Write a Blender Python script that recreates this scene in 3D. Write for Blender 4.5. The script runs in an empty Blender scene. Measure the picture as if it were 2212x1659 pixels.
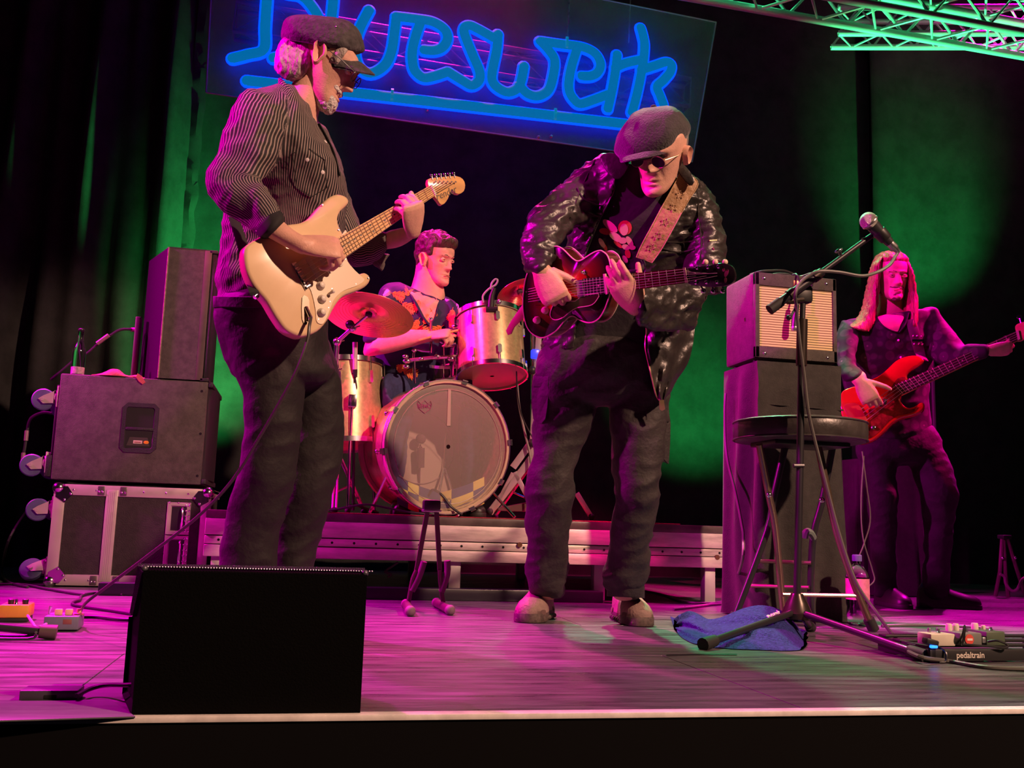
import bpy, bmesh, math, random
import numpy as np
from mathutils import Vector, Matrix, noise
from math import sin, cos, pi, radians as rad
random.seed(4)
SC = bpy.context.scene
COL = SC.collection
# ------------------------------------------------------------------ camera
W, H, F = 2212, 1659, 2100.0
YAW, PIT, ROL, CZ = rad(12), rad(8.3), rad(1.8), .34
CF = Vector((sin(YAW)*cos(PIT), cos(YAW)*cos(PIT), sin(PIT)))
_r0 = Vector((cos(YAW), -sin(YAW), 0)); _u0 = _r0.cross(CF)
CR = _r0*cos(ROL) + _u0*sin(ROL); CU = _u0*cos(ROL) - _r0*sin(ROL)
CP = Vector((0, 0, CZ))
cam_d = bpy.data.cameras.new('camera'); cam = bpy.data.objects.new('camera', cam_d); COL.objects.link(cam)
cam_d.sensor_width = 36; cam_d.lens = F/W*36; cam_d.clip_start = .05; cam_d.clip_end = 60
m = Matrix((CR, CU, -CF)).transposed().to_4x4(); m.translation = CP; cam.matrix_world = m
SC.camera = cam
# ------------------------------------------------------------------ exposure, world, stage lights
vs = SC.view_settings; vs.view_transform = 'Standard'; vs.look = 'None'; vs.exposure = 0; vs.gamma = 1; vs.use_curve_mapping = False
wd = bpy.data.worlds.new('hall_dark'); SC.world = wd; wd.use_nodes = True
wd.node_tree.nodes['Background'].inputs[0].default_value = (.5, .35, .6, 1); wd.node_tree.nodes['Background'].inputs[1].default_value = .004
SC.cycles.use_denoising = True; SC.cycles.max_bounces = 6; SC.cycles.sample_clamp_indirect = 4; SC.cycles.caustics_reflective = False; SC.cycles.caustics_refractive = False
def spot(name, loc, to, col, watts, ang=40, blend=.4, size=.12):
    l = bpy.data.lights.new(name, 'SPOT'); o = bpy.data.objects.new(name, l); COL.objects.link(o)
    l.color = col; l.energy = watts; l.spot_size = rad(ang); l.spot_blend = blend; l.shadow_soft_size = size
    o.location = loc; o.rotation_euler = (Vector(to)-Vector(loc)).to_track_quat('-Z', 'Y').to_euler()
    return o
# coloured stage lamps, some added as fill on single players
spot('front_warm', (4.7, -2.4, 4.9), (.7, 3.2, .7), (1, .56, .39), 3100, 33, .3)
spot('front_magenta_left', (-5.4, 4.5, 3.8), (.4, 3.7, .7), (1, .0, .62), 3600, 36, .5)
spot('fill_magenta_centre', (-4.2, .9, 3.7), (1.0, 3.3, 1.15), (1, .0, .62), 2600, 13, .6)  # added magenta fill on the centre guitarist's chest
spot('fill_magenta_bass', (-3.0, 1.0, 4.2), (2.95, 4.6, 1.3), (1, .0, .55), 2200, 9, .6)  # added magenta fill on the bass player's left side
spot('front_pink_drums', (-3.0, 1.6, 4.8), (.40, 5.0, 1.25), (1, .01, .20), 3000, 14, .5)
spot('back_magenta', (.6, 6.4, 5.6), (.6, 4.3, .4), (1, .01, .36), 3600, 44, .5)
spot('back_magenta_left', (-2.6, 5.9, 5.4), (-.8, 3.5, 0), (1, .0, .62), 6500, 30, .6)
spot('back_magenta_right', (5.4, 6.0, 5.6), (3.4, 4.2, .1), (1, .0, .55), 6500, 30, .6)
spot('side_pink_right', (6.0, 3.2, 4.6), (2.95, 4.6, 1.3), (1, .0, .26), 6500, 18, .5)
spot('back_green', (2.0, 6.3, 5.6), (1.95, 2.5, .1), (.05, 1, .34), 2800, 27, .6)
spot('wash_green_left', (.30, 6.45, .5), (-.82, 6.62, 2.15), (.04, 1, .17), 1300, 34, 1, .05)
spot('wash_green_left_low', (-.62, 5.9, .2), (-.72, 7.0, 1.7), (.04, 1, .17), 1100, 50, 1, .05)
spot('wash_green_mid', (2.9, 5.7, .8), (2.92, 7.0, 1.4), (.03, 1, .17), 270, 60, 1, .05)
spot('wash_green_right', (4.72, 5.6, 1.6), (4.80, 6.84, 3.0), (.03, 1, .17), 400, 50, 1, .05)
spot('truss_green', (3.3, 6.3, .3), (3.9, 5.35, 3.4), (.05, 1, .30), 2400, 46, .6)
# ------------------------------------------------------------------ geometry helpers
def D(px, py): return CF + CR*((px-W/2)/F) - CU*((py-H/2)/F)      # a point seen in the photograph, as a direction
def PD(px, py, d): return CP + D(px, py)*d                          # ... at a distance along the view
def PY(px, py, Y):
    k = D(px, py); return CP + k*(Y/k.y)                            # ... on an upright plane parallel to the stage front
def PX(px, py, X):
    k = D(px, py); return CP + k*(X/k.x)
def PZ(px, py, z=0):
    k = D(px, py); return CP + k*((z-CZ)/k.z)                       # ... on a level plane
V = Vector
class MB:
    def __init__(s): s.v = []; s.f = []; s.mi = []
    def add(s, vs_, fs, mi=0):
        o = len(s.v); s.v += [V(p) for p in vs_]; s.f += [tuple(i+o for i in f) for f in fs]; s.mi += [mi]*len(fs); return s
    def box(s, a, b, bev=0, mi=0, rot=None, org=None):
        a, b = V(a), V(b); lo = V([min(a[i], b[i]) for i in range(3)]); hi = V([max(a[i], b[i]) for i in range(3)])
        bev = min(bev, min(hi-lo)*.45)
        if bev <= 0:
            vs_ = [V((x, y, z)) for z in (lo.z, hi.z) for y in (lo.y, hi.y) for x in (lo.x, hi.x)]
            fs = [(0,2,3,1), (4,5,7,6), (0,1,5,4), (2,6,7,3), (0,4,6,2), (1,3,7,5)]
        else:
            bm = bmesh.new(); bmesh.ops.create_cube(bm, size=1)
            for v in bm.verts: v.co = V([(lo[i]+hi[i])/2+v.co[i]*(hi[i]-lo[i]) for i in range(3)])
            bmesh.ops.bevel(bm, geom=bm.edges[:], offset=bev, segments=2, profile=.5, affect='EDGES')
            vs_ = [v.co.copy() for v in bm.verts]; bm.verts.index_update(); fs = [tuple(v.index for v in f.verts) for f in bm.faces]; bm.free()
        if rot is not None:
            c = V(org) if org is not None else (lo+hi)/2
            vs_ = [c+rot@(p-c) for p in vs_]
        return s.add(vs_, fs, mi)
    def hexa(s, p8, mi=0):      # 8 points: bottom ring 4, top ring 4
        return s.add(p8, [(3,2,1,0), (4,5,6,7), (0,1,5,4), (1,2,6,5), (2,3,7,6), (3,0,4,7)], mi)
    def loft(s, rings, cap=True, closed=False, mi=0, wrap=True):
        n = len(rings[0]); vs_ = [p for r in rings for p in r]; fs = []
        m_ = len(rings)
        for i in range(m_ if closed else m_-1):
            j = (i+1) % m_
            for k in range(n if wrap else n-1):
                l = (k+1) % n
                fs.append((i*n+k, i*n+l, j*n+l, j*n+k))
        if cap and not closed:
            fs.append(tuple(reversed(range(n)))); fs.append(tuple(range((m_-1)*n, m_*n)))
        return s.add(vs_, fs, mi)
    def tube(s, pts, r, n=8, cap=True, smooth=0, mi=0, flat=1, up=None):
        pts = [V(p) for p in pts]
        rs = list(r) if hasattr(r, '__len__') else [r]*len(pts)
        if smooth: pts, rs = crom(pts, rs, smooth)
        rings = []; N = None
        for i, p in enumerate(pts):
            t = (pts[min(i+1, len(pts)-1)]-pts[max(i-1, 0)])
            if t.length < 1e-9: t = V((0, 0, 1))
            t.normalize()
            if N is None:
                N = (V(up) if up is not None else (V((0, 0, 1)) if abs(t.z) < .9 else V((1, 0, 0))))
            N = (N-t*N.dot(t)); N.normalize(); B = t.cross(N)
            rings.append([p+(N*cos(2*pi*k/n)*flat+B*sin(2*pi*k/n))*rs[i] for k in range(n)])
        return s.loft(rings, cap, mi=mi)
    def cyl(s, a, b, r, r2=None, n=16, mi=0): return s.tube([a, b], [r, r if r2 is None else r2], n, mi=mi)
    def lathe(s, c, ax, prof, n=24, mi=0, cap=True):      # prof: (radius, height along ax)
        ax = V(ax).normalized(); c = V(c)
        N = ax.orthogonal().normalized(); B = ax.cross(N)
        return s.loft([[c+ax*h+(N*cos(2*pi*k/n)+B*sin(2*pi*k/n))*max(r, 1e-4) for k in range(n)] for r, h in prof], cap, mi=mi)
    def ball(s, c, r, n=12, mi=0, sc=(1, 1, 1), rot=None):
        c = V(c); rings = []
        for i in range(1, n):
            a = pi*i/n; rr = []
            for k in range(2*n):
                p = V((sin(a)*cos(k*pi/n)*sc[0], sin(a)*sin(k*pi/n)*sc[1], -cos(a)*sc[2]))*r
                if rot is not None: p = rot@p
                rr.append(c+p)
            rings.append(rr)
        return s.loft(rings, True, mi=mi)
    def prism(s, top, off, mi=0, bev=0):        # planar outline (list of points) swept by the vector off
        top = [V(p) for p in top]; off = V(off); n = len(top)
        if bev:
            c = sum(top, V())/n; un = off.normalized()
            ins = []
            for i in range(n):
                t = (top[(i+1) % n]-top[i-1]).normalized(); nn = un.cross(t)
                if nn.dot(top[i]-c) < 0 and False: nn = -nn
                ins.append(nn)
            area = sum(((top[i]-c).cross(top[(i+1) % n]-c)).dot(un) for i in range(n))
            sg = -1 if area < 0 else 1
            inn = [top[i]-ins[i]*bev*-sg for i in range(n)]
            q = bev*.3
            mid = [top[i]-ins[i]*q*-sg for i in range(n)]
            rings = [inn, [mid[i]+un*q for i in range(n)], [top[i]+un*bev for i in range(n)], [top[i]+off-un*bev for i in range(n)], [mid[i]+off-un*q for i in range(n)], [inn[i]+off for i in range(n)]]
            return s.loft(rings, True, mi=mi)
        return s.loft([top, [p+off for p in top]], True, mi=mi)
    def build(s, name, mats, parent=None, smooth=True, label=None, cat=None, group=None, kind=None, ang=40):
        me = bpy.data.meshes.new(name)
        o = bpy.data.objects.new(name, me)
        loc = V((0, 0, 0))
        if parent is not None:
            loc = V(parent['_o']) if '_o' in parent else V((0, 0, 0))
        elif cat:            # a thing that is one mesh: origin at its base
            lo = [min(p[i] for p in s.v) for i in range(3)]; hi = [max(p[i] for p in s.v) for i in range(3)]
            loc = V(((lo[0]+hi[0])/2, (lo[1]+hi[1])/2, lo[2])); o.location = loc
        me.from_pydata([p-loc for p in s.v], [], s.f)
        if not isinstance(mats, (list, tuple)): mats = [mats]
        for q in mats: me.materials.append(q)
        if len(mats) > 1: me.polygons.foreach_set('material_index', s.mi)
        bm = bmesh.new(); bm.from_mesh(me); bmesh.ops.recalc_face_normals(bm, faces=bm.faces[:]); bm.to_mesh(me); bm.free()
        if smooth:
            me.polygons.foreach_set('use_smooth', [True]*len(me.polygons)); me.set_sharp_from_angle(angle=rad(ang))
        me.update()
        COL.objects.link(o)
        if parent is not None: o.parent = parent
        o['_o'] = list(loc)
        tag(o, label, cat, group, kind)
        return o
def tag(o, label=None, cat=None, group=None, kind=None):
    for k, v in (('label', label), ('category', cat), ('group', group), ('kind', kind)):
        if v: o[k] = v
    return o
def thing(name, loc, label, cat, group=None):
    o = bpy.data.objects.new(name, None); COL.objects.link(o); o.location = V(loc); o['_o'] = list(V(loc)); o.empty_display_size = .05
    return tag(o, label, cat, group)
def crom(pts, rs, k):
    P, R = [], []; n = len(pts)
    for i in range(n-1):
        p0, p1, p2, p3 = pts[max(i-1, 0)], pts[i], pts[i+1], pts[min(i+2, n-1)]
        r0, r1, r2, r3 = rs[max(i-1, 0)], rs[i], rs[i+1], rs[min(i+2, n-1)]
        for j in range(k):
            t = j/k
            f = lambda a, b, c, d: .5*(2*b+(c-a)*t+(2*a-5*b+4*c-d)*t*t+(3*b-a-3*c+d)*t**3)
            P.append(f(p0, p1, p2, p3)); R.append(max(f(r0, r1, r2, r3), 1e-4) if not hasattr(r1, 'x') else f(r0, r1, r2, r3))
    P.append(pts[-1]); R.append(rs[-1]); return P, R
def curve(pts, k=6, closed=False):
    pts = [V(p) for p in pts]
    if closed:
        n = len(pts); q = pts[-2:]+pts+pts[:3]
        P, _ = crom(q, [1.0]*len(q), k); return P[2*k:(2+n)*k]
    return crom(pts, [1.0]*len(pts), k)[0]
def text(body, name, mat, parent, pos, xdir, ydir, size, depth=.0015, shear=0, label=None, bold=0, align='CENTER'):
    c = bpy.data.curves.new(name, 'FONT'); c.body = body; c.size = size; c.extrude = depth; c.shear = shear; c.offset = bold; c.align_x = align; c.align_y = 'CENTER'; c.resolution_u = 3
    t = bpy.data.objects.new(name, c); COL.objects.link(t)
    dg = bpy.context.evaluated_depsgraph_get(); me = bpy.data.meshes.new_from_object(t.evaluated_get(dg)); bpy.data.objects.remove(t)
    x = V(xdir).normalized(); z = x.cross(V(ydir)).normalized(); y = z.cross(x)
    M4 = Matrix((x, y, z)).transposed().to_4x4(); M4.translation = V(pos)-V(parent['_o']); me.transform(M4)
    me.materials.clear(); me.materials.append(mat)
    o = bpy.data.objects.new(name, me); COL.objects.link(o); o.parent = parent; o['_o'] = parent['_o']
    return tag(o, label)
# ------------------------------------------------------------------ materials
_mats = {}
def mat(name, col, rough=.6, metal=0, var=0, vscale=8, bump=0, bscale=60, stretch=(1, 1, 1), col2=None, emit=None, es=1, trans=0, coat=0, spec=None, ior=None, sheen=0, alpha=None, rvar=0):
    if name in _mats: return _mats[name]
    m = bpy.data.materials.new(name); m.use_nodes = True; nt = m.node_tree; b = nt.nodes['Principled BSDF']; L = nt.links.new
    I = b.inputs
    I['Base Color'].default_value = (*col, 1); I['Roughness'].default_value = rough; I['Metallic'].default_value = metal
    if spec is not None: I['Specular IOR Level'].default_value = spec
    if ior: I['IOR'].default_value = ior
    if trans: I['Transmission Weight'].default_value = trans
    if coat: I['Coat Weight'].default_value = coat; I['Coat Roughness'].default_value = .08
    if sheen: I['Sheen Weight'].default_value = sheen; I['Sheen Roughness'].default_value = .5
    if alpha is not None: I['Alpha'].default_value = alpha
    if emit: I['Emission Color'].default_value = (*emit, 1); I['Emission Strength'].default_value = es
    if var or bump or col2 or rvar:
        tc = nt.nodes.new('ShaderNodeTexCoord'); mp = nt.nodes.new('ShaderNodeMapping'); L(tc.outputs['Object'], mp.inputs[0]); mp.inputs['Scale'].default_value = stretch
    if var or col2 or rvar:
        n = nt.nodes.new('ShaderNodeTexNoise'); n.inputs['Scale'].default_value = vscale; n.inputs['Detail'].default_value = 5; n.inputs['Roughness'].default_value = .65; L(mp.outputs[0], n.inputs['Vector'])
        cr = nt.nodes.new('ShaderNodeValToRGB'); L(n.outputs['Fac'], cr.inputs[0])
        c2 = col2 or tuple(min(1, c*(1+var)) for c in col); c1 = col if col2 else tuple(c*(1-var) for c in col)
        cr.color_ramp.elements[0].position = .35; cr.color_ramp.elements[1].position = .68
        cr.color_ramp.elements[0].color = (*c1, 1); cr.color_ramp.elements[1].color = (*c2, 1)
        if var or col2: L(cr.outputs[0], I['Base Color'])
        if rvar:
            mr = nt.nodes.new('ShaderNodeMapRange'); L(n.outputs['Fac'], mr.inputs[0]); mr.inputs[1].default_value = .3; mr.inputs[2].default_value = .7; mr.inputs[3].default_value = rough-rvar; mr.inputs[4].default_value = rough+rvar; L(mr.outputs[0], I['Roughness'])
    if bump:
        n2 = nt.nodes.new('ShaderNodeTexNoise'); n2.inputs['Scale'].default_value = bscale; n2.inputs['Detail'].default_value = 4; L(mp.outputs[0], n2.inputs['Vector'])
        bp = nt.nodes.new('ShaderNodeBump'); bp.inputs['Strength'].default_value = bump; bp.inputs['Distance'].default_value = .01; L(n2.outputs['Fac'], bp.inputs['Height']); L(bp.outputs[0], I['Normal'])
    _mats[name] = m; return m
CHROME = mat('chrome', (.75, .74, .76), .18, 1)
STEEL = mat('steel', (.5, .5, .52), .35, 1, rvar=.1, vscale=30)
BLACKMET = mat('black_metal', (.02, .02, .022), .35, 0, spec=.6)
BLACKRUB = mat('black_rubber', (.018, .016, .017), .7)
BLACKPL = mat('black_plastic', (.014, .014, .015), .45)
CABLE = mat('black_cable', (.02, .019, .02), .5)
WHITEPL = mat('cream_plastic', (.72, .66, .55), .4)
DARK = mat('void_black', (.004, .004, .004), .9)
def cablew(name, pts, r, label, cat='cable', m=None, k=8, group=None):
    return MB().tube(pts, r, 7, smooth=k).build(name, m or CABLE, None, label=label, cat=cat, group=group)
# ================================================================== the setting
WOOD = mat('stage_boards', (.055, .05, .055), .36, 0, vscale=3.2, stretch=(1.2, 9, 1), col2=(.15, .14, .15), bump=.12, bscale=9, rvar=.13)
BLKWOOD = mat('black_fascia', (.003, .003, .0034), .85, spec=.1)
ALU = mat('aluminium', (.62, .56, .50), .45, .3, var=.25, vscale=5, stretch=(1, 1, 6), rvar=.15)
ALUP = mat('aluminium_plain', (.6, .57, .55), .42, .3, rvar=.1, vscale=20)
FRONT_Y, FLX0, FLX1, FLY1 = 1.80, -6.0, 7.6, 7.6
fl = MB().box((FLX0, FRONT_Y+.051, -.06), (FLX1, FLY1, -.028)).build('floor', BLKWOOD, kind='structure')
rows = [FRONT_Y+.03, 2.61, 3.40, 4.25, 5.1, 5.95, 6.8, FLY1]
for i in range(len(rows)-1):
    off = .55 if i % 2 else 0.0; xs = [FLX0]+[FLX0+off+1.4*k for k in range(1, 9)]+[FLX1]
    for a, b in zip(xs[:-1], xs[1:]):
        MB().box((a+.0012, rows[i]+.0012, -.028), (b-.0012, rows[i+1]-.0012, random.uniform(-.0006, 0)), bev=.001).build('deck_panel', WOOD, fl, smooth=False)
MB().box((FLX0, FRONT_Y-.004, -.0085), (FLX1, FRONT_Y+.028, .0015), bev=.001).build('edge_profile', mat('pale_edge', (.85, .80, .76), .5, 0, var=.18, vscale=14), fl)
trim = MB().box((FLX0, FRONT_Y, -.115), (FLX1, FRONT_Y+.05, -.009)).build('trim_1', BLKWOOD, kind='structure')
ws = MB().box((FLX0, FRONT_Y+.08, -.9), (FLX1, FRONT_Y+.11, -.116)).build('wall_stage_front', mat('skirt', (.010, .0095, .012), .85, var=.4, vscale=60, bump=.3, bscale=150), kind='structure')
for k in range(9):      # bolt holes along the lower rail
    c = PY(1410+104*k-8, 1651-k*.6, FRONT_Y+.079)
    if k in (5, 6): continue
    MB().cyl(c, c+V((0, .004, 0)), .006, n=12).build('bolt_hole', DARK, ws)
GREY = mat('grey_bracket', (.40, .52, .50), .45, .3, var=.3)
bk = thing('stage_bracket', PY(1985, 1659, FRONT_Y+.07), 'dull grey metal bracket fixed under the front edge of the stage', 'bracket')
def pq(l, Y): return [PY(x, y, Y) for x, y in l]
MB().prism(pq([(1935, 1600), (2035, 1596), (2044, 1624), (2036, 1632), (1918, 1636), (1920, 1622), (1932, 1618)], FRONT_Y+.06), (0, .018, 0), bev=.002).build('plate', GREY, bk)
MB().prism(pq([(1922, 1637), (2032, 1633), (2030, 1645), (1926, 1650)], FRONT_Y+.055), (0, .022, 0)).build('rail', DARK, bk)
MB().prism(pq([(1946, 1652), (2020, 1648), (2024, 1690), (1965, 1692)], FRONT_Y+.06), (0, .018, 0), bev=.002).build('lower_plate', GREY, bk)
MB().tube(pq([(1970, 1598), (1973, 1614), (1967, 1628), (1971, 1640)], FRONT_Y+.056), .0012, 6, smooth=4).build('wire', CABLE, bk)
# side walls and ceiling of the dark stage house
BLK = mat('stage_black', (.012, .012, .014), .9)
MB().box((FLX0-.2, 1.8, -.9), (FLX0, 7.8, 6.5)).build('wall_left', BLK, kind='structure')
MB().box((FLX1, 1.8, -.9), (FLX1+.2, 7.8, 6.5)).build('wall_right', BLK, kind='structure')
MB().box((FLX0, 7.6, -.9), (FLX1, 7.8, 6.5)).build('wall_back', BLK, kind='structure')
MB().box((FLX0, 1.8, 6.5), (FLX1, 7.8, 6.6)).build('ceiling', BLK, kind='structure')
# ------------------------------------------------------------------ curtains
CURT = mat('black_molton', (.036, .036, .038), .95, var=.25, vscale=5, bump=.5, bscale=350, spec=.1)
def curtain(name, bot, top, z0, z1, label, fold, nz=26, step=.025, th=.012):
    # bot / top: (x, y) of the lower and upper hem ends
    b0, b1, t0, t1 = [V((p[0], p[1], 0)) for p in (bot[0], bot[1], top[0], top[1])]
    nx = max(4, int((b1-b0).length/step)); R = []
    for back in (0, 1):
        for j in range(nz+1):
            f = j/nz; row = []
            for i in range(nx+1):
                u = i/nx; p = b0.lerp(b1, u).lerp(t0.lerp(t1, u), f); p.z = z0+(z1-z0)*f
                p.y += fold(p.x, p.z, u, f)+back*th; row.append(p)
            R.append(row)
    me = MB(); n = nx+1
    me.v = [p for r in R for p in r]; A = (nz+1)*n
    for j in range(nz):
        for i in range(nx):
            a = j*n+i; me.f.append((a, a+1, a+n+1, a+n)); me.f.append((A+a, A+a+n, A+a+n+1, A+a+1))
    for j in range(nz):
        a = j*n; me.f.append((a, a+n, A+a+n, A+a)); a += nx; me.f.append((a, A+a, A+a+n, a+n))
    for i in range(nx):
        me.f.append((i, A+i, A+i+1, i+1)); a = nz*n+i; me.f.append((a, a+1, A+a+1, A+a))
    me.mi = [0]*len(me.f)
    return me.build(name, CURT, None, label=label, cat='curtain', ang=80)
nz_ = lambda x, y, z=0: noise.noise(V((x, y, z)))
CY = 7.0
def f_flat(x, z, u, f): return .035*nz_(x*1.4, z*.25, 3)+.012*nz_(x*5, z*.5, 9)+.003*nz_(x*14, z*9, 1)
def f_right(x, z, u, f): return .07*nz_(x*1.6, z*.15, 5)+.05*math.exp(-((u-.03)/.03)**2)*sin(z*1.3)+.02*sin(x*9+z*.2)+.003*nz_(x*14, z*9, 2)
def f_left(x, z, u, f):
    s_ = (u-1)*(6.2+1.5*f)
    return .16*sin(s_*5.2+.5*sin(z*1.1))*(.5+.5*nz_(s_*.8, z*.3, 4))+.05*sin(s_*11+z*.8)+.07*nz_(s_*2, z*.8, 2)
xs = PY(1885, 500, CY).x
curtain('backdrop_curtain', ((-2.6, CY), (xs-.02, CY)), ((-2.6, CY), (xs-.02, CY)), 0, 6.3, 'wide flat black stage curtain behind the blue sign and drums', f_flat, step=.05, nz=60)
curtain('backdrop_curtain', ((xs-.09, CY-.17), (7.4, CY-.17)), ((xs-.09, CY-.17), (7.4, CY-.17)), 0, 6.3, 'black stage curtain behind the bass player, with upright seam and green light', f_right, step=.05, nz=60)
q0, q1 = PY(386, 540, 6.55), PY(432, 60, 6.55)
k_ = (q1.x-q0.x)/(q1.z-q0.z)
lc = curtain('side_curtain', ((-3.6, 6.5), (q0.x-k_*q0.z, 6.55)), ((-3.6, 6.5), (q0.x+k_*(6.3-q0.z), 6.55)), 0, 6.3, 'pleated black curtain at the far left with a ragged inner hem', f_left, nz=70, step=.03)
hm = MB()      # ragged selvedge strip
pl, pr = [], []
for j in range(90):
    z = .6+j*.055; x = q0.x+k_*(z-q0.z); y = 6.55+f_left(x, z, 1, z/6.3)
    w = .075+.02*nz_(0, z*7)+.01*nz_(3, z*25)
    pl.append([V((x-.02, y, z)), V((x+w*.5, y-.012+.02*nz_(1, z*9), z)), V((x+w, y+.01+.03*nz_(2, z*13), z)), V((x+w*.6, y+.03, z)), V((x-.02, y+.03, z))])
hm.loft(pl, True).build('selvedge', CURT, lc)
# ------------------------------------------------------------------ sign
TUBE = mat('sign_face', (.01, .02, .04), .8, spec=.1, emit=(.0, .135, .38), es=1.0)
GLOW = mat('sign_halo', (.01, .01, .04), .8, spec=.1, emit=(.0, .032, 1.0), es=3.6)  # wider bright blue tube added for the halo round each stroke
SY = 5.7
sg = thing('script_sign', PY(945, 222, SY), 'large blue glowing handwritten-style sign hung above the band', 'sign')
def sx(l, dy=0): return [PY(x, y, SY+dy) for x, y in l]
strokes = {
 'letter_b': [[(583, -60), (577, 0), (573, 60), (570, 108), (535, 120), (503, 128)], [(575, -62), (610, -18), (648, -8), (672, 14), (688, 45), (680, 85), (650, 112), (615, 122), (591, 127)]],
 'letter_l': [[(726, -70), (720, 0), (714, 60), (707, 120), (712, 140)]],
 'letter_u': [[(797, 24), (775, 68), (766, 110), (775, 145), (800, 160), (830, 144), (845, 114), (852, 70), (856, 38)]],
 'letter_e': [[(856, 38), (905, 44), (936, 50), (960, 66), (966, 86), (956, 104), (938, 111), (916, 110)], [(908, 50), (897, 82), (890, 115), (892, 145), (900, 160), (916, 170), (940, 166), (967, 157)]],
 'letter_s': [[(1066, 84), (1030, 64), (1012, 57), (1002, 64), (1004, 80), (1020, 120), (1035, 156), (1034, 176), (1018, 186), (998, 176), (967, 157)]],
 'letter_w': [[(1075, 76), (1072, 110), (1062, 160), (1064, 180), (1078, 194), (1098, 201), (1118, 192), (1126, 172), (1131, 145)], [(1121, 186), (1138, 204), (1162, 209), (1184, 196), (1194, 165), (1197, 132), (1184, 110), (1166, 91)]],
 'letter_e.001': [[(1166, 91), (1215, 98), (1258, 104), (1285, 118), (1296, 140), (1290, 158), (1275, 166), (1256, 166)], [(1246, 106), (1235, 140), (1228, 175), (1229, 200), (1240, 218), (1253, 226), (1280, 218), (1312, 206)]],
 'letter_r': [[(1332, 120), (1328, 155), (1321, 195), (1312, 236)], [(1328, 148), (1352, 138), (1388, 130)]],
 'letter_k': [[(1383, 62), (1388, 80), (1391, 100), (1388, 135), (1380, 180), (1372, 215), (1364, 244)], [(1384, 153), (1415, 143), (1438, 136), (1449, 142), (1446, 158), (1432, 175), (1418, 189), (1424, 207), (1432, 228)]]}
R_ = .036
for nm, ls in strokes.items():
    a, b = MB(), MB()
    for l in ls:
        p = curve(sx(l), 5)
        for mb, r, dy, fl_ in ((a, R_*.9, -.012, .35), (b, R_*1.18, 0, .45)):
            q = [x+V((0, dy, 0)) for x in p]
            mb.tube(q, r, 10, up=(0, 1, 0), flat=fl_)
            for e in (q[0], q[-1]): mb.ball(e, r, 7, sc=(1, fl_, 1))
    t = a.build(nm, TUBE, sg); b.build('halo_rim', GLOW, t)
for nm, l, n_ in (('underline', [(534, 176), (945, 223), (1372, 272)], 3),):
    a, b = MB(), MB(); p = sx(l)
    a.tube([x+V((0, -.012, 0)) for x in p], R_*.9, 12, up=(0, 1, 0), flat=.35); b.tube(p, R_*1.17, 12, up=(0, 1, 0), flat=.45)
    for e in (p[0], p[-1]): a.ball(e+V((0, -.012, 0)), R_*.9, 7, sc=(1, .35, 1)); b.ball(e, R_*1.17, 7, sc=(1, .45, 1))
    t = a.build(nm, TUBE, sg); b.build('halo_rim', GLOW, t)
for x, y in ((846, 209), (1197, 250), (1222, 96)):
    c = PY(x, y, SY); MB().tube([c+V((-.008, -.03, 0)), c+V((.008, -.03, 0))], R_*1.1, 12, up=(0, 1, 0), flat=.42).build('tube_joint', mat('clear_joint', (.02, .1, .25), .2, emit=(0, .14, .3), es=1), sg)
pm = bpy.data.materials.new('clear_panel'); pm.use_nodes = True; nt = pm.node_tree; nt.nodes.clear()
o_ = nt.nodes.new('ShaderNodeOutputMaterial'); mx = nt.nodes.new('ShaderNodeMixShader'); tr = nt.nodes.new('ShaderNodeBsdfTransparent'); pb = nt.nodes.new('ShaderNodeBsdfPrincipled')
pb.inputs['Base Color'].default_value = (.35, .37, .4, 1); pb.inputs['Roughness'].default_value = .35; mx.inputs[0].default_value = .26
nt.links.new(tr.outputs[0], mx.inputs[1]); nt.links.new(pb.outputs[0], mx.inputs[2]); nt.links.new(mx.outputs[0], o_.inputs[0])
P4 = [PY(445, 200, SY+.07), PY(1495, 350, SY+.07), PY(1547, 48, SY+.07), PY(464, -170, SY+.07)]
MB().prism(P4, (0, .006, 0)).build('clear_panel', pm, sg, smooth=False)
EDGE = mat('panel_edge', (.35, .38, .4), .3)
for i in range(4): MB().tube([P4[i], P4[(i+1) % 4]], .005, 6).build('panel_edge', EDGE, sg)
for x, y in ((923, 238), (1163, 297), (1190, 296)): MB().lathe(PY(x, y, SY+.06), (0, -1, 0), [(.011, 0), (.011, .012), (.004, .02)], 10).build('panel_bolt', STEEL, sg)
for a, b in (((1240, -10), (1226, 92)), ((1380, -10), (1358, 92))): MB().tube([PY(*a, SY+.09)+V((0, 0, 2.2)), PY(*b, SY+.09)], .004, 6).build('hanging_wire', STEEL, sg)
# small truss that carries the sign
def truss(name, label, P, dirx, L, h, dep, rc, rb, bays, m, closed_end=True):
    t = thing(name, P, label, 'truss'); dx = V(dirx).normalized(); up = V((0, 0, 1)); up = (up-dx*up.dot(dx)).normalized(); dy = up.cross(dx)
    C4 = [V(P), V(P)+up*h, V(P)+dy*dep, V(P)+dy*dep+up*h]
    for c in C4: MB().tube([c, c+dx*L], rc, 10).build('chord', m, t)
    for k in range(bays):
        a, b = L*k/bays, L*(k+.5)/bays; e = L*(k+1)/bays
        for c0, c1 in ((0, 1), (2, 3), (0, 2), (1, 3)):
            mb = MB(); mb.tube([C4[c0]+dx*a, C4[c1]+dx*b, C4[c0]+dx*e], rb, 6); mb.build('brace', m, t)
    if closed_end:
        for x in (0, L):
            for c0, c1 in ((0, 1), (2, 3), (0, 2), (1, 3)): MB().tube([C4[c0]+dx*x, C4[c1]+dx*x], rb, 6).build('end_brace', m, t)
    return t
TRM = mat('truss_metal', (.60, .60, .60), .4, .2, rvar=.1)
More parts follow.
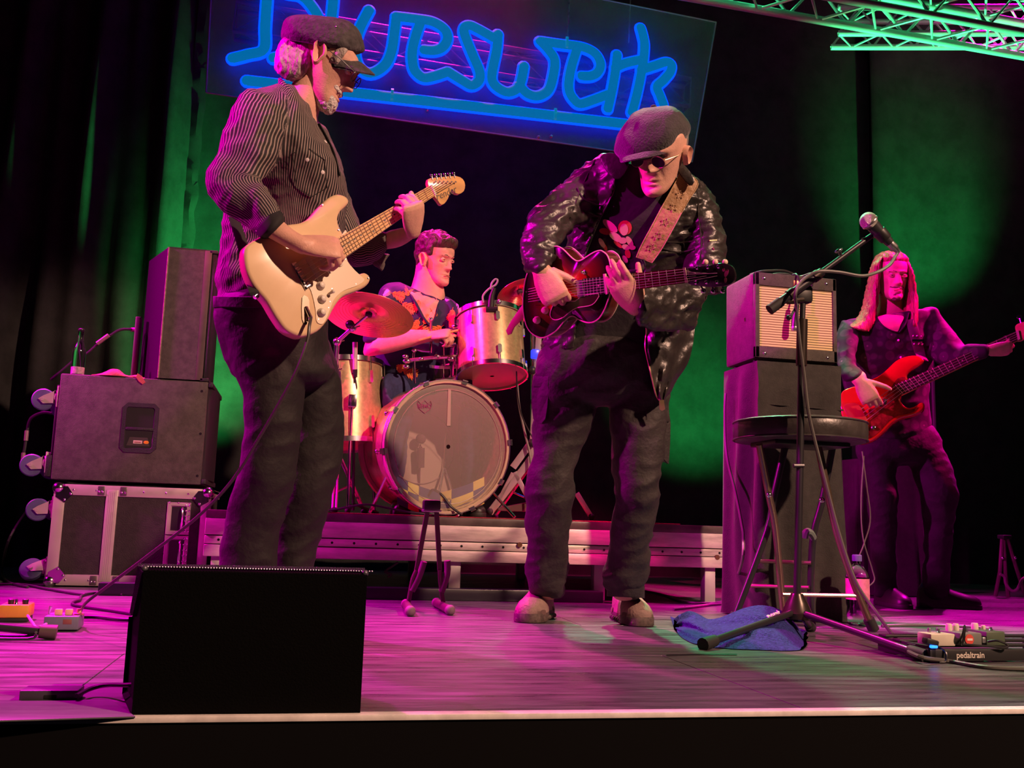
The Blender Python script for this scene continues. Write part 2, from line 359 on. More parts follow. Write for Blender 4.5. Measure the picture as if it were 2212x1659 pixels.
a, b = PY(503, 66, SY+.14), PY(1490, 229, SY+.14)
truss('sign_truss', 'slim aluminium ladder truss running behind the blue sign', a, b-a, (b-a).length, (PY(518, 5, SY+.14)-a).length, .12, .016, .0045, 6, mat('dull_truss', (.10, .10, .105), .5, .3))
# lighting truss, top right
a = PD(1640, -35, 5.3); z_ = a.z; b = PZ(2212, 70, z_)
d_ = (b-a).normalized()
truss('lighting_truss', 'green-lit aluminium lighting truss hanging at the top right', a-d_*2.0, d_, 5.4, .22, .24, .024, .0095, 14, TRM, False)
c2 = PZ(2160, 0, z_+.45)
truss('lighting_truss', 'second aluminium truss crossing above the green-lit one', c2+V((-.6, .9, .15)), V((1, -.28, 0)), 2.4, .2, .2, .022, .009, 8, TRM, False)
# ------------------------------------------------------------------ drum riser
RY0, RZ = 4.5, .37
RX0, RX1 = -.40, 2.108
rs = thing('drum_riser', ((RX0+RX1)/2, RY0, 0), 'low aluminium-framed platform carrying the drum kit', 'platform')
MB().box((RX0, RY0+.002, RZ-.036), (RX1, RY0+1.9, RZ), bev=.002).build('deck_board', mat('riser_deck', (.10, .085, .07), .35, var=.4, vscale=6, stretch=(1, 6, 1)), rs)
for z0, z1, dy in ((.262, .333, 0), (.222, .258, .008), (.168, .219, 0)):
    MB().box((RX0, RY0+dy, z0), (RX1, RY0+.05, z1), bev=.003).build('frame_profile', ALU, rs)
for z in (.2605, .2205): MB().box((RX0, RY0+.012, z-.002), (RX1, RY0+.05, z+.002)).build('groove', DARK, rs)
for k in range(26):
    x = RX0+.06+k*.0985
    MB().cyl((x, RY0+.0065, .240), (x, RY0+.02, .240), .0058, n=10).build('rail_hole', DARK, rs)
for px_, py_ in ((1123, 1177), (1550, 1204)):
    c = PY(px_, py_, RY0-.002); MB().cyl(c, c+V((0, .01, 0)), .012, n=14).build('rail_hole', mat('rust', (.12, .05, .02), .8), rs)
for x in (RX0+.06, .72, 1.42, 1.985):
    MB().box((x-.028, RY0+.03, 0), (x+.028, RY0+.086, .17), bev=.004).build('leg', ALUP, rs)
    MB().box((x-.028, RY0+1.7, 0), (x+.028, RY0+1.756, .33), bev=.004).build('leg', ALUP, rs)
for x in (RX0, RX1-.05): MB().box((x, RY0+.05, .168), (x+.05, RY0+1.88, .333), bev=.003).build('side_profile', ALU, rs)
MB().box((-.8, RY0-.10, 0), (1.40, RY0-.02, .052), bev=.004).build('floor_bar', mat('bar_black', (.012, .01, .02), .35), None, label='long low black bar lying in front of the drum platform', cat='beam')  # long black box on the floor ahead of the platform
# ================================================================== stack at the left
FELT = mat('box_paint', (.085, .072, .066), .75, var=.3, vscale=25, bump=.35, bscale=260)
BOXBLK = mat('box_black', (.018, .017, .02), .6, var=.3, bump=.3, bscale=200)
GRILL = mat('grille', (.015, .015, .017), .5, bump=.6, bscale=500)
WHEEL = mat('blue_grey_wheel', (.10, .11, .22), .5, var=.2)
GALV = mat('galvanised', (.60, .53, .48), .4, .35, rvar=.12, vscale=30)
def caster(parent, base, n=(-1, 0, 0), r=.052, turn=0):
    # plate on the face whose outward normal is n (along -x), fork reaching outwards and the wheel in it
    b = V(base); c = b+V((-.072, 0, -.012))
    f = MB().box(b+V((-.008, -.045, -.05)), b+V((0, .045, .05)), bev=.003)
    f.lathe(b+V((-.008, 0, 0)), (-1, 0, 0), [(.032, 0), (.032, .012), (.02, .018)], 16)
    k = f.build('caster', GALV, parent)
    R = Matrix.Rotation(turn, 3, 'X')
    fk = MB()
    for s_ in (-1, 1):
        y = s_*.024
        fk.prism([b+R@V((-.018, y, .03)), b+R@V((-.018, y, -.03)), b+R@V((-.07, y, -.034)), b+R@V((-.092, y, -.012)), b+R@V((-.07, y, .004))], R@V((0, s_*.003, 0)))
    fk.box(b+V((-.024, -.027, -.03)), b+V((-.017, .027, .03))); fk.cyl(b+R@V((-.074, -.03, -.014)), b+R@V((-.074, .03, -.014)), .008)
    fk.build('fork', GALV, k)
    cc = b+R@V((-.074, 0, -.014))
    MB().lathe(cc-R@V((0, .016, 0)), R@V((0, 1, 0)), [(r*.35, -.001), (r*.62, 0), (r*.9, .001), (r, .006), (r, .026), (r*.9, .031), (r*.62, .032), (r*.35, .033)], 28).build('wheel', WHEEL, k)
    return k
SY0 = 4.87
fc = thing('flight_case', (-.76, SY0+.25, 0), 'black road case with riveted aluminium edges lying on its side', 'case')
cx0, cx1, cz0, cz1, cd = -1.115, -.415, .006, .468, .5
MB().box((cx0+.01, SY0+.006, cz0+.01), (cx1-.01, SY0+cd, cz1-.01)).build('panel', mat('case_ply', (.03, .022, .022), .7, var=.3, vscale=30, bump=.3, bscale=180), fc)
for a, b in (((cx0, SY0, cz0), (cx1, SY0+.03, cz0+.05)), ((cx0, SY0, cz1-.05), (cx1, SY0+.03, cz1)), ((cx0, SY0, cz0), (cx0+.05, SY0+.03, cz1)), ((cx1-.045, SY0, cz0), (cx1, SY0+.03, cz1)),
             ((cx0, SY0, cz1-.02), (cx0+.03, SY0+cd, cz1)), ((cx1-.03, SY0, cz1-.02), (cx1, SY0+cd, cz1)), ((cx1-.012, SY0, cz0), (cx1, SY0+cd, cz0+.03)), ((cx1-.012, SY0, cz1-.04), (cx1, SY0+cd, cz1))):
    MB().box(a, b, bev=.003).build('edge_extrusion', GALV, fc)
mxs = cx0+.255
MB().box((mxs-.026, SY0-.003, cz0+.02), (mxs+.026, SY0+.01, cz1-.02), bev=.002).build('lid_profile', GALV, fc)
for dx in (-.012, -.004, .004, .012): MB().box((mxs+dx-.0012, SY0-.0045, cz0+.03), (mxs+dx+.0012, SY0, cz1-.03)).build('profile_ridge', GALV, fc)
for z in (cz0+.025, cz1-.025):
    for s_ in (-1, 1):
        k = MB().box((mxs+s_*.034-.03*(s_ < 0)-.0, SY0-.004, z-.021), (mxs+s_*.034+.03*(s_ > 0), SY0+.002, z+.021), bev=.004).build('corner_brace', mat('brace_dark', (.16, .13, .13), .4, .6), fc)
        for q in (.008, .023): MB().ball((mxs+s_*(.034+q), SY0-.004, z-.006), .0055, 5, sc=(1, .6, 1)).build('rivet', CHROME, k)
for x in (cx0, cx1):
    for z in (cz0, cz1):
        sx_, sz_ = (1 if x == cx0 else -1), (1 if z == cz0 else -1)
        mb = MB().ball((x+sx_*.018, SY0+.018, z+sz_*.018), .03, 9)
        mb.prism([V((x+sx_*.01, SY0-.003, z+sz_*.06)), V((x+sx_*.01, SY0-.003, z+sz_*.01)), V((x+sx_*.06, SY0-.003, z+sz_*.01)), V((x+sx_*.085, SY0-.003, z+sz_*.045)), V((x+sx_*.05, SY0-.003, z+sz_*.085))], (0, .004, 0))
        k = mb.build('ball_corner', CHROME, fc)
        for q in ((.075, .045), (.05, .072)): MB().ball((x+sx_*q[0], SY0-.004, z+sz_*q[1]), .006, 5, sc=(1, .6, 1)).build('rivet', CHROME, k)
for i, x in enumerate([-1.03, -.93, -.72, -.62, -.52]):
    for z in (cz0+.025, cz1-.025): MB().ball((x, SY0-.001, z), .005, 5, sc=(1, .5, 1)).build('rivet', CHROME, fc)
for z0, z1 in ((.255, .395), (.09, .24)):      # two sunk handles
    x0, x1 = -.605, -.51; mb = MB()
    ring = lambda e, y: [V((x0-e, y, z0-e)), V((x1+e, y, z0-e)), V((x1+e, y, z1+e)), V((x0-e, y, z1+e))]
    mb.loft([ring(.006, SY0+.004), ring(.004, SY0-.004), ring(-.010, SY0-.004), ring(-.016, SY0+.005)], False)
    h = mb.build('sunk_handle', GALV, fc)
    MB().box((x0+.012, SY0+.0035, z0+.012), (x1-.012, SY0+.006, z1-.012)).build('recess', mat('dish', (.09, .07, .09), .35, .8), h)
    MB().tube([V((x1-.03, SY0+.0, z0+.02)), V((x1-.03, SY0-.012, z0+.035)), V((x1-.03, SY0-.012, z1-.035)), V((x1-.03, SY0, z1-.02))], .006, 8, smooth=3).build('bail', CHROME, h)
    for i in range(6):
        for x in (x1-.014, x1+.0): MB().ball((x, SY0-.005, z0+.012+i*(z1-z0-.02)/5), .0055, 5, sc=(1, .6, 1)).build('rivet', CHROME, h)
for x, z in ((x0, z1) for x0, z1 in ((-.6, .4), (-.56, .4), (-.51, .4))): MB().ball((x, SY0-.004, z-.001), .0045, 5).build('rivet', CHROME, fc)
ca = PY(72, 1095, SY0+.05); caster(fc, (cx0, SY0+.06, .36)); caster(fc, (cx0, SY0+.38, .36))
caster(fc, (cx0, SY0+.06, .085), turn=-.5); caster(fc, (cx0, SY0+.38, .085))
# stencil along the left edge
text('STAGE CASE'[:0] or 'CREW 4', 'stencil_lettering', mat('stencil', (.25, .12, .2), .6), fc, (cx0+.025, SY0-.001, .24), (0, 0, 1), (-1, 0, 0), .034, .0006) if False else None
# sub bass cabinet
sb = thing('bass_cabinet', (-.79, SY0+.3, .488), 'wide dark bass speaker cabinet with recessed handle, on top of the road case', 'speaker')
MB().box((-1.135, SY0, .488), (-.468, SY0+.55, .984), bev=.006).build('cabinet', FELT, sb)
mb = MB(); P = []
for i in range(9):
    a = -pi/2*0+pi*(i/8-.5); P.append(V((-.466+.03*cos(a), SY0+.275+.262*sin(a), .515)))
mb.prism([V((-.468, SY0+.012, .515))]+P+[V((-.468, SY0+.54, .515))], (0, 0, .44)); mb.build('curved_grille', GRILL, sb)
for z in (.492, .958): MB().box((-.468, SY0+.0, z), (-.445, SY0+.55, z+.024), bev=.004).build('grille_frame', BOXBLK, sb)
hx, hz = -.765, .745
oc = lambda w, h, c, y: [V((hx+x, y, hz+z)) for x, z in ((-w+c, -h), (w-c, -h), (w, -h+c), (w, h-c), (w-c, h), (-w+c, h), (-w, h-c), (-w, -h+c))]
mb = MB().loft([oc(.083, .119, .022, SY0+.002), oc(.082, .118, .022, SY0-.006), oc(.064, .099, .008, SY0-.006), oc(.06, .095, .006, SY0+.0005)], False)
hd = mb.build('recessed_handle', BOXBLK, sb)
MB().prism(oc(.061, .096, .006, SY0-.0008), (0, .001, 0)).build('recess', mat('pit', (.012, .01, .012), .7), hd)
MB().box((hx-.064, SY0-.006, hz-.012), (hx+.064, SY0+.001, hz+.002), bev=.002).build('grip', BOXBLK, hd)
MB().hexa([V((hx-.052, SY0-.001, hz-.085)), V((hx+.052, SY0-.001, hz-.085)), V((hx+.052, SY0-.0008, hz-.085)), V((hx-.052, SY0-.0008, hz-.085)), V((hx-.04, SY0-.003, hz-.045)), V((hx+.04, SY0-.003, hz-.045)), V((hx+.04, SY0-.001, hz-.045)), V((hx-.04, SY0-.001, hz-.045))]).build('hand_scoop', mat('scoop', (.06, .05, .045), .6), hd)
MB().box((hx-.022, SY0-.004, hz-.075), (hx+.018, SY0-.003, hz-.06)).build('white_sticker', mat('sticker_w', (.75, .6, .5), .5), hd, label='white sticker with faint print')
MB().ball((hx+.036, SY0-.0035, hz-.0675), .012, 7, sc=(1, .08, .7)).build('orange_sticker', mat('sticker_o', (.8, .32, .02), .5), hd, label='orange oval sticker')
MB().box((hx-.018, SY0-.0045, hz-.071), (hx+.012, SY0-.004, hz-.066)).build('print', mat('stickp', (.3, .1, .1), .5), hd)
for p in ((436, 845), (433, 937), (426, 1028)): c = PY(*p, SY0-.001); MB().cyl(c, c+V((0, .004, 0)), .0065, n=10).build('screw_hole', DARK, sb)
MB().box((-1.168, SY0+.01, .5), (-1.135, SY0+.54, .6), bev=.004).build('wheel_board', BOXBLK, sb)
MB().box((-1.15, SY0+.02, .52), (-1.135, SY0+.53, .93), bev=.002).build('back_panel', mat('backpl', (.05, .055, .05), .6), sb)
caster(sb, (-1.138, SY0+.055, .875)); caster(sb, (-1.138, SY0+.42, .875)); caster(sb, (-1.16, SY0+.055, .565)); caster(sb, (-1.16, SY0+.42, .565))
# upper speaker
sp = thing('monitor_speaker', (-.66, SY0+.2, .984), 'tall dark trapezoid speaker standing on the bass cabinet', 'speaker')
def trap(x0, x1, y0, z0, z1, xb, yb, e=0): return [V((x0, y0, z0)), V((x1, y0, z0)), V((x1, yb, z0)), V((xb, yb, z0)), V((x0, y0, z1)), V((x1, y0, z1)), V((x1, yb, z1)), V((xb, yb, z1))]
MB().hexa(trap(-.70, -.497, SY0, .99, 1.635, -.83, SY0+.3)).build('cabinet', FELT, sp, smooth=False)
MB().hexa(trap(-.70, -.497, SY0-.001, 1.6352, 1.639, -.83, SY0+.3)).build('top_panel', BOXBLK, sp, smooth=False)
MB().prism([V((-.7012, SY0-.0005, .992)), V((-.832, SY0+.2995, .992)), V((-.832, SY0+.2995, 1.634)), V((-.7012, SY0-.0005, 1.634))], (-.003, -.0013, 0)).build('shade_panel', mat('side_shade', (.010, .009, .011), .8, spec=.2), sp, smooth=False)  # dark overlay painted on the left flank that the side light misses
mb = MB(); mb.box((-.497, SY0+.004, 1.0), (-.472, SY0+.3, 1.625), bev=.008); mb.build('front_grille', GRILL, sp)
for z in (.986, 1.623): MB().box((-.51, SY0-.002, z), (-.468, SY0+.3, z+.016), bev=.003).build('grille_frame', BOXBLK, sp)
MB().box((-.53, SY0-.002, .99), (-.497, SY0+.01, 1.635), bev=.001).build('edge_strip', mat('strip', (.11, .085, .075), .7, var=.2), sp)
MB().tube([V((-.701, SY0-.001, .99)), V((-.701, SY0-.001, 1.636))], .004, 6).build('worn_edge', mat('worn', (.3, .2, .17), .7, var=.4, vscale=60), sp)
MB().box((-.86, SY0+.2, 1.0), (-.835, SY0+.25, 1.32), bev=.004).build('rear_rail', mat('railm', (.15, .1, .12), .5), sp)
spc = cablew('speaker_cable', [PY(292, 712, SY0+.25), PY(262, 712, SY0+.26), PY(238, 725, SY0+.26), PY(215, 740, SY0+.27), PY(190, 762, SY0+.28), PY(165, 775, SY0+.3), PY(135, 800, SY0+.3), PY(110, 820, SY0+.32)], .007, 'black cable plugged into the back of the tall speaker')
for i, (a, b) in enumerate((((294, 712), (284, 712)), ((235, 724), (210, 742)))):
    p, q = PY(*a, SY0+.25), PY(*b, SY0+.26); MB().tube([p, q], .011, 10).build('cable_plug', mat('plugm', (.35, .2, .25), .4, .3), spc)
sgc = cablew('signal_cable', [PY(112, 893, SY0+.2), PY(90, 892, SY0+.2), PY(66, 905, SY0+.2), PY(58, 935, SY0+.2), PY(54, 965, SY0+.2), PY(50, 985, SY0+.2)], .007, 'short black cable curving out of the bass cabinet back')
for i, y in enumerate((930, 978)): MB().tube([PY(58-i*7, y, SY0+.2), PY(56-i*7, y+22, SY0+.2)], .010, 10).build('cable_plug', mat('plugm', (.35, .2, .25), .4, .3), sgc)
# bottle and cloth on the cabinet
bt = thing('glass_bottle', PY(168, 797, SY0+.08), 'clear glass beer bottle with dark cap on the bass cabinet', 'bottle')
GLASS = mat('clear_glass', (.85, .95, .9), .05, trans=1, ior=1.45)
bb = V((PY(168, 797, SY0+.08).x, SY0+.08, .985))
MB().lathe(bb, (0, 0, 1), [(.026, 0), (.0295, .004), (.030, .06), (.030, .118), (.026, .14), (.0155, .165), (.0125, .19), (.0125, .215), (.014, .217), (.014, .224)], 28).build('glass_body', GLASS, bt)
MB().lathe(bb+V((0, 0, .008)), (0, 0, 1), [(.0303, 0), (.0304, .001), (.0304, .034), (.0303, .035)], 28).build('paper_label', mat('blabel', (.45, .3, .4), .6, var=.4, vscale=90), bt)
MB().lathe(bb+V((0, 0, .223)), (0, 0, 1), [(.0155, 0), (.0155, .006), (.012, .009)], 20).build('bottle_cap', BLACKMET, bt)
RED = mat('red_cloth', (.55, .10, .12), .9, var=.2, bump=.3, bscale=120)
mb = MB(); rr = []
for i in range(26):
    t = i/25; c = PY(200+112*t, 798+14*t, SY0+.04); h = .004+.036*math.exp(-((t-.42)/.2)**2)+.012*math.exp(-((t-.85)/.1)**2)
    w = .03+.035*sin(pi*min(1, t*1.2))
    rr.append([V((c.x, SY0+.055+w*cos(a)*(1.0 if t < .9 else .5), .9875+max(0, (h+.006*nz_(t*9, a*1.2))*sin(a)))) for a in [pi*k/12 for k in range(13)]])
mb.loft(rr, True, wrap=True)
tl = [PY(x, y, SY0-.008) for x, y in ((297, 806), (306, 812), (314, 826), (308, 830), (300, 824), (294, 815))]
mb.prism(tl, (0, .012, 0)); mb.build('red_cloth', RED, None, label='crumpled red cloth lying on the bass cabinet beside the bottle', cat='cloth')
# ------------------------------------------------------------------ floor monitor at the stage edge
wg = thing('floor_monitor', (-.06, 1.95, 0), 'black wedge floor monitor standing at the front edge of the stage', 'speaker')
wm = mat('wedge_black', (.0016, .0015, .0016), .85, bump=.2, bscale=300, spec=.06)
prof = [(0, .002), (0, .243), (.012, .2475), (.135, .152), (.205, .145), (.205, .002)]
def wring(s_, ix):
    out = []
    for i, (y, z) in enumerate(prof):
        out.append(V(((-.258 if s_ < 0 else .128)+(-.24*y if s_ < 0 else -.05*y)-s_*ix, 1.815+y+(ix if y == 0 else 0), z+(ix if z < .01 else 0)-(ix if z > .2 else 0))))
    return out
MB().loft([wring(-1, .008), wring(-1, .003), wring(-1, 0), wring(1, 0), wring(1, .003), wring(1, .008)], True).build('cabinet', wm, wg, ang=25)
g = MB(); A = [V((-.27, 1.828, .2495)), V((.124, 1.828, .2505)), V((.118, 1.945, .158)), V((-.295, 1.945, .158))]
g.prism(A, (0, .004, .005)); g.build('perforated_grille', GRILL, wg)
gm = MB()
for k in range(84):
    x = -.262+k*.0048; gm.ball((x, 1.822, .2497), .0019, 4)
o = gm.build('grille_edge', mat('grille_edge', (.22, .2, .26), .35, .6), wg); o['kind'] = 'stuff'
for x in (-.258, .124): MB().ball((x, 1.822, .246), .0065, 6).build('corner', mat('cornerm', (.1, .09, .12), .4, .5), wg)
cablew('power_cable', [PZ(165, 1503, .012), PZ(195, 1488, .014), PZ(228, 1480, .02), V((-.29, 1.96, .028)), V((-.26, 1.97, .028))], .0042, 'black cable from the floor box into the wedge monitor')
hp = mat('hatch', (.13, .12, .14), .35, var=.25, stretch=(1, 6, 1))
MB().prism([PZ(-200, 1520, .0005), PZ(238, 1514, .0005), PZ(292, 1551, .0005), PZ(-200, 1566, .0005)], (0, 0, .003), bev=.001).build('floor_hatch', hp, None, label='flat hatch cover in the stage floor left of the wedge monitor', cat='hatch')
fb = thing('floor_box', PZ(104, 1510), 'small flat connection box at the edge of the floor hatch', 'box')
a, b = PZ(40, 1516), PZ(168, 1514)
MB().box((a.x, a.y, 0), (b.x, b.y+.05, .0195), bev=.002).build('box_body', mat('flatbox', (.06, .05, .07), .45), fb)
c = PY(108, 1506, a.y-.001); MB().box(c-V((.011, .0, .0035)), c+V((.011, .003, .0035)), bev=.001).build('socket', DARK, fb)
# ------------------------------------------------------------------ amplifier on a draped case
AX0, AX1, AY0, AY1, AZ0, AZ1 = 1.779, 2.157, 3.62, 3.90, 1.05, 1.416
TWEED = mat('black_tolex', (.075, .062, .054), .6, var=.25, vscale=40, bump=.5, bscale=420)
am = thing('guitar_amplifier', ((AX0+AX1)/2, AY0+.14, AZ0), 'boxy combo amplifier with woven gold grille cloth on the draped case', 'amplifier')
MB().box((AX0, AY0+.015, AZ0), (AX1, AY1, AZ1), bev=.012).build('cabinet', TWEED, am)
t_ = .034
for a, b in (((AX0+.004, AY0, AZ1-.058), (AX1-.004, AY0+.02, AZ1-.004)), ((AX0+.004, AY0, AZ0+.004), (AX1-.004, AY0+.02, AZ0+.052)), ((AX0+.004, AY0, AZ0+.004), (AX0+t_-.010, AY0+.02, AZ1-.004)), ((AX1-t_+.012, AY0, AZ0+.004), (AX1-.004, AY0+.02, AZ1-.004))):
    MB().box(a, b, bev=.003).build('front_frame', TWEED, am)
gc = bpy.data.materials.new('grille_cloth'); gc.use_nodes = True; nt = gc.node_tree; b_ = nt.nodes['Principled BSDF']; b_.inputs['Roughness'].default_value = .6
tc = nt.nodes.new('ShaderNodeTexCoord'); wv = nt.nodes.new('ShaderNodeTexWave'); wv.bands_direction = 'Z'; wv.inputs['Scale'].default_value = 30; wv.inputs['Distortion'].default_value = .6; wv.inputs['Detail'].default_value = 2
wv2 = nt.nodes.new('ShaderNodeTexWave'); wv2.bands_direction = 'X'; wv2.inputs['Scale'].default_value = 60
mxc = nt.nodes.new('ShaderNodeMath'); mxc.operation = 'MULTIPLY'; cr = nt.nodes.new('ShaderNodeValToRGB'); cr.color_ramp.elements[0].color = (.10, .06, .03, 1); cr.color_ramp.elements[1].color = (.85, .62, .30, 1); cr.color_ramp.elements[1].position = .55
L = nt.links.new; L(tc.outputs['Object'], wv.inputs[0]); L(tc.outputs['Object'], wv2.inputs[0]); ad = nt.nodes.new('ShaderNodeMath'); ad.operation = 'MULTIPLY_ADD'; ad.inputs[1].default_value = .35; ad.inputs[2].default_value = .6
L(wv2.outputs['Fac'], ad.inputs[0]); L(ad.outputs[0], mxc.inputs[1]); L(wv.outputs['Fac'], mxc.inputs[0]); L(mxc.outputs[0], cr.inputs[0]); L(cr.outputs[0], b_.inputs['Base Color'])
MB().box((AX0+t_-.012, AY0+.006, AZ0+.05), (AX1-t_+.014, AY0+.015, AZ1-.056)).build('grille_cloth', gc, am)
for x in (AX0+.045, AX1-.05):
    for z in (AZ0+.022, AZ1-.028): MB().ball((x, AY0, z), .007, 6, sc=(1, .5, 1)).build('screw', CHROME, am)
MB().box((1.955, AY0-.003, AZ1-.050), (2.022, AY0, AZ1-.026), bev=.001).build('name_badge', mat('badge', (.35, .2, .08), .4, .3), am)
text('Fender', 'badge_lettering', mat('badge_txt', (.9, .7, .45), .4), am, (1.988, AY0-.0035, AZ1-.038), (1, 0, 0), (0, 0, 1), .02, .0006, .3)
MB().box((AX0-.002, AY0+.08, AZ0+.17), (AX0, AY0+.09, AZ0+.185)).build('side_stud', CHROME, am)
for x in (AX0+.03, AX1-.03):
    for y in (AY0+.05, AY1-.05): MB().lathe((x, y, AZ0-.006), (0, 0, 1), [(.012, 0), (.012, .007)], 12).build('rubber_foot', BLACKRUB, am)
MB().tube([V((1.9, AY0+.12, AZ1)), V((1.93, AY0+.12, AZ1+.026)), V((2.0, AY0+.12, AZ1+.03)), V((2.04, AY0+.12, AZ1))], .007, 8, smooth=4).build('carry_strap', BLACKRUB, am)
cablew('amp_cable', [V((1.80, 3.7, AZ1+.006)), V((1.83, 3.66, AZ1+.012)), V((1.88, 3.66, AZ1+.02)), V((1.95, 3.68, AZ1+.03)), V((2.02, 3.68, AZ1+.012)), V((2.03, 3.60, AZ1+.004)), V((2.03, 3.60, AZ1-.05))], .0045, 'thin cable lying over the top of the combo amplifier')
mc = thing('clip_microphone', PY(1712, 690, 3.55), 'dark microphone hanging in front of the amplifier grille', 'microphone')
MB().tube([PY(1722, 655, 3.585), PY(1717, 690, 3.585), PY(1716, 708, 3.585)], [.010, .014, .014], 12).build('mic_body', BLACKMET, mc); MB().lathe(PY(1716, 706, 3.585), (0, 0, -1), [(.014, 0), (.015, .008), (.010, .018)], 14).build('mic_grille', STEEL, mc)
MB().tube([V((1.97, 3.70, AZ1+.004)), V((1.97, 3.625, AZ1+.004)), PY(1728, 612, 3.595), PY(1726, 630, 3.59), PY(1722, 655, 3.585)], .004, 6, smooth=3).build('mic_cable', CABLE, mc)
# draped case
CLOTH = mat('black_drape', (.030, .026, .024), .85, var=.25, vscale=30, bump=.25, bscale=200, sheen=.1)
dp = MB(); rings = []; NZ = 46
for j in range(NZ+1):
    f = j/NZ; z = .004+(1.038-.004)*f
    e = (1-f)
    x0 = 1.785; x1 = 2.165+.012*e; y0 = AY0-.010-.012*e*e; y1 = 3.93+.02*e
    per = []
    N = 110
    cs = [V((x0, y0, 0)), V((x1, y0, 0)), V((x1, y1, 0)), V((x0, y1, 0))]
    ls = [(cs[(k+1) % 4]-cs[k]).length for k in range(4)]; T = sum(ls)
    for k in range(N):
        s_ = T*k/N; q = 0
        while s_ > ls[q]: s_ -= ls[q]; q += 1
        p = cs[q].lerp(cs[(q+1) % 4], s_/ls[q]); nn = [V((0, -1, 0)), V((1, 0, 0)), V((0, 1, 0)), V((-1, 0, 0))][q]
        am_ = (.005+.020*e**.8)*(1 if f < .97 else .3)
        u = T*k/N
        d = am_*(sin(u*40+.8*sin(z*2.2))*.5+1.1*nz_(u*9, z*1.2, 3))
        if z > .86 and q == 0: d += .012*abs(sin((p.x-1.9)*26-(z-.86)*18))*(1-abs(z-.93)/.1 if abs(z-.93) < .1 else 0)
        p = p+nn*d; p.z = z; per.append(p)
    rings.append(per)
dp.loft(rings, True)
dr = dp.build('draped_case', CLOTH, None, label='tall case draped in black cloth carrying the combo amplifier', cat='case', ang=70)
MB().prism([V((1.83, AY0-.013, .86)), V((2.168, AY0-.013, .852)), V((2.168, AY0-.0135, .858)), V((1.83, AY0-.0135, .868))], (0, .004, 0)).build('hem_fold', CLOTH, dr)
# ================================================================== figures: shared tools
class Plane:
    def __init__(s, a, b, c):      # three (px, py, depth)
        s.o, p, q = PD(*a), PD(*b), PD(*c); s.n = (p-s.o).cross(q-s.o).normalized()
        if s.n.dot(CF) > 0: s.n = -s.n
    def at(s, px, py, off=0):
        k = D(px, py); return CP+k*((s.o-CP).dot(s.n)/k.dot(s.n))+s.n*off
    def l(s, pts, off=0): return [s.at(x, y, off) for x, y in pts]
def ring(L, R, rd, n=28, p=2.0):
    c = (L+R)/2; A = (R-L)/2; v = (c-CP).normalized(); a = A.normalized(); B = (v-a*v.dot(a)).normalized()*rd
    out = []
    for k in range(n):
        t = 2*pi*k/n; x, y = cos(t), sin(t)
        out.append(c+A*(abs(x)**(2/p)*(1 if x > 0 else -1))+B*(abs(y)**(2/p)*(1 if y > 0 else -1)))
    return out
def secs(mb, d0, S, n=28, k=4, p=2.0):
    # S rows: left x, y, right x, y, depth offset, half depth (m)
    Ls = [PD(r[0], r[1], d0+r[4]) for r in S]; Rs = [PD(r[2], r[3], d0+r[4]) for r in S]; Ds = [r[5] for r in S]
    Lc, Dc = crom(Ls, Ds, k); Rc, _ = crom(Rs, Ds, k)
    rg = [ring(a, b, d, n, p) for a, b, d in zip(Lc, Rc, Dc)]
    # rounded ends
    for e, i in ((0, 0), (-1, -1)):
        r0 = rg[i]; c = sum(r0, V())/n; r1 = rg[1 if i == 0 else -2]; c1 = sum(r1, V())/n
        dr = (c-c1).normalized(); h = min((r0[0]-c).length, (r0[n//4]-c).length)*.35
        cap = [[c+(q-c)*.8+dr*h*.6 for q in r0], [c+(q-c)*.4+dr*h for q in r0]]
        rg = cap[::-1]+rg if i == 0 else rg+cap
    mb.loft(rg, True); return mb
def remesh(mb, vox, it=3, fac=.5):
    me = bpy.data.meshes.new('tmp'); me.from_pydata(mb.v, [], mb.f)
    bm = bmesh.new(); bm.from_mesh(me); bmesh.ops.recalc_face_normals(bm, faces=bm.faces[:]); bm.to_mesh(me); bm.free()
    o = bpy.data.objects.new('tmp', me); COL.objects.link(o)
    r = o.modifiers.new('r', 'REMESH'); r.mode = 'VOXEL'; r.voxel_size = vox
    if it: s_ = o.modifiers.new('s', 'SMOOTH'); s_.iterations = it; s_.factor = fac
    dg = bpy.context.evaluated_depsgraph_get(); m2 = bpy.data.meshes.new_from_object(o.evaluated_get(dg))
    out = MB(); out.v = [v.co.copy() for v in m2.vertices]; out.f = [tuple(p.vertices) for p in m2.polygons]; out.mi = [0]*len(out.f)
    out.n = [v.normal.copy() for v in m2.vertices]
    bpy.data.objects.remove(o); bpy.data.meshes.remove(me); bpy.data.meshes.remove(m2)
    return out
def displace(mb, fn):
    mb.v = [p+n*fn(p, n) for p, n in zip(mb.v, mb.n)]; return mb
def folds(a, sx_=7, sz_=15, seed=0, ridge=.6, base=.8):
    def f(p, n):
        q = V((p.x*sx_+seed, p.y*sx_, p.z*sz_+.6*p.x*sx_)); w = noise.noise(q)
        q2 = V((p.x*sx_*1.9, p.y*sx_*1.9+seed, p.z*sz_*1.6-.9*p.x*sx_)); w2 = 1-2*abs(noise.noise(q2))
        return a*(w*base+ridge*w2*.7-.25)
    return f
def hit(o, px, py, off=0.0):
    k = D(px, py).normalized(); loc = V(o['_o'])
    ok, p, n, _ = o.ray_cast(CP-loc, k)
    if not ok: return None, None
    return p+loc+n*off, n
def add(mb, other, mi=0): return mb.add(other.v, other.f, mi)
def cv(r, u, t):      # direction from camera-side components: right, up, towards the viewer
    return (CR*r+CU*u-CF*t).normalized()
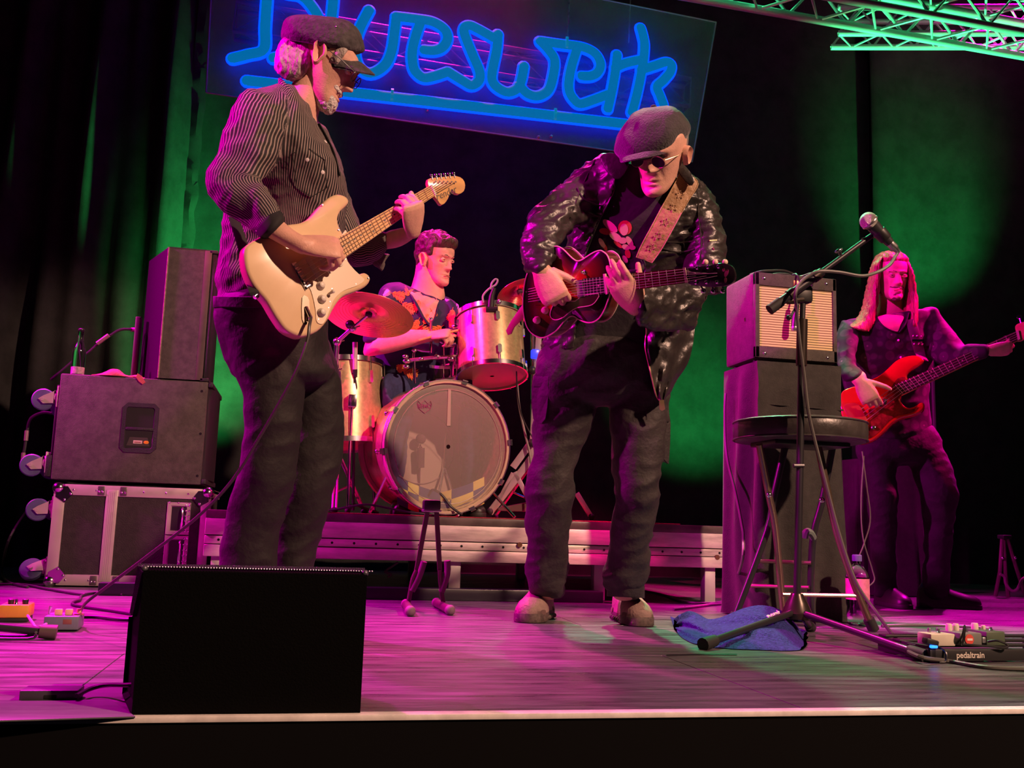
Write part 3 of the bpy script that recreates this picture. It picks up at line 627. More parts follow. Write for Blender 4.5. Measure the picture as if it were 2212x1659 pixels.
# ------------------------------------------------------------------ hand
def hand(mb, wrist, ydir, zdir, left=False, curl=((25, 35, 25),)*4, thumb=(-.75, .55, -.35), tcurl=(10, 15), sc=1.0, spread=2.5):
    y = V(ydir).normalized(); z = V(zdir); z = (z-y*z.dot(y)).normalized(); x = y.cross(z)
    s_ = -1 if left else 1       # thumb towards -x on a right hand seen from its back
    T = lambda a, b, c: V(wrist)+(x*a*s_+y*b+z*c)*sc
    mb.loft([[T(w*cos(t), yy, h*sin(t)+zz) for t in [2*pi*k/16*s_ for k in range(16)]] for yy, w, h, zz in ((-.014, .016, .012, 0), (-.004, .024, .0165, 0), (.010, .029, .018, 0), (.03, .036, .0165, 0), (.06, .041, .015, .001), (.085, .041, .013, .001), (.098, .036, .009, -.001))], True)
    tips = []
    for i, (bx, by, L) in enumerate(((-.029, .088, .072), (-.0095, .094, .080), (.0105, .091, .074), (.029, .082, .058))):
        c = curl[min(i, len(curl)-1)]; a = 0; p = V((bx, by-.012, 0)); pts = [(p.x, p.y, p.z)]; rs = [.0095]
        sp = rad((-1.5+i)*spread)
        for j, fr in enumerate((.47, .30, .23)):
            a += rad(c[j]); l = L*fr*(1.15 if j == 0 else 1)
            d_ = V((sin(sp)*cos(a), cos(sp)*cos(a), -sin(a)))
            m_ = p+d_*l*.5; pts.append(tuple(m_)); rs.append((.0094, .0086, .0078)[j]); p = p+d_*l; pts.append(tuple(p)); rs.append((.0096, .0086, .0062)[j])
        pts.append(tuple(p+d_*.0035)); rs.append(.003)
        mb.tube([T(*q) for q in pts], [r*sc*(.9 if i == 3 else 1) for r in rs], 10); tips.append(T(*p))
    d_ = V(thumb).normalized(); p = V((-.024, .018, -.004)); pts = [tuple(p)]; rs = [.0135]
    inw = V((.75, .35, -.55)).normalized()
    for j, l in enumerate((.044, .034, .027)):
        if j: d_ = (d_+inw*math.tan(rad(tcurl[j-1]))).normalized()
        p = p+d_*l; pts.append(tuple(p)); rs.append((.0118, .0105, .0078)[j])
    pts.append(tuple(p+d_*.004)); rs.append(.003)
    mb.tube([T(*q) for q in pts], [r*sc for r in rs], 10); tips.append(T(*p))
    return tips
# ------------------------------------------------------------------ head
def g2(x, z, cx, cz, sx_, sz_): return math.exp(-((x-cx)/sx_)**2-((z-cz)/sz_)**2)
HP = [(-.127, .004, -.070, -.060), (-.124, .020, -.088, -.040), (-.115, .034, -.094, -.015), (-.10, .045, -.095, .006), (-.08, .053, -.090, .03), (-.055, .061, -.087, .05), (-.03, .067, -.085, .073), (0, .073, -.087, .088),
      (.025, .0755, -.092, .095), (.05, .076, -.088, .096), (.08, .070, -.072, .085), (.10, .053, -.048, .062), (.112, .030, -.02, .036), (.117, .004, .002, .012)]
def head_at(z):
    for a, b in zip(HP[:-1], HP[1:]):
        if z <= b[0]:
            t = (z-a[0])/(b[0]-a[0]); return [a[i]+(b[i]-a[i])*t for i in (1, 2, 3)]
    return HP[-1][1:]
def head_grid(nr=84, nc=112, nose=1.0, face=True, flat=1.0):
    zs = [HP[i][0] for i in range(len(HP))]
    P, Q = [V((a[1], a[2], a[3])) for a in HP], None
    rows = []
    ks = 7; Zc, _ = crom([V((a[0], a[1], 0)) for a in HP], [1.]*len(HP), ks); Fc, _ = crom([V((a[2], a[3], 0)) for a in HP], [1.]*len(HP), ks)
    for a, b in zip(Zc, Fc):
        z, w, f, bk = a.x, max(a.y, .002), b.x, b.y; row = []
        for k in range(nc):
            t = 2*pi*k/nc; cx, sy = cos(t), sin(t)
            x = w*(abs(cx)**.92)*(1 if cx > 0 else -1); y = (f+bk)/2+(bk-f)/2*(abs(sy)**.92)*(1 if sy > 0 else -1)
            if face and sy < .25:
                fr = max(0, min(1, (.25-sy)/.5)); ax = abs(x)
                # nose
                if -.055 < z < .022:
                    if z > -.040: A = .004+.021*((.016-z)/.056)**1.15 if z < .016 else .004*(.022-z)/.006
                    else: A = .025*max(0, (z+.054)/.014)
                    sg_ = .0075+.006*max(0, min(1, (.01-z)/.05)); y -= nose*A*math.exp(-(x/sg_)**2)
                    y -= .007*g2(ax, z, .0135, -.040, .006, .007)
                y += .0125*g2(ax, z, .031, -.002, .015, .0105)*fr
                y -= .0062*g2(ax, z, .026, .017, .022, .0065)*fr+.004*g2(x, z, 0, .018, .012, .008)
                y -= .004*g2(ax, z, .045, -.026, .018, .014)*fr
                y -= .006*g2(x, z, 0, -.0685, .020, .0048)+.0065*g2(x, z, 0, -.0815, .018, .0052)
                y += .0045*g2(x, z, 0, -.0748, .026, .0020)+.003*g2(x, z, 0, -.0915, .018, .004)
                y -= .0065*g2(x, z, 0, -.108, .020, .011)
                y += .0028*g2(ax, z, .031+.25*(-.05-z), -.058, .005, .018)*fr
                y += .003*g2(ax, z, .05, -.062, .014, .02)*fr
            zz = z if z < .045 else .045+(z-.045)*flat
            if flat < 1 and y < 0: y *= 1-.3*max(0, min(1, (z-.012)/.05))
            row.append(V((x, y, zz)))
        rows.append(row)
    return rows
def ear(mb, M4, s_, es=1.0):
    R = []; c = V((s_*.076, .008, -.019))
    pr = [(.000, 1.02), (.010, 1.0), (.016, .86), (.012, .68), (.006, .5), (.001, .2)]
    for h, sc in pr:
        rr = []
        for k in range(20):
            t = 2*pi*k/20; z = .032*sin(t)*sc+(.003 if sin(t) > 0 else 0); y = .0185*cos(t)*sc*(1.1 if sin(t) > 0 else .78)
            rr.append(M4@(c+V((s_*(h+.008*max(0, y/.0185)-.002), (y-.006+.007*sin(t))*es, z*es))))
        R.append(rr)
    mb.loft(R, True)
def head_mx(px, py, d, yaw, pitch, roll, sc=1.0):
    R = Matrix.Rotation(rad(roll), 3, 'Y') @ Matrix.Rotation(rad(yaw), 3, 'Z') @ Matrix.Rotation(rad(pitch), 3, 'X')
    B = Matrix((CR, CF, CU)).transposed()
    M4 = (B@R*sc).to_4x4(); M4.translation = PD(px, py, d); return M4
def head(mb, M4, nose=1.0, flat=1.0, ears=1.0):
    mb.loft([[M4@p for p in r] for r in head_grid(nose=nose, flat=flat)], True)
    for s_ in (-1, 1): ear(mb, M4, s_, ears)
def shell(M4, fn, nc=112, flat=1.0):     # hair: the head's surface pushed out by fn, sunk under the skin where fn < 0
    mb = MB(); rows = head_grid(nc=nc, face=False, flat=flat); R = []
    for r in rows:
        rr = []
        for p in r:
            h = fn(p); d_ = (p-V((0, .005, -.01))).normalized(); rr.append(M4@(p+d_*h))
        R.append(rr)
    mb.loft(R, True); return mb
def pix(p):
    q = V(p)-CP; z = q.dot(CF); return W/2+F*q.dot(CR)/z, H/2-F*q.dot(CU)/z
def inpoly(x, y, P):
    c = False; n = len(P)
    for i in range(n):
        (x1, y1), (x2, y2) = P[i], P[i-1]
        if (y1 > y) != (y2 > y) and x < (x2-x1)*(y-y1)/(y2-y1)+x1: c = not c
    return c
def smoothstep(a, b, x): t = max(0, min(1, (x-a)/(b-a))); return t*t*(3-2*t)
SKIN = mat('skin', (.72, .40, .30), .48, var=.10, vscale=30, bump=.12, bscale=220, spec=.4)
EYEW = mat('eye_white', (.7, .66, .62), .25); IRIS = mat('iris', (.05, .04, .035), .2); LIP = mat('lip', (.45, .17, .14), .45)
def eyes(M4, parent, sc=1):
    for s_ in (-1, 1):
        c = M4@V((s_*.031, -.0735, -.003)); e = MB().ball(c, .0118*sc, 8).build('eye', EYEW, parent)
        f = (M4.to_3x3()@V((0, -1, .0))).normalized()
        MB().lathe(c+f*.0098*sc, f, [(.0058*sc, 0), (.0050*sc, .0016*sc), (.002*sc, .0026*sc)], 12).build('iris', IRIS, e)
        ld = MB()
        for top in (1, -1):
            pts = [M4@V((s_*(.031+.0155*cos(t)), -.0835+.006*abs(cos(t))**2, -.003+top*(.0042 if top > 0 else .0042)*sin(t))) for t in [pi*k/8 for k in range(9)]]
            ld.tube(pts, .0036*sc, 6)
        ld.build('eyelid', SKIN, parent)
def patch(M4, name, m, parent, outline, y0, th=.004, nseg=3):
    return None
def brim(mb, L, R, rd, fwd, a0, a1, ln, droop, th=.004, n=18):
    c = (L+R)/2; A = (R-L)/2; v = (c-CP).normalized(); a = A.normalized(); B = (v-a*v.dot(a)).normalized()*rd
    up = fwd.cross(B).normalized()
    if up.dot(CU) < 0: up = -up
    R1, R2 = [], []
    for k in range(n+1):
        t = rad(a0+(a1-a0)*k/n); w = sin(pi*k/n)**.6; q = c+A*cos(t)+B*sin(t); f = (k/n-.5)*2
        row = [q-fwd*.012, q+fwd*ln*w*.5-up*droop*.3*f*f, q+fwd*ln*w-up*droop*(.35+f*f*.65)]
        R1.append(row+[p-up*th for p in reversed(row)])
    mb.loft(R1, True)

def edge_on(objs, pts, off):
    out = []
    for x, y in pts:
        b = None
        for o in objs:
            q, n_ = hit(o, x, y)
            if q and (b is None or (q-CP).length < (b-CP).length): b = q
        if b: out.append(b-(b-CP).normalized()*off)
    return out
def surf_patch(objs, poly, off, th=.003, nr=5):
    cx = sum(p[0] for p in poly)/len(poly); cy = sum(p[1] for p in poly)/len(poly)
    P2_ = curve([V((*p, 0)) for p in poly], 4, True); R = []
    for j in range(nr+1):
        f = max(.02, j/nr); row = []
        for q in P2_:
            e = edge_on(objs, [(cx+(q.x-cx)*f, cy+(q.y-cy)*f)], off); row.append(e[0] if e else None)
        R.append(row)
    for r in R:
        ok = [p for p in r if p is not None]
        if not ok: return None
        md = sorted((p-CP).dot(CF) for p in ok)[len(ok)//2]
        for i in range(len(r)):
            if r[i] is None or abs((r[i]-CP).dot(CF)-md) > .08: r[i] = ok[0] if r[i] is None else r[i]
    mb = MB(); mb.loft(R, True); return mb
# ================================================================== guitarist with the cream guitar (nearest, left)
D1 = 2.85
p1 = MB()
M1 = head_mx(708, 124, D1, 92, 33, 2, 1.05)
head(p1, M1, 1.1, .3, .98)
nk = MB(); secs(nk, D1, [(610, 230, 690, 290, 0, .06), (622, 205, 684, 262, 0, .058), (640, 165, 690, 235, 0, .055), (655, 130, 705, 190, 0, .05)])
secs(nk, D1, [(560, 240, 690, 300, .03, .11), (545, 310, 695, 350, .03, .11), (530, 380, 710, 400, .06, .09), (520, 480, 710, 480, .07, .09), (510, 600, 690, 610, .06, .09), (510, 720, 680, 730, 0, .10)])
for S in ([(520, 720, 640, 740, -.07, .07), (545, 850, 640, 855, -.07, .06), (540, 1000, 625, 1005, -.08, .055), (500, 1150, 590, 1155, -.06, .05), (500, 1310, 560, 1315, -.05, .04)], [(580, 720, 700, 740, .08, .07), (625, 850, 715, 855, .08, .06), (620, 1000, 715, 1005, .06, .055), (605, 1150, 680, 1155, .08, .05), (605, 1310, 660, 1315, .09, .04)]): secs(nk, D1, S)
add(p1, remesh(nk, .012, 2))
rh = MB()      # right forearm and hand over the strings
secs(rh, D1, [(520, 460, 575, 420, -.24, .04), (560, 500, 603, 468, -.27, .036), (603, 526, 635, 497, -.285, .031), (636, 543, 662, 512, -.29, .024), (652, 550, 680, 518, -.285, .020)])
TIPS1 = hand(rh, PD(645, 527, D1-.287), cv(.93, -.06, -.30), cv(.15, .72, .68), False, ((46, 58, 34), (54, 62, 38), (62, 64, 40), (72, 64, 40)), (-.5, .75, -.5), (25, 30), 1.12)
add(p1, remesh(rh, .0032, 2))
lh = MB()      # left forearm and fretting hand
secs(lh, D1, [(650, 300, 705, 290, .14, .04), (695, 420, 730, 410, .2, .035), (768, 540, 795, 506, .18, .032), (837, 538, 842, 498, .12, .036), (870, 530, 865, 493, .07, .03), (899, 510, 878, 492, .038, .024)])
hand(lh, PD(893, 503, D1+.030), cv(.05, .77, .60), cv(.65, -.50, .55), True, ((66, 30, 12), (70, 34, 14), (74, 36, 16), (78, 38, 18)), (-.35, .75, -.75), (5, 10), .98, 4)
add(p1, remesh(lh, .003, 2))
P1 = p1.build('person', SKIN, None, label='man in a black cap and pinstriped shirt looking down at his cream guitar', cat='person', ang=70)
P1['_o'] = list(P1.location)
eyes(M1, P1, 1.05)
# striped shirt
sh = MB()
secs(sh, D1, [(622, 190, 682, 262, 0, .075), (590, 196, 698, 272, 0, .12), (556, 205, 706, 290, .01, .165), (525, 255, 722, 330, .01, .175), (506, 330, 740, 375, .02, .15), (492, 430, 750, 430, .05, .135), (478, 530, 742, 525, .06, .135), (471, 600, 726, 610, .05, .14), (472, 648, 700, 668, .04, .145)], p=2.3)
ra = MB(); RA = [(536, 193, 630, 250, -.10, .075), (503, 232, 622, 300, -.15, .075), (472, 312, 600, 352, -.18, .07), (444, 383, 575, 385, -.2, .066), (455, 428, 566, 392, -.215, .062), (490, 464, 574, 402, -.235, .056), (528, 492, 594, 432, -.255, .050), (556, 509, 606, 466, -.27, .045)]
secs(ra, D1, RA)
LA = [(640, 285, 712, 300, .12, .07), (672, 400, 742, 395, .18, .07), (715, 500, 778, 480, .19, .062), (756, 575, 790, 498, .175, .056), (800, 572, 818, 500, .15, .05), (824, 558, 830, 502, .13, .045)]
la = MB(); secs(la, D1, LA)
full = MB(); [add(full, q) for q in (sh, ra, la)]
rm = remesh(full, .0065, 3)
fA = folds(.014, 7, 12, 2.2)
def shirtfold(p, n):
    return fA(p, n)
displace(rm, shirtfold)
SHIRT1 = bpy.data.materials.new('pinstripe_cotton'); SHIRT1.use_nodes = True; nt = SHIRT1.node_tree; b_ = nt.nodes['Principled BSDF']; b_.inputs['Roughness'].default_value = .8
at = nt.nodes.new('ShaderNodeAttribute'); at.attribute_name = 'stripe'; mt = nt.nodes.new('ShaderNodeMath'); mt.operation = 'SINE'
cr = nt.nodes.new('ShaderNodeValToRGB'); cr.color_ramp.elements[0].position = .60; cr.color_ramp.elements[0].color = (.012, .010, .012, 1); cr.color_ramp.elements[1].position = .80; cr.color_ramp.elements[1].color = (.29, .23, .21, 1)
mr = nt.nodes.new('ShaderNodeMath'); mr.operation = 'MULTIPLY_ADD'; mr.inputs[1].default_value = .5; mr.inputs[2].default_value = .5
L = nt.links.new; L(at.outputs['Fac'], mt.inputs[0]); L(mt.outputs[0], mr.inputs[0]); L(mr.outputs[0], cr.inputs[0]); L(cr.outputs[0], b_.inputs['Base Color'])
tc = nt.nodes.new('ShaderNodeTexCoord'); n2 = nt.nodes.new('ShaderNodeTexNoise'); n2.inputs['Scale'].default_value = 22; n2.inputs['Detail'].default_value = 3; bp = nt.nodes.new('ShaderNodeBump'); bp.inputs['Strength'].default_value = .45; bp.inputs['Distance'].default_value = .02
L(tc.outputs['Object'], n2.inputs['Vector']); L(n2.outputs['Fac'], bp.inputs['Height']); L(bp.outputs[0], b_.inputs['Normal'])
def stripes(o, verts, axes, spacing):
    # axes: list of (polyline points, radius); the phase runs around the nearest axis so that stripes follow it
    Pv = np.array([tuple(v) for v in verts]); best = np.full(len(Pv), 1e9); ph = np.zeros(len(Pv))
    for pts, rds, ref in axes:
        pts, rds = crom([V(p) for p in pts], rds, 8)
        A = np.array([tuple(p) for p in pts]); T = np.gradient(A, axis=0); T /= np.linalg.norm(T, axis=1)[:, None]
        ref_ = np.array(tuple(ref)); N = ref_-T*(T@ref_)[:, None]; N /= np.linalg.norm(N, axis=1)[:, None]; B = np.cross(T, N)
        dd = np.linalg.norm(Pv[:, None, :]-A[None], axis=2)/np.array(rds)[None]; k = dd.argmin(1)
        q = Pv-A[k]; th = np.arctan2((q*B[k]).sum(1), (q*N[k]).sum(1)); s_ = dd[np.arange(len(Pv)), k]
        r = float(np.mean(rds)); n_ = round(2*pi*r/spacing)
        use = s_ < best; best[use] = s_[use]; ph[use] = (th*n_)[use]
    a = o.data.attributes.new('stripe', 'FLOAT', 'POINT'); a.data.foreach_set('value', ph.astype(np.float32))
mid = lambda S, d0: [(PD(r[0], r[1], d0+r[4])+PD(r[2], r[3], d0+r[4]))/2 for r in S]
TOR = [(580, 200, 698, 272, 0, .1), (506, 330, 742, 380, 0, .1), (478, 530, 742, 525, 0, .1), (472, 660, 700, 668, 0, .1)]
s1 = rm.build('shirt', SHIRT1, P1, ang=80)
stripes(s1, rm.v, [(mid(TOR, D1), [.15, .165, .165, .16], -CF), (mid(RA, D1), [.075, .075, .072, .07, .065, .058, .052, .048], -CF), (mid(LA, D1), [.065]*6, -CF)], .0092)
# collar, cuff, placket details
CUFFM = mat('dark_cuff', (.012, .011, .013), .8)
cl = MB(); cl.loft([[V(p) for p in ring(PD(*a, D1), PD(*b, D1), rd, 30)] for a, b, rd in (((612, 200), (688, 270), .080), ((604, 186), (684, 262), .082), ((604, 172), (678, 246), .076), ((609, 170), (672, 240), .066), ((614, 186), (676, 254), .066))], False)
co = cl.build('collar', SHIRT1, s1, ang=80)
stripes(co, cl.v, [([PD(580, 240, D1), PD(690, 190, D1)], [.1, .1], CF)], .0085)
Pv = [tuple(v) for v in cl.v]; a_ = np.array(Pv)@np.array(tuple((CU*.8+CR*-.5).normalized())); co.data.attributes['stripe'].data.foreach_set('value', (a_*2*pi/.0085).astype(np.float32))
ck = MB(); secs(ck, D1, [(548, 500, 597, 448, -.262, .052), (560, 512, 612, 462, -.27, .052), (566, 514, 615, 474, -.273, .047)]); ck.build('cuff', CUFFM, s1)
tl = MB(); secs(tl, D1, [(800, 556, 842, 550, .15, .02), (806, 572, 832, 565, .14, .012), (818, 580, 832, 572, .14, .006), (824, 586, 829, 580, .14, .004)]); t_ = tl.build('shirt_tail', SHIRT1, s1); stripes(t_, tl.v, [([PD(820, 540, D1+.15), PD(826, 590, D1+.14)], [.05, .05], CF)], .0092)
for x, y in ((664, 345), (703, 306), (697, 372), (556, 500)):
    q, n_ = hit(s1, x, y)
    if q: MB().lathe(q-n_*.001, n_, [(.0055, 0), (.0055, .002), (.003, .003)], 12).build('snap_button', mat('pearl', (.8, .75, .75), .25), s1)
pk = [hit(s1, x, y, .002)[0] for x, y in ((632, 330), (668, 322), (700, 345), (706, 405), (672, 425), (640, 405))]
if all(pk): MB().tube(pk+[pk[0]], .0011, 5).build('pocket_seam', CUFFM, s1)
q = [hit(s1, x, y, .003)[0] for x, y in ((686, 268), (704, 300), (720, 335), (731, 380))]
q = [a for a in q if a]
if len(q) > 2: MB().tube(q, .006, 6, flat=.5, smooth=4).build('placket', CUFFM, s1)
# trousers
TR1 = mat('black_denim', (.010, .008, .008), .75, var=.3, vscale=12, bump=.4, bscale=40)
tm = MB()
secs(tm, D1, [(471, 655, 706, 655, 0, .165), (474, 700, 708, 700, 0, .16), (492, 760, 712, 760, 0, .15), (512, 810, 722, 800, 0, .14)], p=2.3)
secs(tm, D1, [(476, 700, 640, 735, -.06, .10), (506, 790, 655, 800, -.075, .095), (527, 880, 655, 880, -.08, .088), (528, 950, 648, 950, -.085, .08), (514, 1020, 638, 1020, -.085, .076), (494, 1090, 622, 1095, -.07, .074), (480, 1160, 604, 1165, -.06, .072), (474, 1225, 598, 1232, -.055, .074), (480, 1310, 592, 1316, -.05, .07), (486, 1344, 588, 1346, -.05, .07)])
secs(tm, D1, [(560, 700, 712, 730, .07, .10), (590, 790, 728, 790, .08, .095), (608, 880, 741, 880, .085, .088), (606, 960, 738, 960, .08, .08), (600, 1030, 728, 1030, .07, .076), (594, 1095, 712, 1095, .075, .072), (588, 1160, 690, 1165, .085, .07), (588, 1225, 674, 1230, .09, .07), (594, 1300, 676, 1304, .09, .066), (598, 1326, 672, 1328, .09, .066)])
rm = remesh(tm, .0075, 3); displace(rm, folds(.013, 5, 10, 7.7)); T1 = rm.build('trousers', TR1, P1, ang=80)
wb = MB(); wb.loft([ring(PD(469, y, D1), PD(707, y+3, D1), r, 36, 2.3) for y, r in ((640, .166), (641, .172), (662, .174), (664, .168))], False); wb.build('waistband', TR1, T1)
SHOE1 = mat('black_shoe', (.02, .018, .018), .4)
def shoe(parent, heel, toe, m, sole, w=.048, h=.075, name='shoe', th=.022):
    hl, tt = V(heel), V(toe); hl.z = tt.z = 0; f = (tt-hl); Ln = f.length; f.normalize(); s_ = f.cross(V((0, 0, 1)))
    def sec(t, ww, hh, z0, flat=.55, n=20):
        c = hl+f*(Ln*t); out = []
        for k in range(n):
            a = 2*pi*k/n; x, z = cos(a), sin(a)
            out.append(c+s_*(ww*x)+V((0, 0, z0+(hh*(abs(z)**.8) if z > 0 else -.004*abs(z)))))
        return out
    mb = MB().loft([sec(-.02, w*.45, h*.5, th), sec(0, w*.62, h*.9, th), sec(.08, w*.74, h*1.25, th), sec(.25, w*.78, h*1.3, th), sec(.42, w*.82, h*1.0, th), sec(.58, w*.95, h*.78, th), sec(.75, w, h*.62, th), sec(.9, w*.86, h*.50, th), sec(.98, w*.55, h*.34, th), sec(1.005, w*.25, h*.18, th)], True)
    o = mb.build(name, m, parent)
    if name == 'boot':
        for t0, nm_ in ((.76, 'toe_guard'), (-.03, 'heel_guard')):
            q = [sec(t0+.045*k*(1 if t0 > 0 else .9), w*(f_ if t0 > 0 else g_), h*.36, th*.9) for k, (f_, g_) in enumerate(((1.06, .52), (1.03, .70), (.98, .78), (.90, .82), (.72, .84), (.42, .85)))]
            MB().loft(q, True).build(nm_, mat('boot_guard', (.13, .075, .065), .7, var=.3, vscale=30), o)
    sb_ = MB(); top = []
    for t, ww in ((-.025, .3), (0, .66), (.08, .80), (.25, .80), (.45, .84), (.6, .98), (.76, 1.05), (.9, .92), (.985, .6), (1.015, .25)): top.append((t, ww*w))
    ol = [hl+f*Ln*t+s_*ww for t, ww in top]+[hl+f*Ln*t-s_*ww for t, ww in reversed(top)]
    sb_.prism([p+V((0, 0, .001)) for p in ol], (0, 0, th), bev=.003); sb_.build('sole', sole, o)
    return o
SOLE = mat('sole_black', (.02, .018, .017), .6)
fw_ = CR*.72+CF*.62; fw_.z = 0; fw_.normalize()
for px_, d_ in (((537, 1335), D1-.05), ((635, 1318), D1+.09)):
    a = PD(*px_, d_); shoe(P1, a-fw_*.085, a+fw_*.20, SHOE1, SOLE, .048, .085)
# hair, beard, cap, glasses
HAIR1 = mat('grey_hair', (.42, .36, .32), .5, var=.45, vscale=60, stretch=(1, 1, .35), bump=.8, bscale=110)
WHITEH = mat('white_beard', (.72, .66, .63), .6, var=.2, vscale=80, bump=.9, bscale=140)
hm = MB(); secs(hm, D1, [(618, 84, 684, 92, .0, .078), (604, 102, 692, 106, .0, .086), (597, 124, 692, 126, .0, .088), (597, 143, 688, 143, .0, .085), (606, 158, 674, 160, .0, .078), (622, 168, 660, 170, .0, .066)], p=3.6)
hm = remesh(hm, .0045, 2)
displace(hm, lambda p, n: .0065*noise.noise(V((p.x*22, p.y*30, p.z*11)))+-.003*abs(sin(pix(p)[0]*.16+pix(p)[1]*.05+4*noise.noise(p*16)))+.0025*noise.noise(p*90))
hm.build('hair', HAIR1, P1, ang=80)
def h1(p):
    return -.006+.013*smoothstep(-.058, -.048, p.y)*smoothstep(-.022, -.034, p.y)*smoothstep(-.028, -.008, p.z)*smoothstep(.05, .03, p.z)*smoothstep(.045, .06, abs(p.x))+.002*noise.noise(p*90)
shell(M1, h1, flat=.3).build('sideburn', HAIR1, P1, ang=80)
def bd(p):
    x, z = abs(p.x), p.z; front = smoothstep(-.035, -.06, p.y)
    goat = math.exp(-((x)/.036)**4)*smoothstep(-.075, -.088, z)
    mous = g2(x, z, .014, -.0615, .022, .008)
    return -.006+front*max(goat*(.013), mous*.014)+.0045*noise.noise(p*140)*front*max(goat, mous)
shell(M1, bd, flat=.3).build('beard', WHITEH, P1, ang=80)
CAPM = mat('black_cap', (.055, .047, .052), .85, var=.45, vscale=35, bump=.6, bscale=90)
cp = MB(); CS = [(620, 94, 752, 122, 0, .084), (612, 86, 762, 120, 0, .090), (611, 62, 785, 108, 0, .106), (619, 43, 777, 72, 0, .103), (636, 33, 752, 46, 0, .085), (662, 31, 722, 37, 0, .045)]
rgs = []
Ls, Ds = crom([PD(r[0], r[1], D1) for r in CS], [r[5] for r in CS], 5); Rs, _ = crom([PD(r[2], r[3], D1) for r in CS], [1.]*6, 5)
cp.loft([[q+CU*(.017*max(0, -sin(2*pi*k/48))*max(0, 1-jj/9))+(q-(a+b)/2).normalized()*.004*noise.noise(q*26) for k, q in enumerate(ring(a, b, d, 48, 2.2))] for jj, (a, b, d) in enumerate(zip(Ls, Rs, Ds))], True)
cap1 = cp.build('cap', CAPM, P1, ang=70)
bd_ = MB(); bd_.loft([[q+CU*(.017*max(0, -sin(2*pi*k/48))) for k, q in enumerate(ring(PD(614-e, 92+y, D1), PD(760+e, 124+y, D1), .089+r, 48, 2.1))] for e, y, r in ((0, 4, .0), (2, 3, .003), (3, -9, .004), (1, -10, .001))], False); bd_.build('cap_band', CAPM, cap1)
br = MB(); brim(br, PD(622, 98, D1), PD(760, 124, D1), .088, cv(.86, -.50, .08), -62, 62, .085, .03); br.build('visor', CAPM, cap1)
q, n_ = hit(cap1, 726, 58)
if q: MB().ball(q, .0035, 5).build('eyelet', STEEL, cap1)
gl = MB()
for s_ in (-1, 1):
    pts = [M1@V((s_*.033+.021*cos(t), -.1+.006*abs(s_*.033+.021*cos(t))*8*.1, -.006+.016*sin(t))) for t in [2*pi*k/16 for k in range(17)]]
    gl.tube(pts, .0014, 6); gl.tube([M1@V((s_*.054, -.096, 0)), M1@V((s_*.077, -.06, .002)), M1@V((s_*.08, .012, .004))], .0013, 6)
gl.build('glasses', BLACKMET, P1)
# ------------------------------------------------------------------ cream electric guitar
GP = Plane((600, 650, 2.555), (930, 413, 2.96), (780, 600, 2.735))
CREAM = mat('cream_lacquer', (.80, .58, .34), .22, coat=.6, var=.06, vscale=6)
MAPLE = mat('maple_lacquer', (.70, .40, .16), .25, coat=.5, var=.15, vscale=9, stretch=(1, 1, 5))
g1 = thing('electric_guitar', GP.at(600, 650), 'cream solid-body electric guitar with maple neck, held by the man in the cap', 'guitar')
OUT = [(749, 424), (755, 436), (746, 447), (736, 457), (731, 474), (735, 490), (742, 505), (745, 530), (746, 546), (753, 563), (763, 578), (776, 590), (789, 588), (799, 595), (801, 606), (790, 619), (766, 630), (742, 640), (724, 663), (708, 693), (687, 715), (658, 726), (640, 724), (616, 710), (594, 679), (577, 650), (560, 630), (545, 609), (534, 585), (529, 560), (529, 540), (536, 527), (560, 512), (590, 496), (622, 484), (650, 480), (672, 468), (691, 446), (710, 427), (730, 418)]
body = MB(); o3 = curve([GP.at(*p) for p in OUT], 3, True); body.prism(o3, -GP.n*.044, bev=.009)
body.build('body', CREAM, g1, ang=50)
PG = [(722, 530), (738, 507), (748, 500), (747, 555), (760, 578), (780, 598), (786, 606), (770, 618), (742, 628), (722, 645), (712, 668), (700, 696), (690, 700), (683, 693), (681, 672), (676, 645), (668, 622), (655, 612), (646, 590), (640, 573), (665, 548), (700, 532)]
MB().prism(curve(GP.l(PG, .0002), 3, True), GP.n*.0022).build('pickguard', mat('pickguard_cream', (.74, .60, .42), .3, coat=.3), g1)
def on(p, o=0): return GP.at(*p, o)
ndir = (on((930, 413))-on((739, 532))).normalized()
cross = GP.n.cross(ndir)
nkq = MB()
nb = [on((724, 517), .002), on((927, 402), .002), on((937, 424), .002), on((744, 556), .002)]
nkq.loft([[a+GP.n*.004, b+GP.n*.004, b*.88+a*.12-GP.n*.012, (a+b)/2-GP.n*.02, a*.88+b*.12-GP.n*.012] for a, b in ((nb[0], nb[3]), (nb[1], nb[2]))], True)
nk1 = nkq.build('neck', MAPLE, g1)
HS = [(925, 402), (924, 390), (929, 385), (955, 382), (985, 380), (1000, 387), (1005, 400), (1002, 413), (992, 419), (983, 417), (976, 411), (972, 417), (968, 429), (960, 440), (952, 442), (946, 434), (938, 424)]
MB().prism(curve(GP.l(HS, .001), 2, True), -GP.n*.014, bev=.002).build('headstock', MAPLE, g1)
FRET = mat('fret_wire', (.35, .2, .1), .35, .5)
def at_n(s_, t_, o): # s along the neck 0 body..1 nut, t across 0 top..1 bottom
    return (nb[0].lerp(nb[1], s_)).lerp(nb[3].lerp(nb[2], s_), t_)+GP.n*o
for k in range(1, 22):
    s_ = 1-(1-2**(-k/12))/(1-2**(-21.6/12)); MB().tube([at_n(s_, .02, .0045), at_n(s_, .98, .0045)], .0009, 5).build('fret', FRET, nk1)
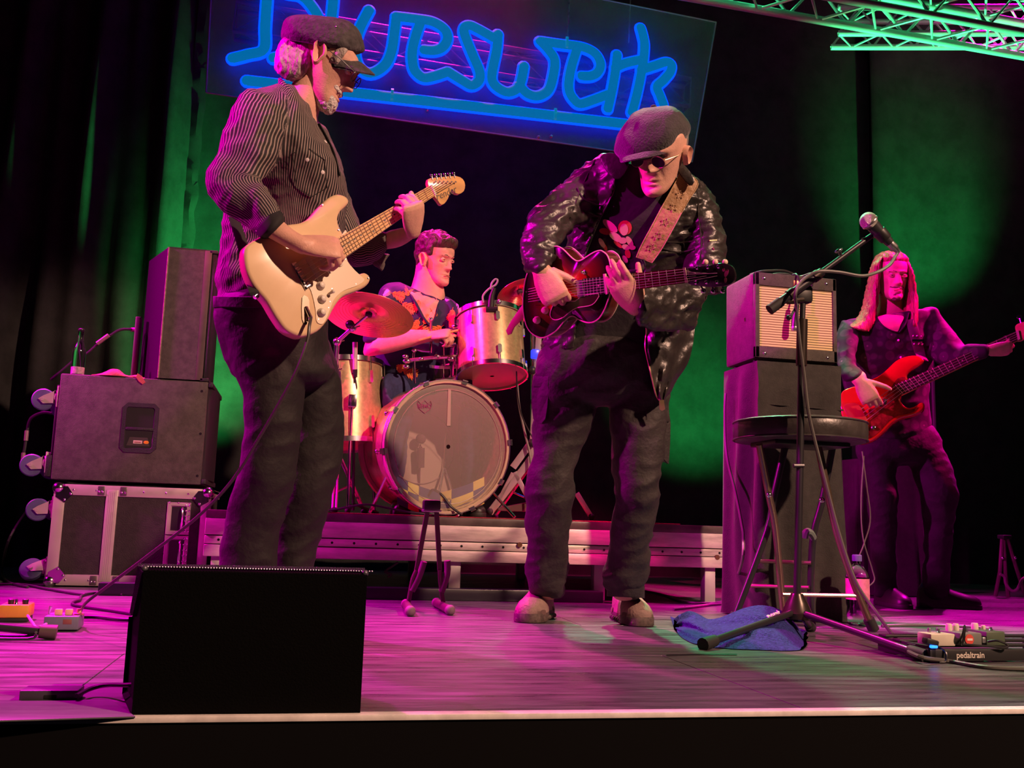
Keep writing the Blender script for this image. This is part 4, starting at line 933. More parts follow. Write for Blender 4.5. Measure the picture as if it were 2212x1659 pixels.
for k in (3, 5, 7, 9, 12, 15, 17, 19, 21):
    s0, s1_ = [1-(1-2**(-q/12))/(1-2**(-21.6/12)) for q in (k, k-1)]
    for t_ in ((.3, .7) if k == 12 else (.5,)): MB().lathe(at_n((s0+s1_)/2, t_, .0042), GP.n, [(.0032, 0), (.0032, .0004)], 10).build('inlay_dot', BLACKMET, nk1)
MB().prism([at_n(1, 0, .003), at_n(1, 1, .003), at_n(1.018, 1, .003), at_n(1.018, 0, .003)], GP.n*.004).build('nut', WHITEPL, nk1)
text('Fender', 'headstock_lettering', mat('decal', (.06, .03, .015), .4), g1, on((962, 418), .0015), ndir*.9-cross*.12, cross*(1 if cross.dot(CU) > 0 else -1), .032, .0003, .35)
for k in range(6):
    c = on((934+k*9.6, 388-k*.9), 0); up_ = (on((930, 370))-on((934, 388))).normalized()
    t = MB(); t.tube([c-up_*.002, c+up_*.010], .0028, 8); t.ball(c+up_*.014, .0055, 6, sc=(1, .7, 1)); t.build('tuner', CHROME, g1)
    MB().cyl(on((938+k*8.6, 394+k*.2), .001), on((938+k*8.6, 394+k*.2), .009), .003, n=8).build('string_post', CHROME, g1)
# bridge, pickups, knobs, jack
bp4 = [(628, 570), (638, 566), (669, 618), (659, 628)]
MB().prism(GP.l(bp4, .0), GP.n*.004, bev=.001).build('bridge_plate', CHROME, g1)
for k in range(6):
    t = (k+.5)/6; a = on((629+31*t, 571+54*t), .004); b_ = on((638+31*t, 567+52*t), .004); MB().prism([a.lerp(b_, 0), a.lerp(b_, 1), a.lerp(b_, 1)+(on((631, 574))-on((628, 570)))*1.1, a+(on((631, 574))-on((628, 570)))*1.1], GP.n*.006, bev=.0008).build('saddle', STEEL, g1)
for a, b_ in (((664, 560), (690, 604)), ((686, 547), (712, 588)), ((708, 533), (735, 573))):
    w = (on((8+a[0], a[1]-5))-on(a))*.9; p, q = on(a, .002), on(b_, .002)
    pts = []
    for e, s0 in ((p, -1), (q, 1)):
        for k in range(7): t = pi*k/6; dr = (q-p).normalized(); pts.append(e+dr*s0*.004*sin(t)+w.normalized()*.008*cos(t)*(1 if s0 > 0 else -1))
    MB().prism(pts, GP.n*.005, bev=.001).build('pickup', WHITEPL, g1)
for p in ((691, 618), (694, 647), (693, 676)):
    k = MB().lathe(on(p, .002), GP.n, [(.0125, 0), (.012, .005), (.0085, .009), (.008, .014), (.006, .0155)], 20).build('control_knob', WHITEPL, g1)
s_ = MB(); s_.tube([on((708, 636), .002), on((712, 634), .02)], [.003, .0045], 8); s_.ball(on((712, 634), .02), .0055, 6); s_.build('switch_tip', WHITEPL, g1)
for p in ((731, 497), (696, 443), (745, 560), (768, 614), (795, 601), (716, 624), (712, 652), (709, 665), (687, 690), (670, 612)): MB().lathe(on(p, .002), GP.n, [(.0026, 0), (.002, .001)], 8).build('screw', STEEL, g1)
jp = [on(p, .0) for p in ((652, 643), (660, 640), (667, 650), (667, 690), (660, 702), (652, 690))]
MB().prism(curve(jp, 2, True), GP.n*.003).build('jack_plate', mat('jackp', (.25, .2, .15), .25, .9), g1)
MB().cyl(on((660, 665), .002), on((664, 690), .018), .006, n=12).build('cable_plug', CHROME, g1)
MB().lathe(on((560, 632), -.012), (on((552, 640))-on((560, 632))).normalized(), [(.004, -.004), (.004, .008), (.008, .010), (.008, .014), (.004, .016)], 14).build('strap_button', CHROME, g1)
st = MB(); sp_ = [on((566, 636), -.02), on((552, 622), -.01), PD(538, 590, 2.62), PD(527, 540, 2.66), PD(505, 470, 2.74)]
st.tube(sp_, .016, 8, flat=.15, smooth=5, up=(0, -1, 0)); st.build('strap', BLACKRUB, g1)
STR = mat('string_steel', (.7, .6, .5), .3, .8)
for k in range(6):
    t = .1+.16*k; a = on((633+31*(k+.5)/6, 568+53*(k+.5)/6), .011); b_ = at_n(1.0, t, .008); c = on((938+k*8.6, 394+k*.2), .006)
    MB().tube([a, b_, c], .0007 if k > 2 else .0009, 4).build('string', STR, g1)
cb = [on((664, 690), .02), PD(668, 705, 2.56), PD(664, 735, 2.55), PD(645, 790, 2.54), PD(615, 850, 2.55), PD(560, 945, 2.58), PD(500, 1040, 2.62), PD(425, 1118, 2.66), PD(320, 1200, 2.72), PD(230, 1268, 2.78), PD(185, 1303, 2.82), PZ(172, 1326, .035)]
cablew('guitar_cable', cb, .0045, 'long guitar cable hanging from the cream guitar down to the grey pedal', m=mat('cable_brown', (.05, .04, .04), .45))
# ================================================================== guitarist in the leather jacket (centre)
D2 = 3.45
p2 = MB()
M2 = head_mx(1428, 322, D2-.30, -30, 33, 10, 1.06)
head(p2, M2, 1.0, .5, .85)
nk = MB(); secs(nk, D2, [(1375, 440, 1460, 455, -.15, .06), (1385, 410, 1452, 425, -.18, .055), (1392, 375, 1462, 390, -.22, .055), (1400, 340, 1462, 350, -.26, .05)])
secs(nk, D2, [(1290, 400, 1500, 430, -.13, .09), (1250, 470, 1520, 510, -.10, .11), (1250, 560, 1500, 590, -.06, .11), (1230, 640, 1470, 660, -.02, .11), (1200, 730, 1450, 740, 0, .11)])
for S in ([(1200, 740, 1300, 760, 0, .075), (1180, 900, 1260, 910, .02, .065), (1160, 1060, 1220, 1065, .04, .055), (1165, 1290, 1205, 1290, .13, .045)], [(1310, 740, 1430, 760, 0, .075), (1340, 900, 1420, 900, -.03, .065), (1345, 1060, 1410, 1060, -.02, .055), (1325, 1290, 1375, 1290, .05, .045)]): secs(nk, D2, S)
add(p2, remesh(nk, .012, 2))
GP2 = Plane((1180, 650, 3.10), (1480, 595, 2.84), (1250, 700, 3.045))
rh = MB()
secs(rh, D2, [(1150, 556, 1180, 552, -.40, .018), (1147, 570, 1186, 563, -.435, .023), (1149, 590, 1188, 580, -.45, .022)])
hand(rh, PD(1168, 582, D2-.455), cv(.45, -.85, -.05), cv(-.18, .12, .95), False, ((38, 40, 22), (50, 50, 30), (58, 54, 34), (64, 56, 34)), (-.62, .75, -.25), (8, 12), 1.12, 3)
add(p2, remesh(rh, .0034, 2))
lh = MB()
secs(lh, D2, [(1440, 690, 1440, 650, -.38, .026), (1408, 688, 1414, 648, -.46, .027), (1380, 686, 1392, 646, -.50, .024)])
hand(lh, PD(1376, 668, D2-.505), cv(-.52, .74, .32), cv(-.12, -.30, .93), True, ((-4, 22, 18), (2, 24, 20), (6, 28, 22), (8, 30, 24)), (-.45, .9, -.35), (0, 4), 1.05, .2)
add(p2, remesh(lh, .0034, 2))
P2 = p2.build('person', SKIN, None, label='man in a flat cap, dark glasses and leather jacket bending over a sunburst guitar', cat='person', ang=70); P2['_o'] = list(P2.location)
# jacket
LEA = mat('black_leather', (.030, .025, .024), .36, vscale=7, var=.4, bump=.3, bscale=45, spec=.6, rvar=.1)
TEE = mat('black_tee', (.014, .012, .014), .85, bump=.25, bscale=60)
TOR2 = [(1392, 372, 1470, 392, -.20, .075), (1330, 338, 1492, 382, -.17, .10), (1282, 345, 1524, 408, -.15, .125), (1246, 382, 1546, 446, -.13, .145), (1232, 450, 1546, 505, -.11, .15), (1226, 530, 1536, 575, -.08, .145), (1214, 620, 1504, 650, -.04, .14), (1188, 700, 1488, 710, -.01, .14), (1172, 748, 1476, 752, 0, .14)]
tee = MB(); secs(tee, D2, [(a+7, b+5, c-7, d+5, e, f-.016) for a, b, c, d, e, f in TOR2], p=2.3)
jk = MB(); secs(jk, D2, TOR2, p=2.3)
secs(jk, D2, [(1270, 352, 1330, 420, -.14, .085), (1228, 388, 1286, 462, -.19, .08), (1182, 428, 1248, 486, -.24, .074), (1146, 468, 1222, 506, -.29, .068), (1133, 512, 1206, 530, -.33, .062), (1131, 548, 1199, 551, -.385, .056), (1136, 584, 1192, 572, -.43, .048)])
secs(jk, D2, [(1470, 400, 1540, 428, -.14, .09), (1474, 470, 1557, 485, -.17, .085), (1480, 550, 1562, 552, -.2, .078), (1482, 610, 1556, 630, -.24, .072), (1500, 700, 1528, 606, -.28, .068), (1470, 708, 1480, 604, -.33, .062), (1424, 711, 1430, 612, -.41, .056), (1381, 703, 1394, 624, -.48, .048)])
rm = remesh(jk, .0065, 3)
OPEN = [(1340, 345), (1326, 390), (1325, 410), (1312, 440), (1296, 470), (1281, 502), (1268, 535), (1256, 570), (1248, 640), (1240, 760), (1400, 760), (1392, 640), (1392, 560), (1402, 520), (1420, 480), (1440, 440), (1462, 400), (1472, 372), (1440, 350), (1390, 340)]
fj = folds(.010, 7, 17, 3.3, 1.5, .35); fj2 = folds(.0045, 15, 36, 1.3, 1.4, .3)
displace(rm, lambda p, n: fj(p, n)+fj2(p, n))
keep = []
xy = [pix(p) for p in rm.v]
for f in rm.f:
    x = sum(xy[i][0] for i in f)/len(f); y = sum(xy[i][1] for i in f)/len(f); c = sum((rm.v[i] for i in f), V())/len(f)
    dz = (c-CP).dot(CF)
    if inpoly(x, y, OPEN) and sum((rm.n[i] for i in f), V()).dot(CF) < .3 and dz > D2-.34 and dz < D2+.0: continue
    keep.append(f)
rm.f = keep; rm.mi = [0]*len(keep)
J2 = rm.build('jacket', LEA, P2, ang=80)
so = J2.modifiers.new('th', 'SOLIDIFY'); so.thickness = .004; so.offset = -1
dg = bpy.context.evaluated_depsgraph_get(); nm = bpy.data.meshes.new_from_object(J2.evaluated_get(dg)); J2.modifiers.clear(); J2.data = nm
rmt = remesh(tee, .010, 2); displace(rmt, folds(.008, 6, 8, 5.)); TS = rmt.build('t_shirt', TEE, P2, ang=80)
e = edge_on([J2, TS], [(1333, 352), (1326, 390), (1326, 410), (1313, 440), (1297, 470), (1283, 502), (1270, 535), (1258, 565)], .006)
if len(e) > 3: MB().tube(e, .006, 8, smooth=4, flat=.6).build('zip_edge', LEA, J2)
lp = edge_on([J2], [(1270, 425), (1290, 440), (1312, 445)], .003)
for ln in ([(1248, 405), (1262, 430), (1300, 445), (1312, 430)], [(1262, 455), (1290, 465), (1300, 462)], [(1285, 345), (1268, 380), (1250, 420), (1232, 470), (1224, 520)], [(1440, 522), (1470, 524), (1505, 520)], [(1430, 536), (1465, 545), (1500, 538)], [(1512, 400), (1508, 450), (1515, 520), (1512, 560)]):
    e = edge_on([J2], ln, .001)
    if len(e) > 1: MB().tube(e, .0028, 5, smooth=3).build('seam', LEA, J2)
for pts in ([(1296, 338), (1330, 330), (1358, 352), (1340, 385), (1318, 378)], [(1462, 362), (1474, 352), (1500, 385), (1490, 400)]):
    ps = [PD(x, y, D2-.30+(.02 if i in (0, 1) else 0)) for i, (x, y) in enumerate(pts)]; MB().prism(curve(ps, 3, True), CF*.012, bev=.003).build('collar_flap', LEA, J2)
fl_ = MB()     # open lower front flap on the right
LF = [((1396, 690), (1502, 690)), ((1396, 720), (1500, 720)), ((1394, 750), (1496, 748)), ((1402, 790), (1486, 785)), ((1410, 825), (1462, 822)), ((1418, 855), (1448, 850)), ((1428, 868), (1436, 866))]
rr = []
for j, (a, b) in enumerate(crom([V((*a, 0)) for a, b in LF], [V((*b, 0)) for a, b in LF], 5)[0:1][0:0] or list(zip(crom([V((*a, 0)) for a, b in LF], [1.]*7, 5)[0], crom([V((*b, 0)) for a, b in LF], [1.]*7, 5)[0]))):
    row = []
    for i in range(17):
        t = i/16; x = a.x+(b.x-a.x)*t; y = a.y+(b.y-a.y)*t
        row.append(PD(x, y, D2-.17+.12*t*t+.018*noise.noise(V((t*5, j*.25, 2)))+.010*sin(t*14+j*.3)))
    rr.append(row+[p+CF*.007 for p in reversed(row)])
fl_.loft(rr, True); fp = fl_.build('jacket_flap', LEA, J2)
MB().tube([r[0]-CF*.002 for r in rr[:-2]], .003, 6).build('zip', mat('zip_brass', (.5, .36, .2), .35, .8), fp)
zp = PD(1430, 876, D2-.17); MB().prism([PD(x, y, D2-.175) for x, y in ((1424, 864), (1434, 864), (1437, 884), (1430, 888), (1425, 884))], CF*.004).build('zip_pull', mat('zip_brass', (.5, .36, .2), .35, .8), fp)
for a, b in (((1532, 520), (1548, 519)), ((1540, 535), (1543, 540))):
    e = edge_on([J2], [a, b], .003)
    if len(e) == 2: MB().tube(e, .003, 6).build('sleeve_zip', mat('zip_brass', (.5, .36, .2), .35, .8), J2)
# print on the shirt: plain rounded shapes in red and cream
PRC, PRR = mat('print_cream', (.70, .42, .30), .7), mat('print_red', (.55, .05, .04), .7)
for x, y, a, b, r, c in ((1350, 492, 15, 16, 0, PRR), (1348, 496, 9, 13, 0, PRC), (1318, 488, 20, 8, 40, PRC), (1308, 500, 14, 7, 10, PRR), (1330, 512, 16, 8, 35, PRC), (1345, 520, 9, 7, 0, PRC), (1360, 522, 13, 6, 60, PRC), (1352, 534, 9, 6, 20, PRC), (1300, 525, 12, 5, 60, PRC), (1306, 533, 10, 4, 60, PRR), (1366, 535, 7, 5, 0, PRC), (1356, 548, 10, 6, 75, PRR), (1350, 560, 9, 5, 60, PRC), (1335, 528, 12, 4, 40, PRR)):
    pts = []
    for k in range(14):
        t = 2*pi*k/14; u, w = a*cos(t), b*sin(t); ra_ = rad(r); q = edge_on([TS], [(x+u*cos(ra_)-w*sin(ra_), y+u*sin(ra_)+w*cos(ra_))], .0015)
        if q: pts.append(q[0])
    if len(pts) > 6: MB().prism(pts, -CF*(.0012 if c is PRC else .0006)).build('shirt_print', c, TS)
# trousers, shoes
TR2 = mat('dark_cargo_cotton', (.030, .024, .025), .7, var=.3, vscale=14, bump=.4, bscale=55)
tm = MB()
secs(tm, D2, [(1168, 735, 1462, 740, 0, .135), (1164, 770, 1456, 775, 0, .14), (1160, 810, 1450, 815, 0, .135), (1172, 850, 1440, 850, 0, .12)], p=2.3)
secs(tm, D2, [(1163, 760, 1310, 790, 0, .11), (1157, 850, 1288, 870, .0, .10), (1149, 930, 1270, 940, .005, .09), (1147, 1000, 1240, 1015, .0, .085), (1134, 1062, 1242, 1060, -.01, .085), (1133, 1110, 1237, 1110, .01, .082), (1140, 1180, 1229, 1178, .06, .08), (1137, 1225, 1228, 1225, .1, .08), (1146, 1278, 1218, 1280, .13, .075)])
secs(tm, D2, [(1300, 770, 1455, 780, 0, .11), (1316, 860, 1444, 870, -.015, .105), (1324, 930, 1440, 930, -.03, .095), (1322, 1005, 1430, 1005, -.045, .09), (1331, 1058, 1425, 1062, -.045, .086), (1325, 1120, 1414, 1128, -.02, .082), (1315, 1195, 1408, 1195, .02, .082), (1303, 1245, 1396, 1240, .04, .085), (1312, 1278, 1389, 1282, .06, .078)])
rm = remesh(tm, .0072, 3); ff = folds(.014, 5, 9, 1.7, .8); f2 = folds(.012, 6, 18, 8.)
displace(rm, lambda p, n: ff(p, n)+f2(p, n)*smoothstep(.35, .1, p.z)+.4*f2(p, n)*math.exp(-((p.z-.48)/.1)**2))
T2 = rm.build('trousers', TR2, P2, ang=80)
cu = MB(); cu.loft([ring(PD(1311, y, D2+.06), PD(1392, y+4, D2+.06), r, 30) for y, r in ((1262, .080), (1263, .088), (1284, .088), (1288, .082))], False); cu.build('turned_cuff', TR2, T2)
for PK, dd in (([(1396, 888), (1445, 885), (1446, 990), (1438, 1000), (1398, 975)], -.115), ([(1152, 812), (1185, 812), (1180, 905), (1152, 905)], -.085)):
    ps = [PD(x, y, D2+dd+(.05 if (x > 1430 or x < 1160) else 0)) for x, y in PK]; mb = MB(); mb.prism(curve(ps, 3, True), CF*.03, bev=.004); pk = mb.build('cargo_pocket', TR2, T2)
    fl2 = [p.lerp(q, t) for p, q, t in ((ps[0], ps[0], 0), (ps[1], ps[1], 0), (ps[1], ps[2], .25), (ps[0], ps[-1], .25))]; MB().prism([p-CF*.004 for p in fl2], CF*.008, bev=.002).build('pocket_flap', TR2, pk)
TAN = mat('tan_suede', (.30, .20, .17), .75, var=.25, vscale=18, bump=.3, bscale=120)
SOLE2 = mat('rugged_sole', (.10, .07, .06), .7, var=.5, vscale=50)
h_, t_ = PZ(1205, 1322), PZ(1135, 1346); d_ = (t_-h_).normalized(); o = shoe(P2, t_-d_*.29, t_, TAN, SOLE2, .056, .09, 'boot', .032)
h2, t2 = PZ(1330, 1330), PZ(1388, 1354); d2 = (t2-h2).normalized(); d2 = (d2+V((.0, -.75, 0))).normalized(); o2 = shoe(P2, t2-d2*.29, t2, TAN, SOLE2, .056, .092, 'boot', .032)
for b_, tt, dd in ((o, t_, d_), (o2, t2, d2)):
    sd = dd.cross(V((0, 0, 1)))
    mb = MB()
    for k in range(5):
        c = tt-dd*(.07+.022*k)+V((0, 0, .073+.008*k)); mb.tube([c-sd*.022, c+V((0, 0, .008)), c+sd*.022], .0022, 5, smooth=3)
    mb.build('laces', mat('lace', (.12, .08, .07), .8), b_)
    for k in range(9):
        for q in (-1, 1): c = tt-dd*(.012+.028*k)+sd*q*(.050 if k > 1 else .032)+V((0, 0, .012)); MB().ball(c, .009, 5).build('sole_lug', SOLE2, b_)
# cap and glasses
CAPM2 = mat('flat_cap_wool', (.028, .024, .027), .8, var=.35, vscale=20, bump=.5, bscale=140, sheen=.4)
CS = [(1336, 340, 1472, 306, -.29, .088), (1329, 326, 1482, 292, -.29, .110), (1333, 300, 1488, 270, -.29, .118), (1346, 272, 1474, 246, -.28, .112), (1366, 247, 1458, 233, -.27, .085), (1392, 233, 1440, 228, -.26, .04)]
Ls, Ds = crom([PD(r[0], r[1], D2+r[4]) for r in CS], [r[5] for r in CS], 6); Rs, _ = crom([PD(r[2], r[3], D2+r[4]) for r in CS], [1.]*6, 6)
cp = MB()
for j, (a, b, d) in enumerate(zip(Ls, Rs, Ds)):
    rg = []; c = (a+b)/2; f = j/len(Ls)
    for k, q in enumerate(ring(a, b, d, 64, 2.1)):
        t = 2*pi*k/64; q = q+CU*(.030*sin(t)*(1-smoothstep(.0, .45, f)) if sin(t) < 0 else 0); rg.append(q+(q-c).normalized()*(-.0035*abs(cos(t*4))**24*smoothstep(.2, .5, f)+.010*noise.noise(q*17)*smoothstep(0, .3, f)))
    cp.loft([rg], False) if False else None
    cp.v += rg
n_ = 64
for j in range(len(Ls)-1):
    for k in range(n_): l_ = (k+1) % n_; cp.f.append((j*n_+k, j*n_+l_, (j+1)*n_+l_, (j+1)*n_+k))
cp.f.append(tuple(reversed(range(n_)))); cp.f.append(tuple(range((len(Ls)-1)*n_, len(Ls)*n_))); cp.mi = [0]*len(cp.f)
cap2 = cp.build('flat_cap', CAPM2, P2, ang=70)
q, n_ = hit(cap2, 1412, 232)
MB().ball(PD(1412, 231, D2-.27), .011, 6, sc=(1, 1, .6)).build('cap_button', CAPM2, cap2)
br = MB(); fw = (M2.to_3x3()@V((0, -1, -.12))).normalized(); brim(br, PD(1334, 336, D2-.29), PD(1473, 308, D2-.29), .095, fw, 188, 292, .050, .018); br.build('peak', CAPM2, cap2)
LENS = mat('dark_lens', (.008, .006, .007), .3, spec=.25); GOLD = mat('thin_gold', (.7, .5, .3), .3, .9)
gs = MB()
gl = None
for s_ in (-1, 1):
    o_l = [M2@V((s_*.033+.0215*cos(t), -.102+.022*abs(s_*.033+.0215*cos(t)), -.009+.017*sin(t)-.004*cos(t)*s_)) for t in [2*pi*k/20 for k in range(20)]]
    gs.tube(o_l+[o_l[0]], .0013, 6); gs.tube([M2@V((s_*.054, -.098, -.003)), M2@V((s_*.079, -.06, .0)), M2@V((s_*.081, .01, .004))], .0014, 6)
gs.tube([M2@V((-.012, -.104, -.006)), M2@V((0, -.109, -.003)), M2@V((.012, -.104, -.006))], .0013, 6)
gl = gs.build('sunglasses', GOLD, P2)
for s_ in (-1, 1):
    o_l = [M2@V((s_*.033+.021*cos(t), -.102+.022*abs(s_*.033+.021*cos(t)), -.009+.0165*sin(t)-.004*cos(t)*s_)) for t in [2*pi*k/20 for k in range(20)]]
    MB().prism(o_l, M2.to_3x3()@V((0, .002, 0))).build('lens', LENS, gl)
def h2f(p):
    s_ = smoothstep(-.075, -.05, p.z)*smoothstep(.06, .03, p.z); return -.006+s_*smoothstep(.02, .04, p.y)*.010
shell(M2, h2f, flat=.5).build('hair', mat('short_grey_hair', (.25, .22, .2), .7, bump=.6, bscale=200), P2)
# ------------------------------------------------------------------ sunburst archtop guitar
def on2(p, o=0): return GP2.at(*p, o)
SUNB = bpy.data.materials.new('sunburst_lacquer'); SUNB.use_nodes = True; nt = SUNB.node_tree; b_ = nt.nodes['Principled BSDF']; b_.inputs['Roughness'].default_value = .16; b_.inputs['Coat Weight'].default_value = .7
at = nt.nodes.new('ShaderNodeAttribute'); at.attribute_name = 'burst'; cr = nt.nodes.new('ShaderNodeValToRGB'); nt.links.new(at.outputs['Fac'], cr.inputs[0]); nt.links.new(cr.outputs[0], b_.inputs['Base Color'])
cr.color_ramp.elements[0].position = .12; cr.color_ramp.elements[0].color = (.012, .004, .004, 1); cr.color_ramp.elements[1].position = .85; cr.color_ramp.elements[1].color = (.50, .05, .01, 1); e_ = cr.color_ramp.elements.new(.45); e_.color = (.10, .008, .006, 1)
MAHO = mat('dark_mahogany', (.10, .018, .012), .2, coat=.6, var=.4, vscale=8); IVORY = mat('ivory_binding', (.70, .52, .40), .35)
g2_ = thing('archtop_guitar', on2((1200, 650), -.04), 'small dark red sunburst guitar with cream binding, held by the man in the leather jacket', 'guitar')
OUT2 = [(1319, 600), (1319, 575), (1313, 554), (1304, 545), (1296, 542), (1283, 546), (1270, 554), (1258, 562), (1248, 565), (1240, 561), (1232, 554), (1218, 540), (1204, 533), (1190, 538), (1168, 556), (1148, 578), (1138, 598), (1133, 625), (1131, 655), (1133, 682), (1140, 706), (1152, 721), (1169, 729), (1185, 725), (1203, 713), (1219, 694), (1231, 683), (1240, 682), (1252, 690), (1268, 696), (1282, 695), (1294, 687), (1304, 672), (1311, 655), (1318, 632)]
o3 = curve([on2(p) for p in OUT2], 3, True); nO = len(o3); cen = sum(o3, V())/nO
top = MB(); RGS = 7
rg = []
for j in range(RGS+1):
    f = 1-j/RGS; rg.append([cen+(p-cen)*max(f, .02)+GP2.n*(.018*(1-f**2.2)) for p in o3])
top.loft(rg, True)
tp = top.build('body_top', SUNB, g2_, ang=60)
a = tp.data.attributes.new('burst', 'FLOAT', 'POINT'); vals = []
for j in range(RGS+1): vals += [j/RGS*1.15]*nO
a.data.foreach_set('value', vals)
sd = MB(); sd.loft([o3, [p-GP2.n*.075 for p in o3], [cen+(p-cen)*.8-GP2.n*.085 for p in o3]], True); sd.build('body_side', MAHO, g2_, ang=50)
for nm, of in (('top_binding', .002), ('back_binding', -.075)):
    q = [p+GP2.n*of+(p-cen).normalized()*.0012 for p in o3]; MB().tube(q+[q[0]], .0024, 6).build(nm, IVORY, g2_)
fb = [on2((1266, 602), .022), on2((1481, 579), .018), on2((1486, 611), .018), on2((1268, 641), .022)]
EBONY = mat('ebony', (.018, .012, .012), .3)
nk2 = MB(); nk2.loft([[a, b, b-GP2.n*.016, (a+b)/2-GP2.n*.026, a-GP2.n*.016] for a, b in ((fb[0].lerp(fb[1], .25), fb[3].lerp(fb[2], .25)), (fb[1], fb[2]))], True); nk2.build('neck', MAHO, g2_)
MB().prism(fb, -GP2.n*.006).build('fingerboard', EBONY, g2_)
def at2(s_, t_, o): return fb[0].lerp(fb[1], s_).lerp(fb[3].lerp(fb[2], s_), t_)+GP2.n*o
SILV = mat('fret_silver', (.8, .72, .7), .3, .6)
NF = 19.5
for k in range(1, 20):
    s_ = 1-(1-2**(-k/12))/(1-2**(-NF/12)); MB().tube([at2(s_, .02, .001), at2(s_, .98, .001)], .0009, 5).build('fret', SILV, g2_)
for k in (5, 7, 9, 12, 15):
    s_ = 1-(1-2**(-(k-.5)/12))/(1-2**(-NF/12)); MB().lathe(at2(s_, .5, .0005), GP2.n, [(.003, 0), (.003, .0006)], 8).build('inlay_dot', IVORY, g2_)
MB().prism([at2(1, -.02, 0), at2(1, 1.02, 0), at2(1.022, 1.02, 0), at2(1.022, -.02, 0)], GP2.n*.004).build('nut', IVORY, g2_)
HS2 = [(1485, 580), (1500, 578), (1515, 575), (1540, 572), (1562, 568), (1576, 571), (1586, 577), (1591, 590), (1590, 603), (1583, 613), (1572, 617), (1560, 619), (1535, 620), (1512, 617), (1488, 612)]
hs = MB().prism(curve([on2(p, .014) for p in HS2], 2, True), -GP2.n*.015, bev=.002).build('headstock', mat('headstock_black', (.015, .010, .012), .2, coat=.6), g2_)
for p, a, b, r in (((1573, 590), 4, 9, 20), ((1571, 605), 3, 6, 0), ((1567, 583), 3, 4, 0)):
    MB().prism([on2((p[0]+a*cos(t)*cos(rad(r))-b*sin(t)*sin(rad(r)), p[1]+a*cos(t)*sin(rad(r))+b*sin(t)*cos(rad(r))), .0142) for t in [2*pi*k/12 for k in range(12)]], GP2.n*.0006).build('headstock_emblem', mat('emblem', (.40, .12, .14), .4), g2_)
for k in range(3):
    for top_ in (1, 0):
        c = (1511+23*k, 578-k*1.2) if top_ else (1508+23*k, 610-k*.8); e = (1526+21*k, 566) if top_ else (1521+21*k, 628)
        pg = MB().lathe(on2(c, .0142), GP2.n, [(.006, 0), (.006, .003), (.003, .004), (.003, .010)], 12).build('string_post', CHROME, g2_)
        t = MB(); t.tube([on2((c[0]+8, c[1]+(-8 if top_ else 8)), .006), on2(e, .006)], .003, 8); t.ball(on2(e, .006), .0085, 7, sc=(1, .7, 1)); t.build('tuner', IVORY if top_ else CHROME, g2_)
# pick guard, pickup, knobs, bridge
pgp = [(1250, 650), (1262, 640), (1300, 634), (1296, 648), (1286, 658), (1270, 662), (1255, 664), (1240, 672), (1226, 684), (1212, 690), (1202, 689), (1196, 680), (1200, 664), (1212, 650)]
MB().prism(curve([on2(p, .019) for p in pgp], 2, True), GP2.n*.0025).build('pickguard', mat('tortoise', (.03, .008, .010), .15, coat=.5), g2_)
q = curve([on2(p, .0225) for p in pgp], 2, True); MB().tube(q+[q[0]], .0014, 5).build('pickguard_binding', IVORY, g2_)
MB().prism([on2(p, .017) for p in ((1252, 606), (1266, 604), (1270, 640), (1256, 642))], GP2.n*.010, bev=.002).build('pickup', mat('pickup_chrome', (.3, .25, .3), .25, .8), g2_)
for p in ((1183, 670), (1165, 691)): MB().lathe(on2(p, .012), GP2.n, [(.0125, 0), (.012, .006), (.009, .010), (.008, .016), (.005, .017)], 18).build('control_knob', IVORY, g2_)
MB().lathe(on2((1268, 588), .014), GP2.n, [(.007, 0), (.007, .004), (.003, .006), (.0025, .016), (.005, .019), (.003, .023)], 14).build('toggle_switch', CHROME, g2_)
for p in ((1139, 630), (1214, 674), (1227, 693), (1213, 545)): MB().lathe(on2(p, .006), GP2.n, [(.003, 0), (.002, .002)], 8).build('screw', CHROME, g2_)
br2 = MB(); br2.prism([on2(p, .016) for p in ((1166, 616), (1172, 615), (1178, 652), (1172, 654))], GP2.n*.012, bev=.002); br2.build('bridge', EBONY, g2_)
for k in range(6):
    t = .08+.168*k; a = on2((1148, 622+32*t), .02); b = on2((1171, 617+34*t), .030); c = at2(1.0, t, .006); d = on2((1508+23*(k % 3), 590+(6 if k > 2 else 0)), .018)
    MB().tube([a, b, c, d], .0006+.0002*(k < 3), 4).build('string', STR, g2_)
MB().lathe(on2((1130, 645), -.035), -CR, [(.004, 0), (.004, .006), (.008, .009), (.008, .013), (.003, .015)], 12).build('strap_button', CHROME, g2_)
STRAP = mat('tooled_leather', (.42, .24, .12), .55, var=.2, vscale=20, bump=.5, bscale=55)
sp = MB(); SL = [(1455, 352), (1468, 372), (1450, 410), (1428, 450), (1404, 495), (1385, 530), (1374, 556)]; SR = [(1492, 378), (1508, 398), (1488, 432), (1468, 468), (1448, 505), (1428, 540), (1408, 568)]
rr = []
Lc = crom([V((*a, 0)) for a in SL], [1.]*7, 4)[0]; Rc = crom([V((*a, 0)) for a in SR], [1.]*7, 4)[0]
dps = []
for a, b in zip(Lc, Rc):
    e = edge_on([J2, TS], [(a.x, a.y), (b.x, b.y), ((a.x+b.x)/2, (a.y+b.y)/2)], .010); dps.append(min([(q-CP).dot(CF) for q in e]) if e else D2-.3)
dps = [min(dps[max(0, i-3):i+4]) for i in range(len(dps))]; dps = [sum(dps[max(0, i-3):i+4])/len(dps[max(0, i-3):i+4]) for i in range(len(dps))]
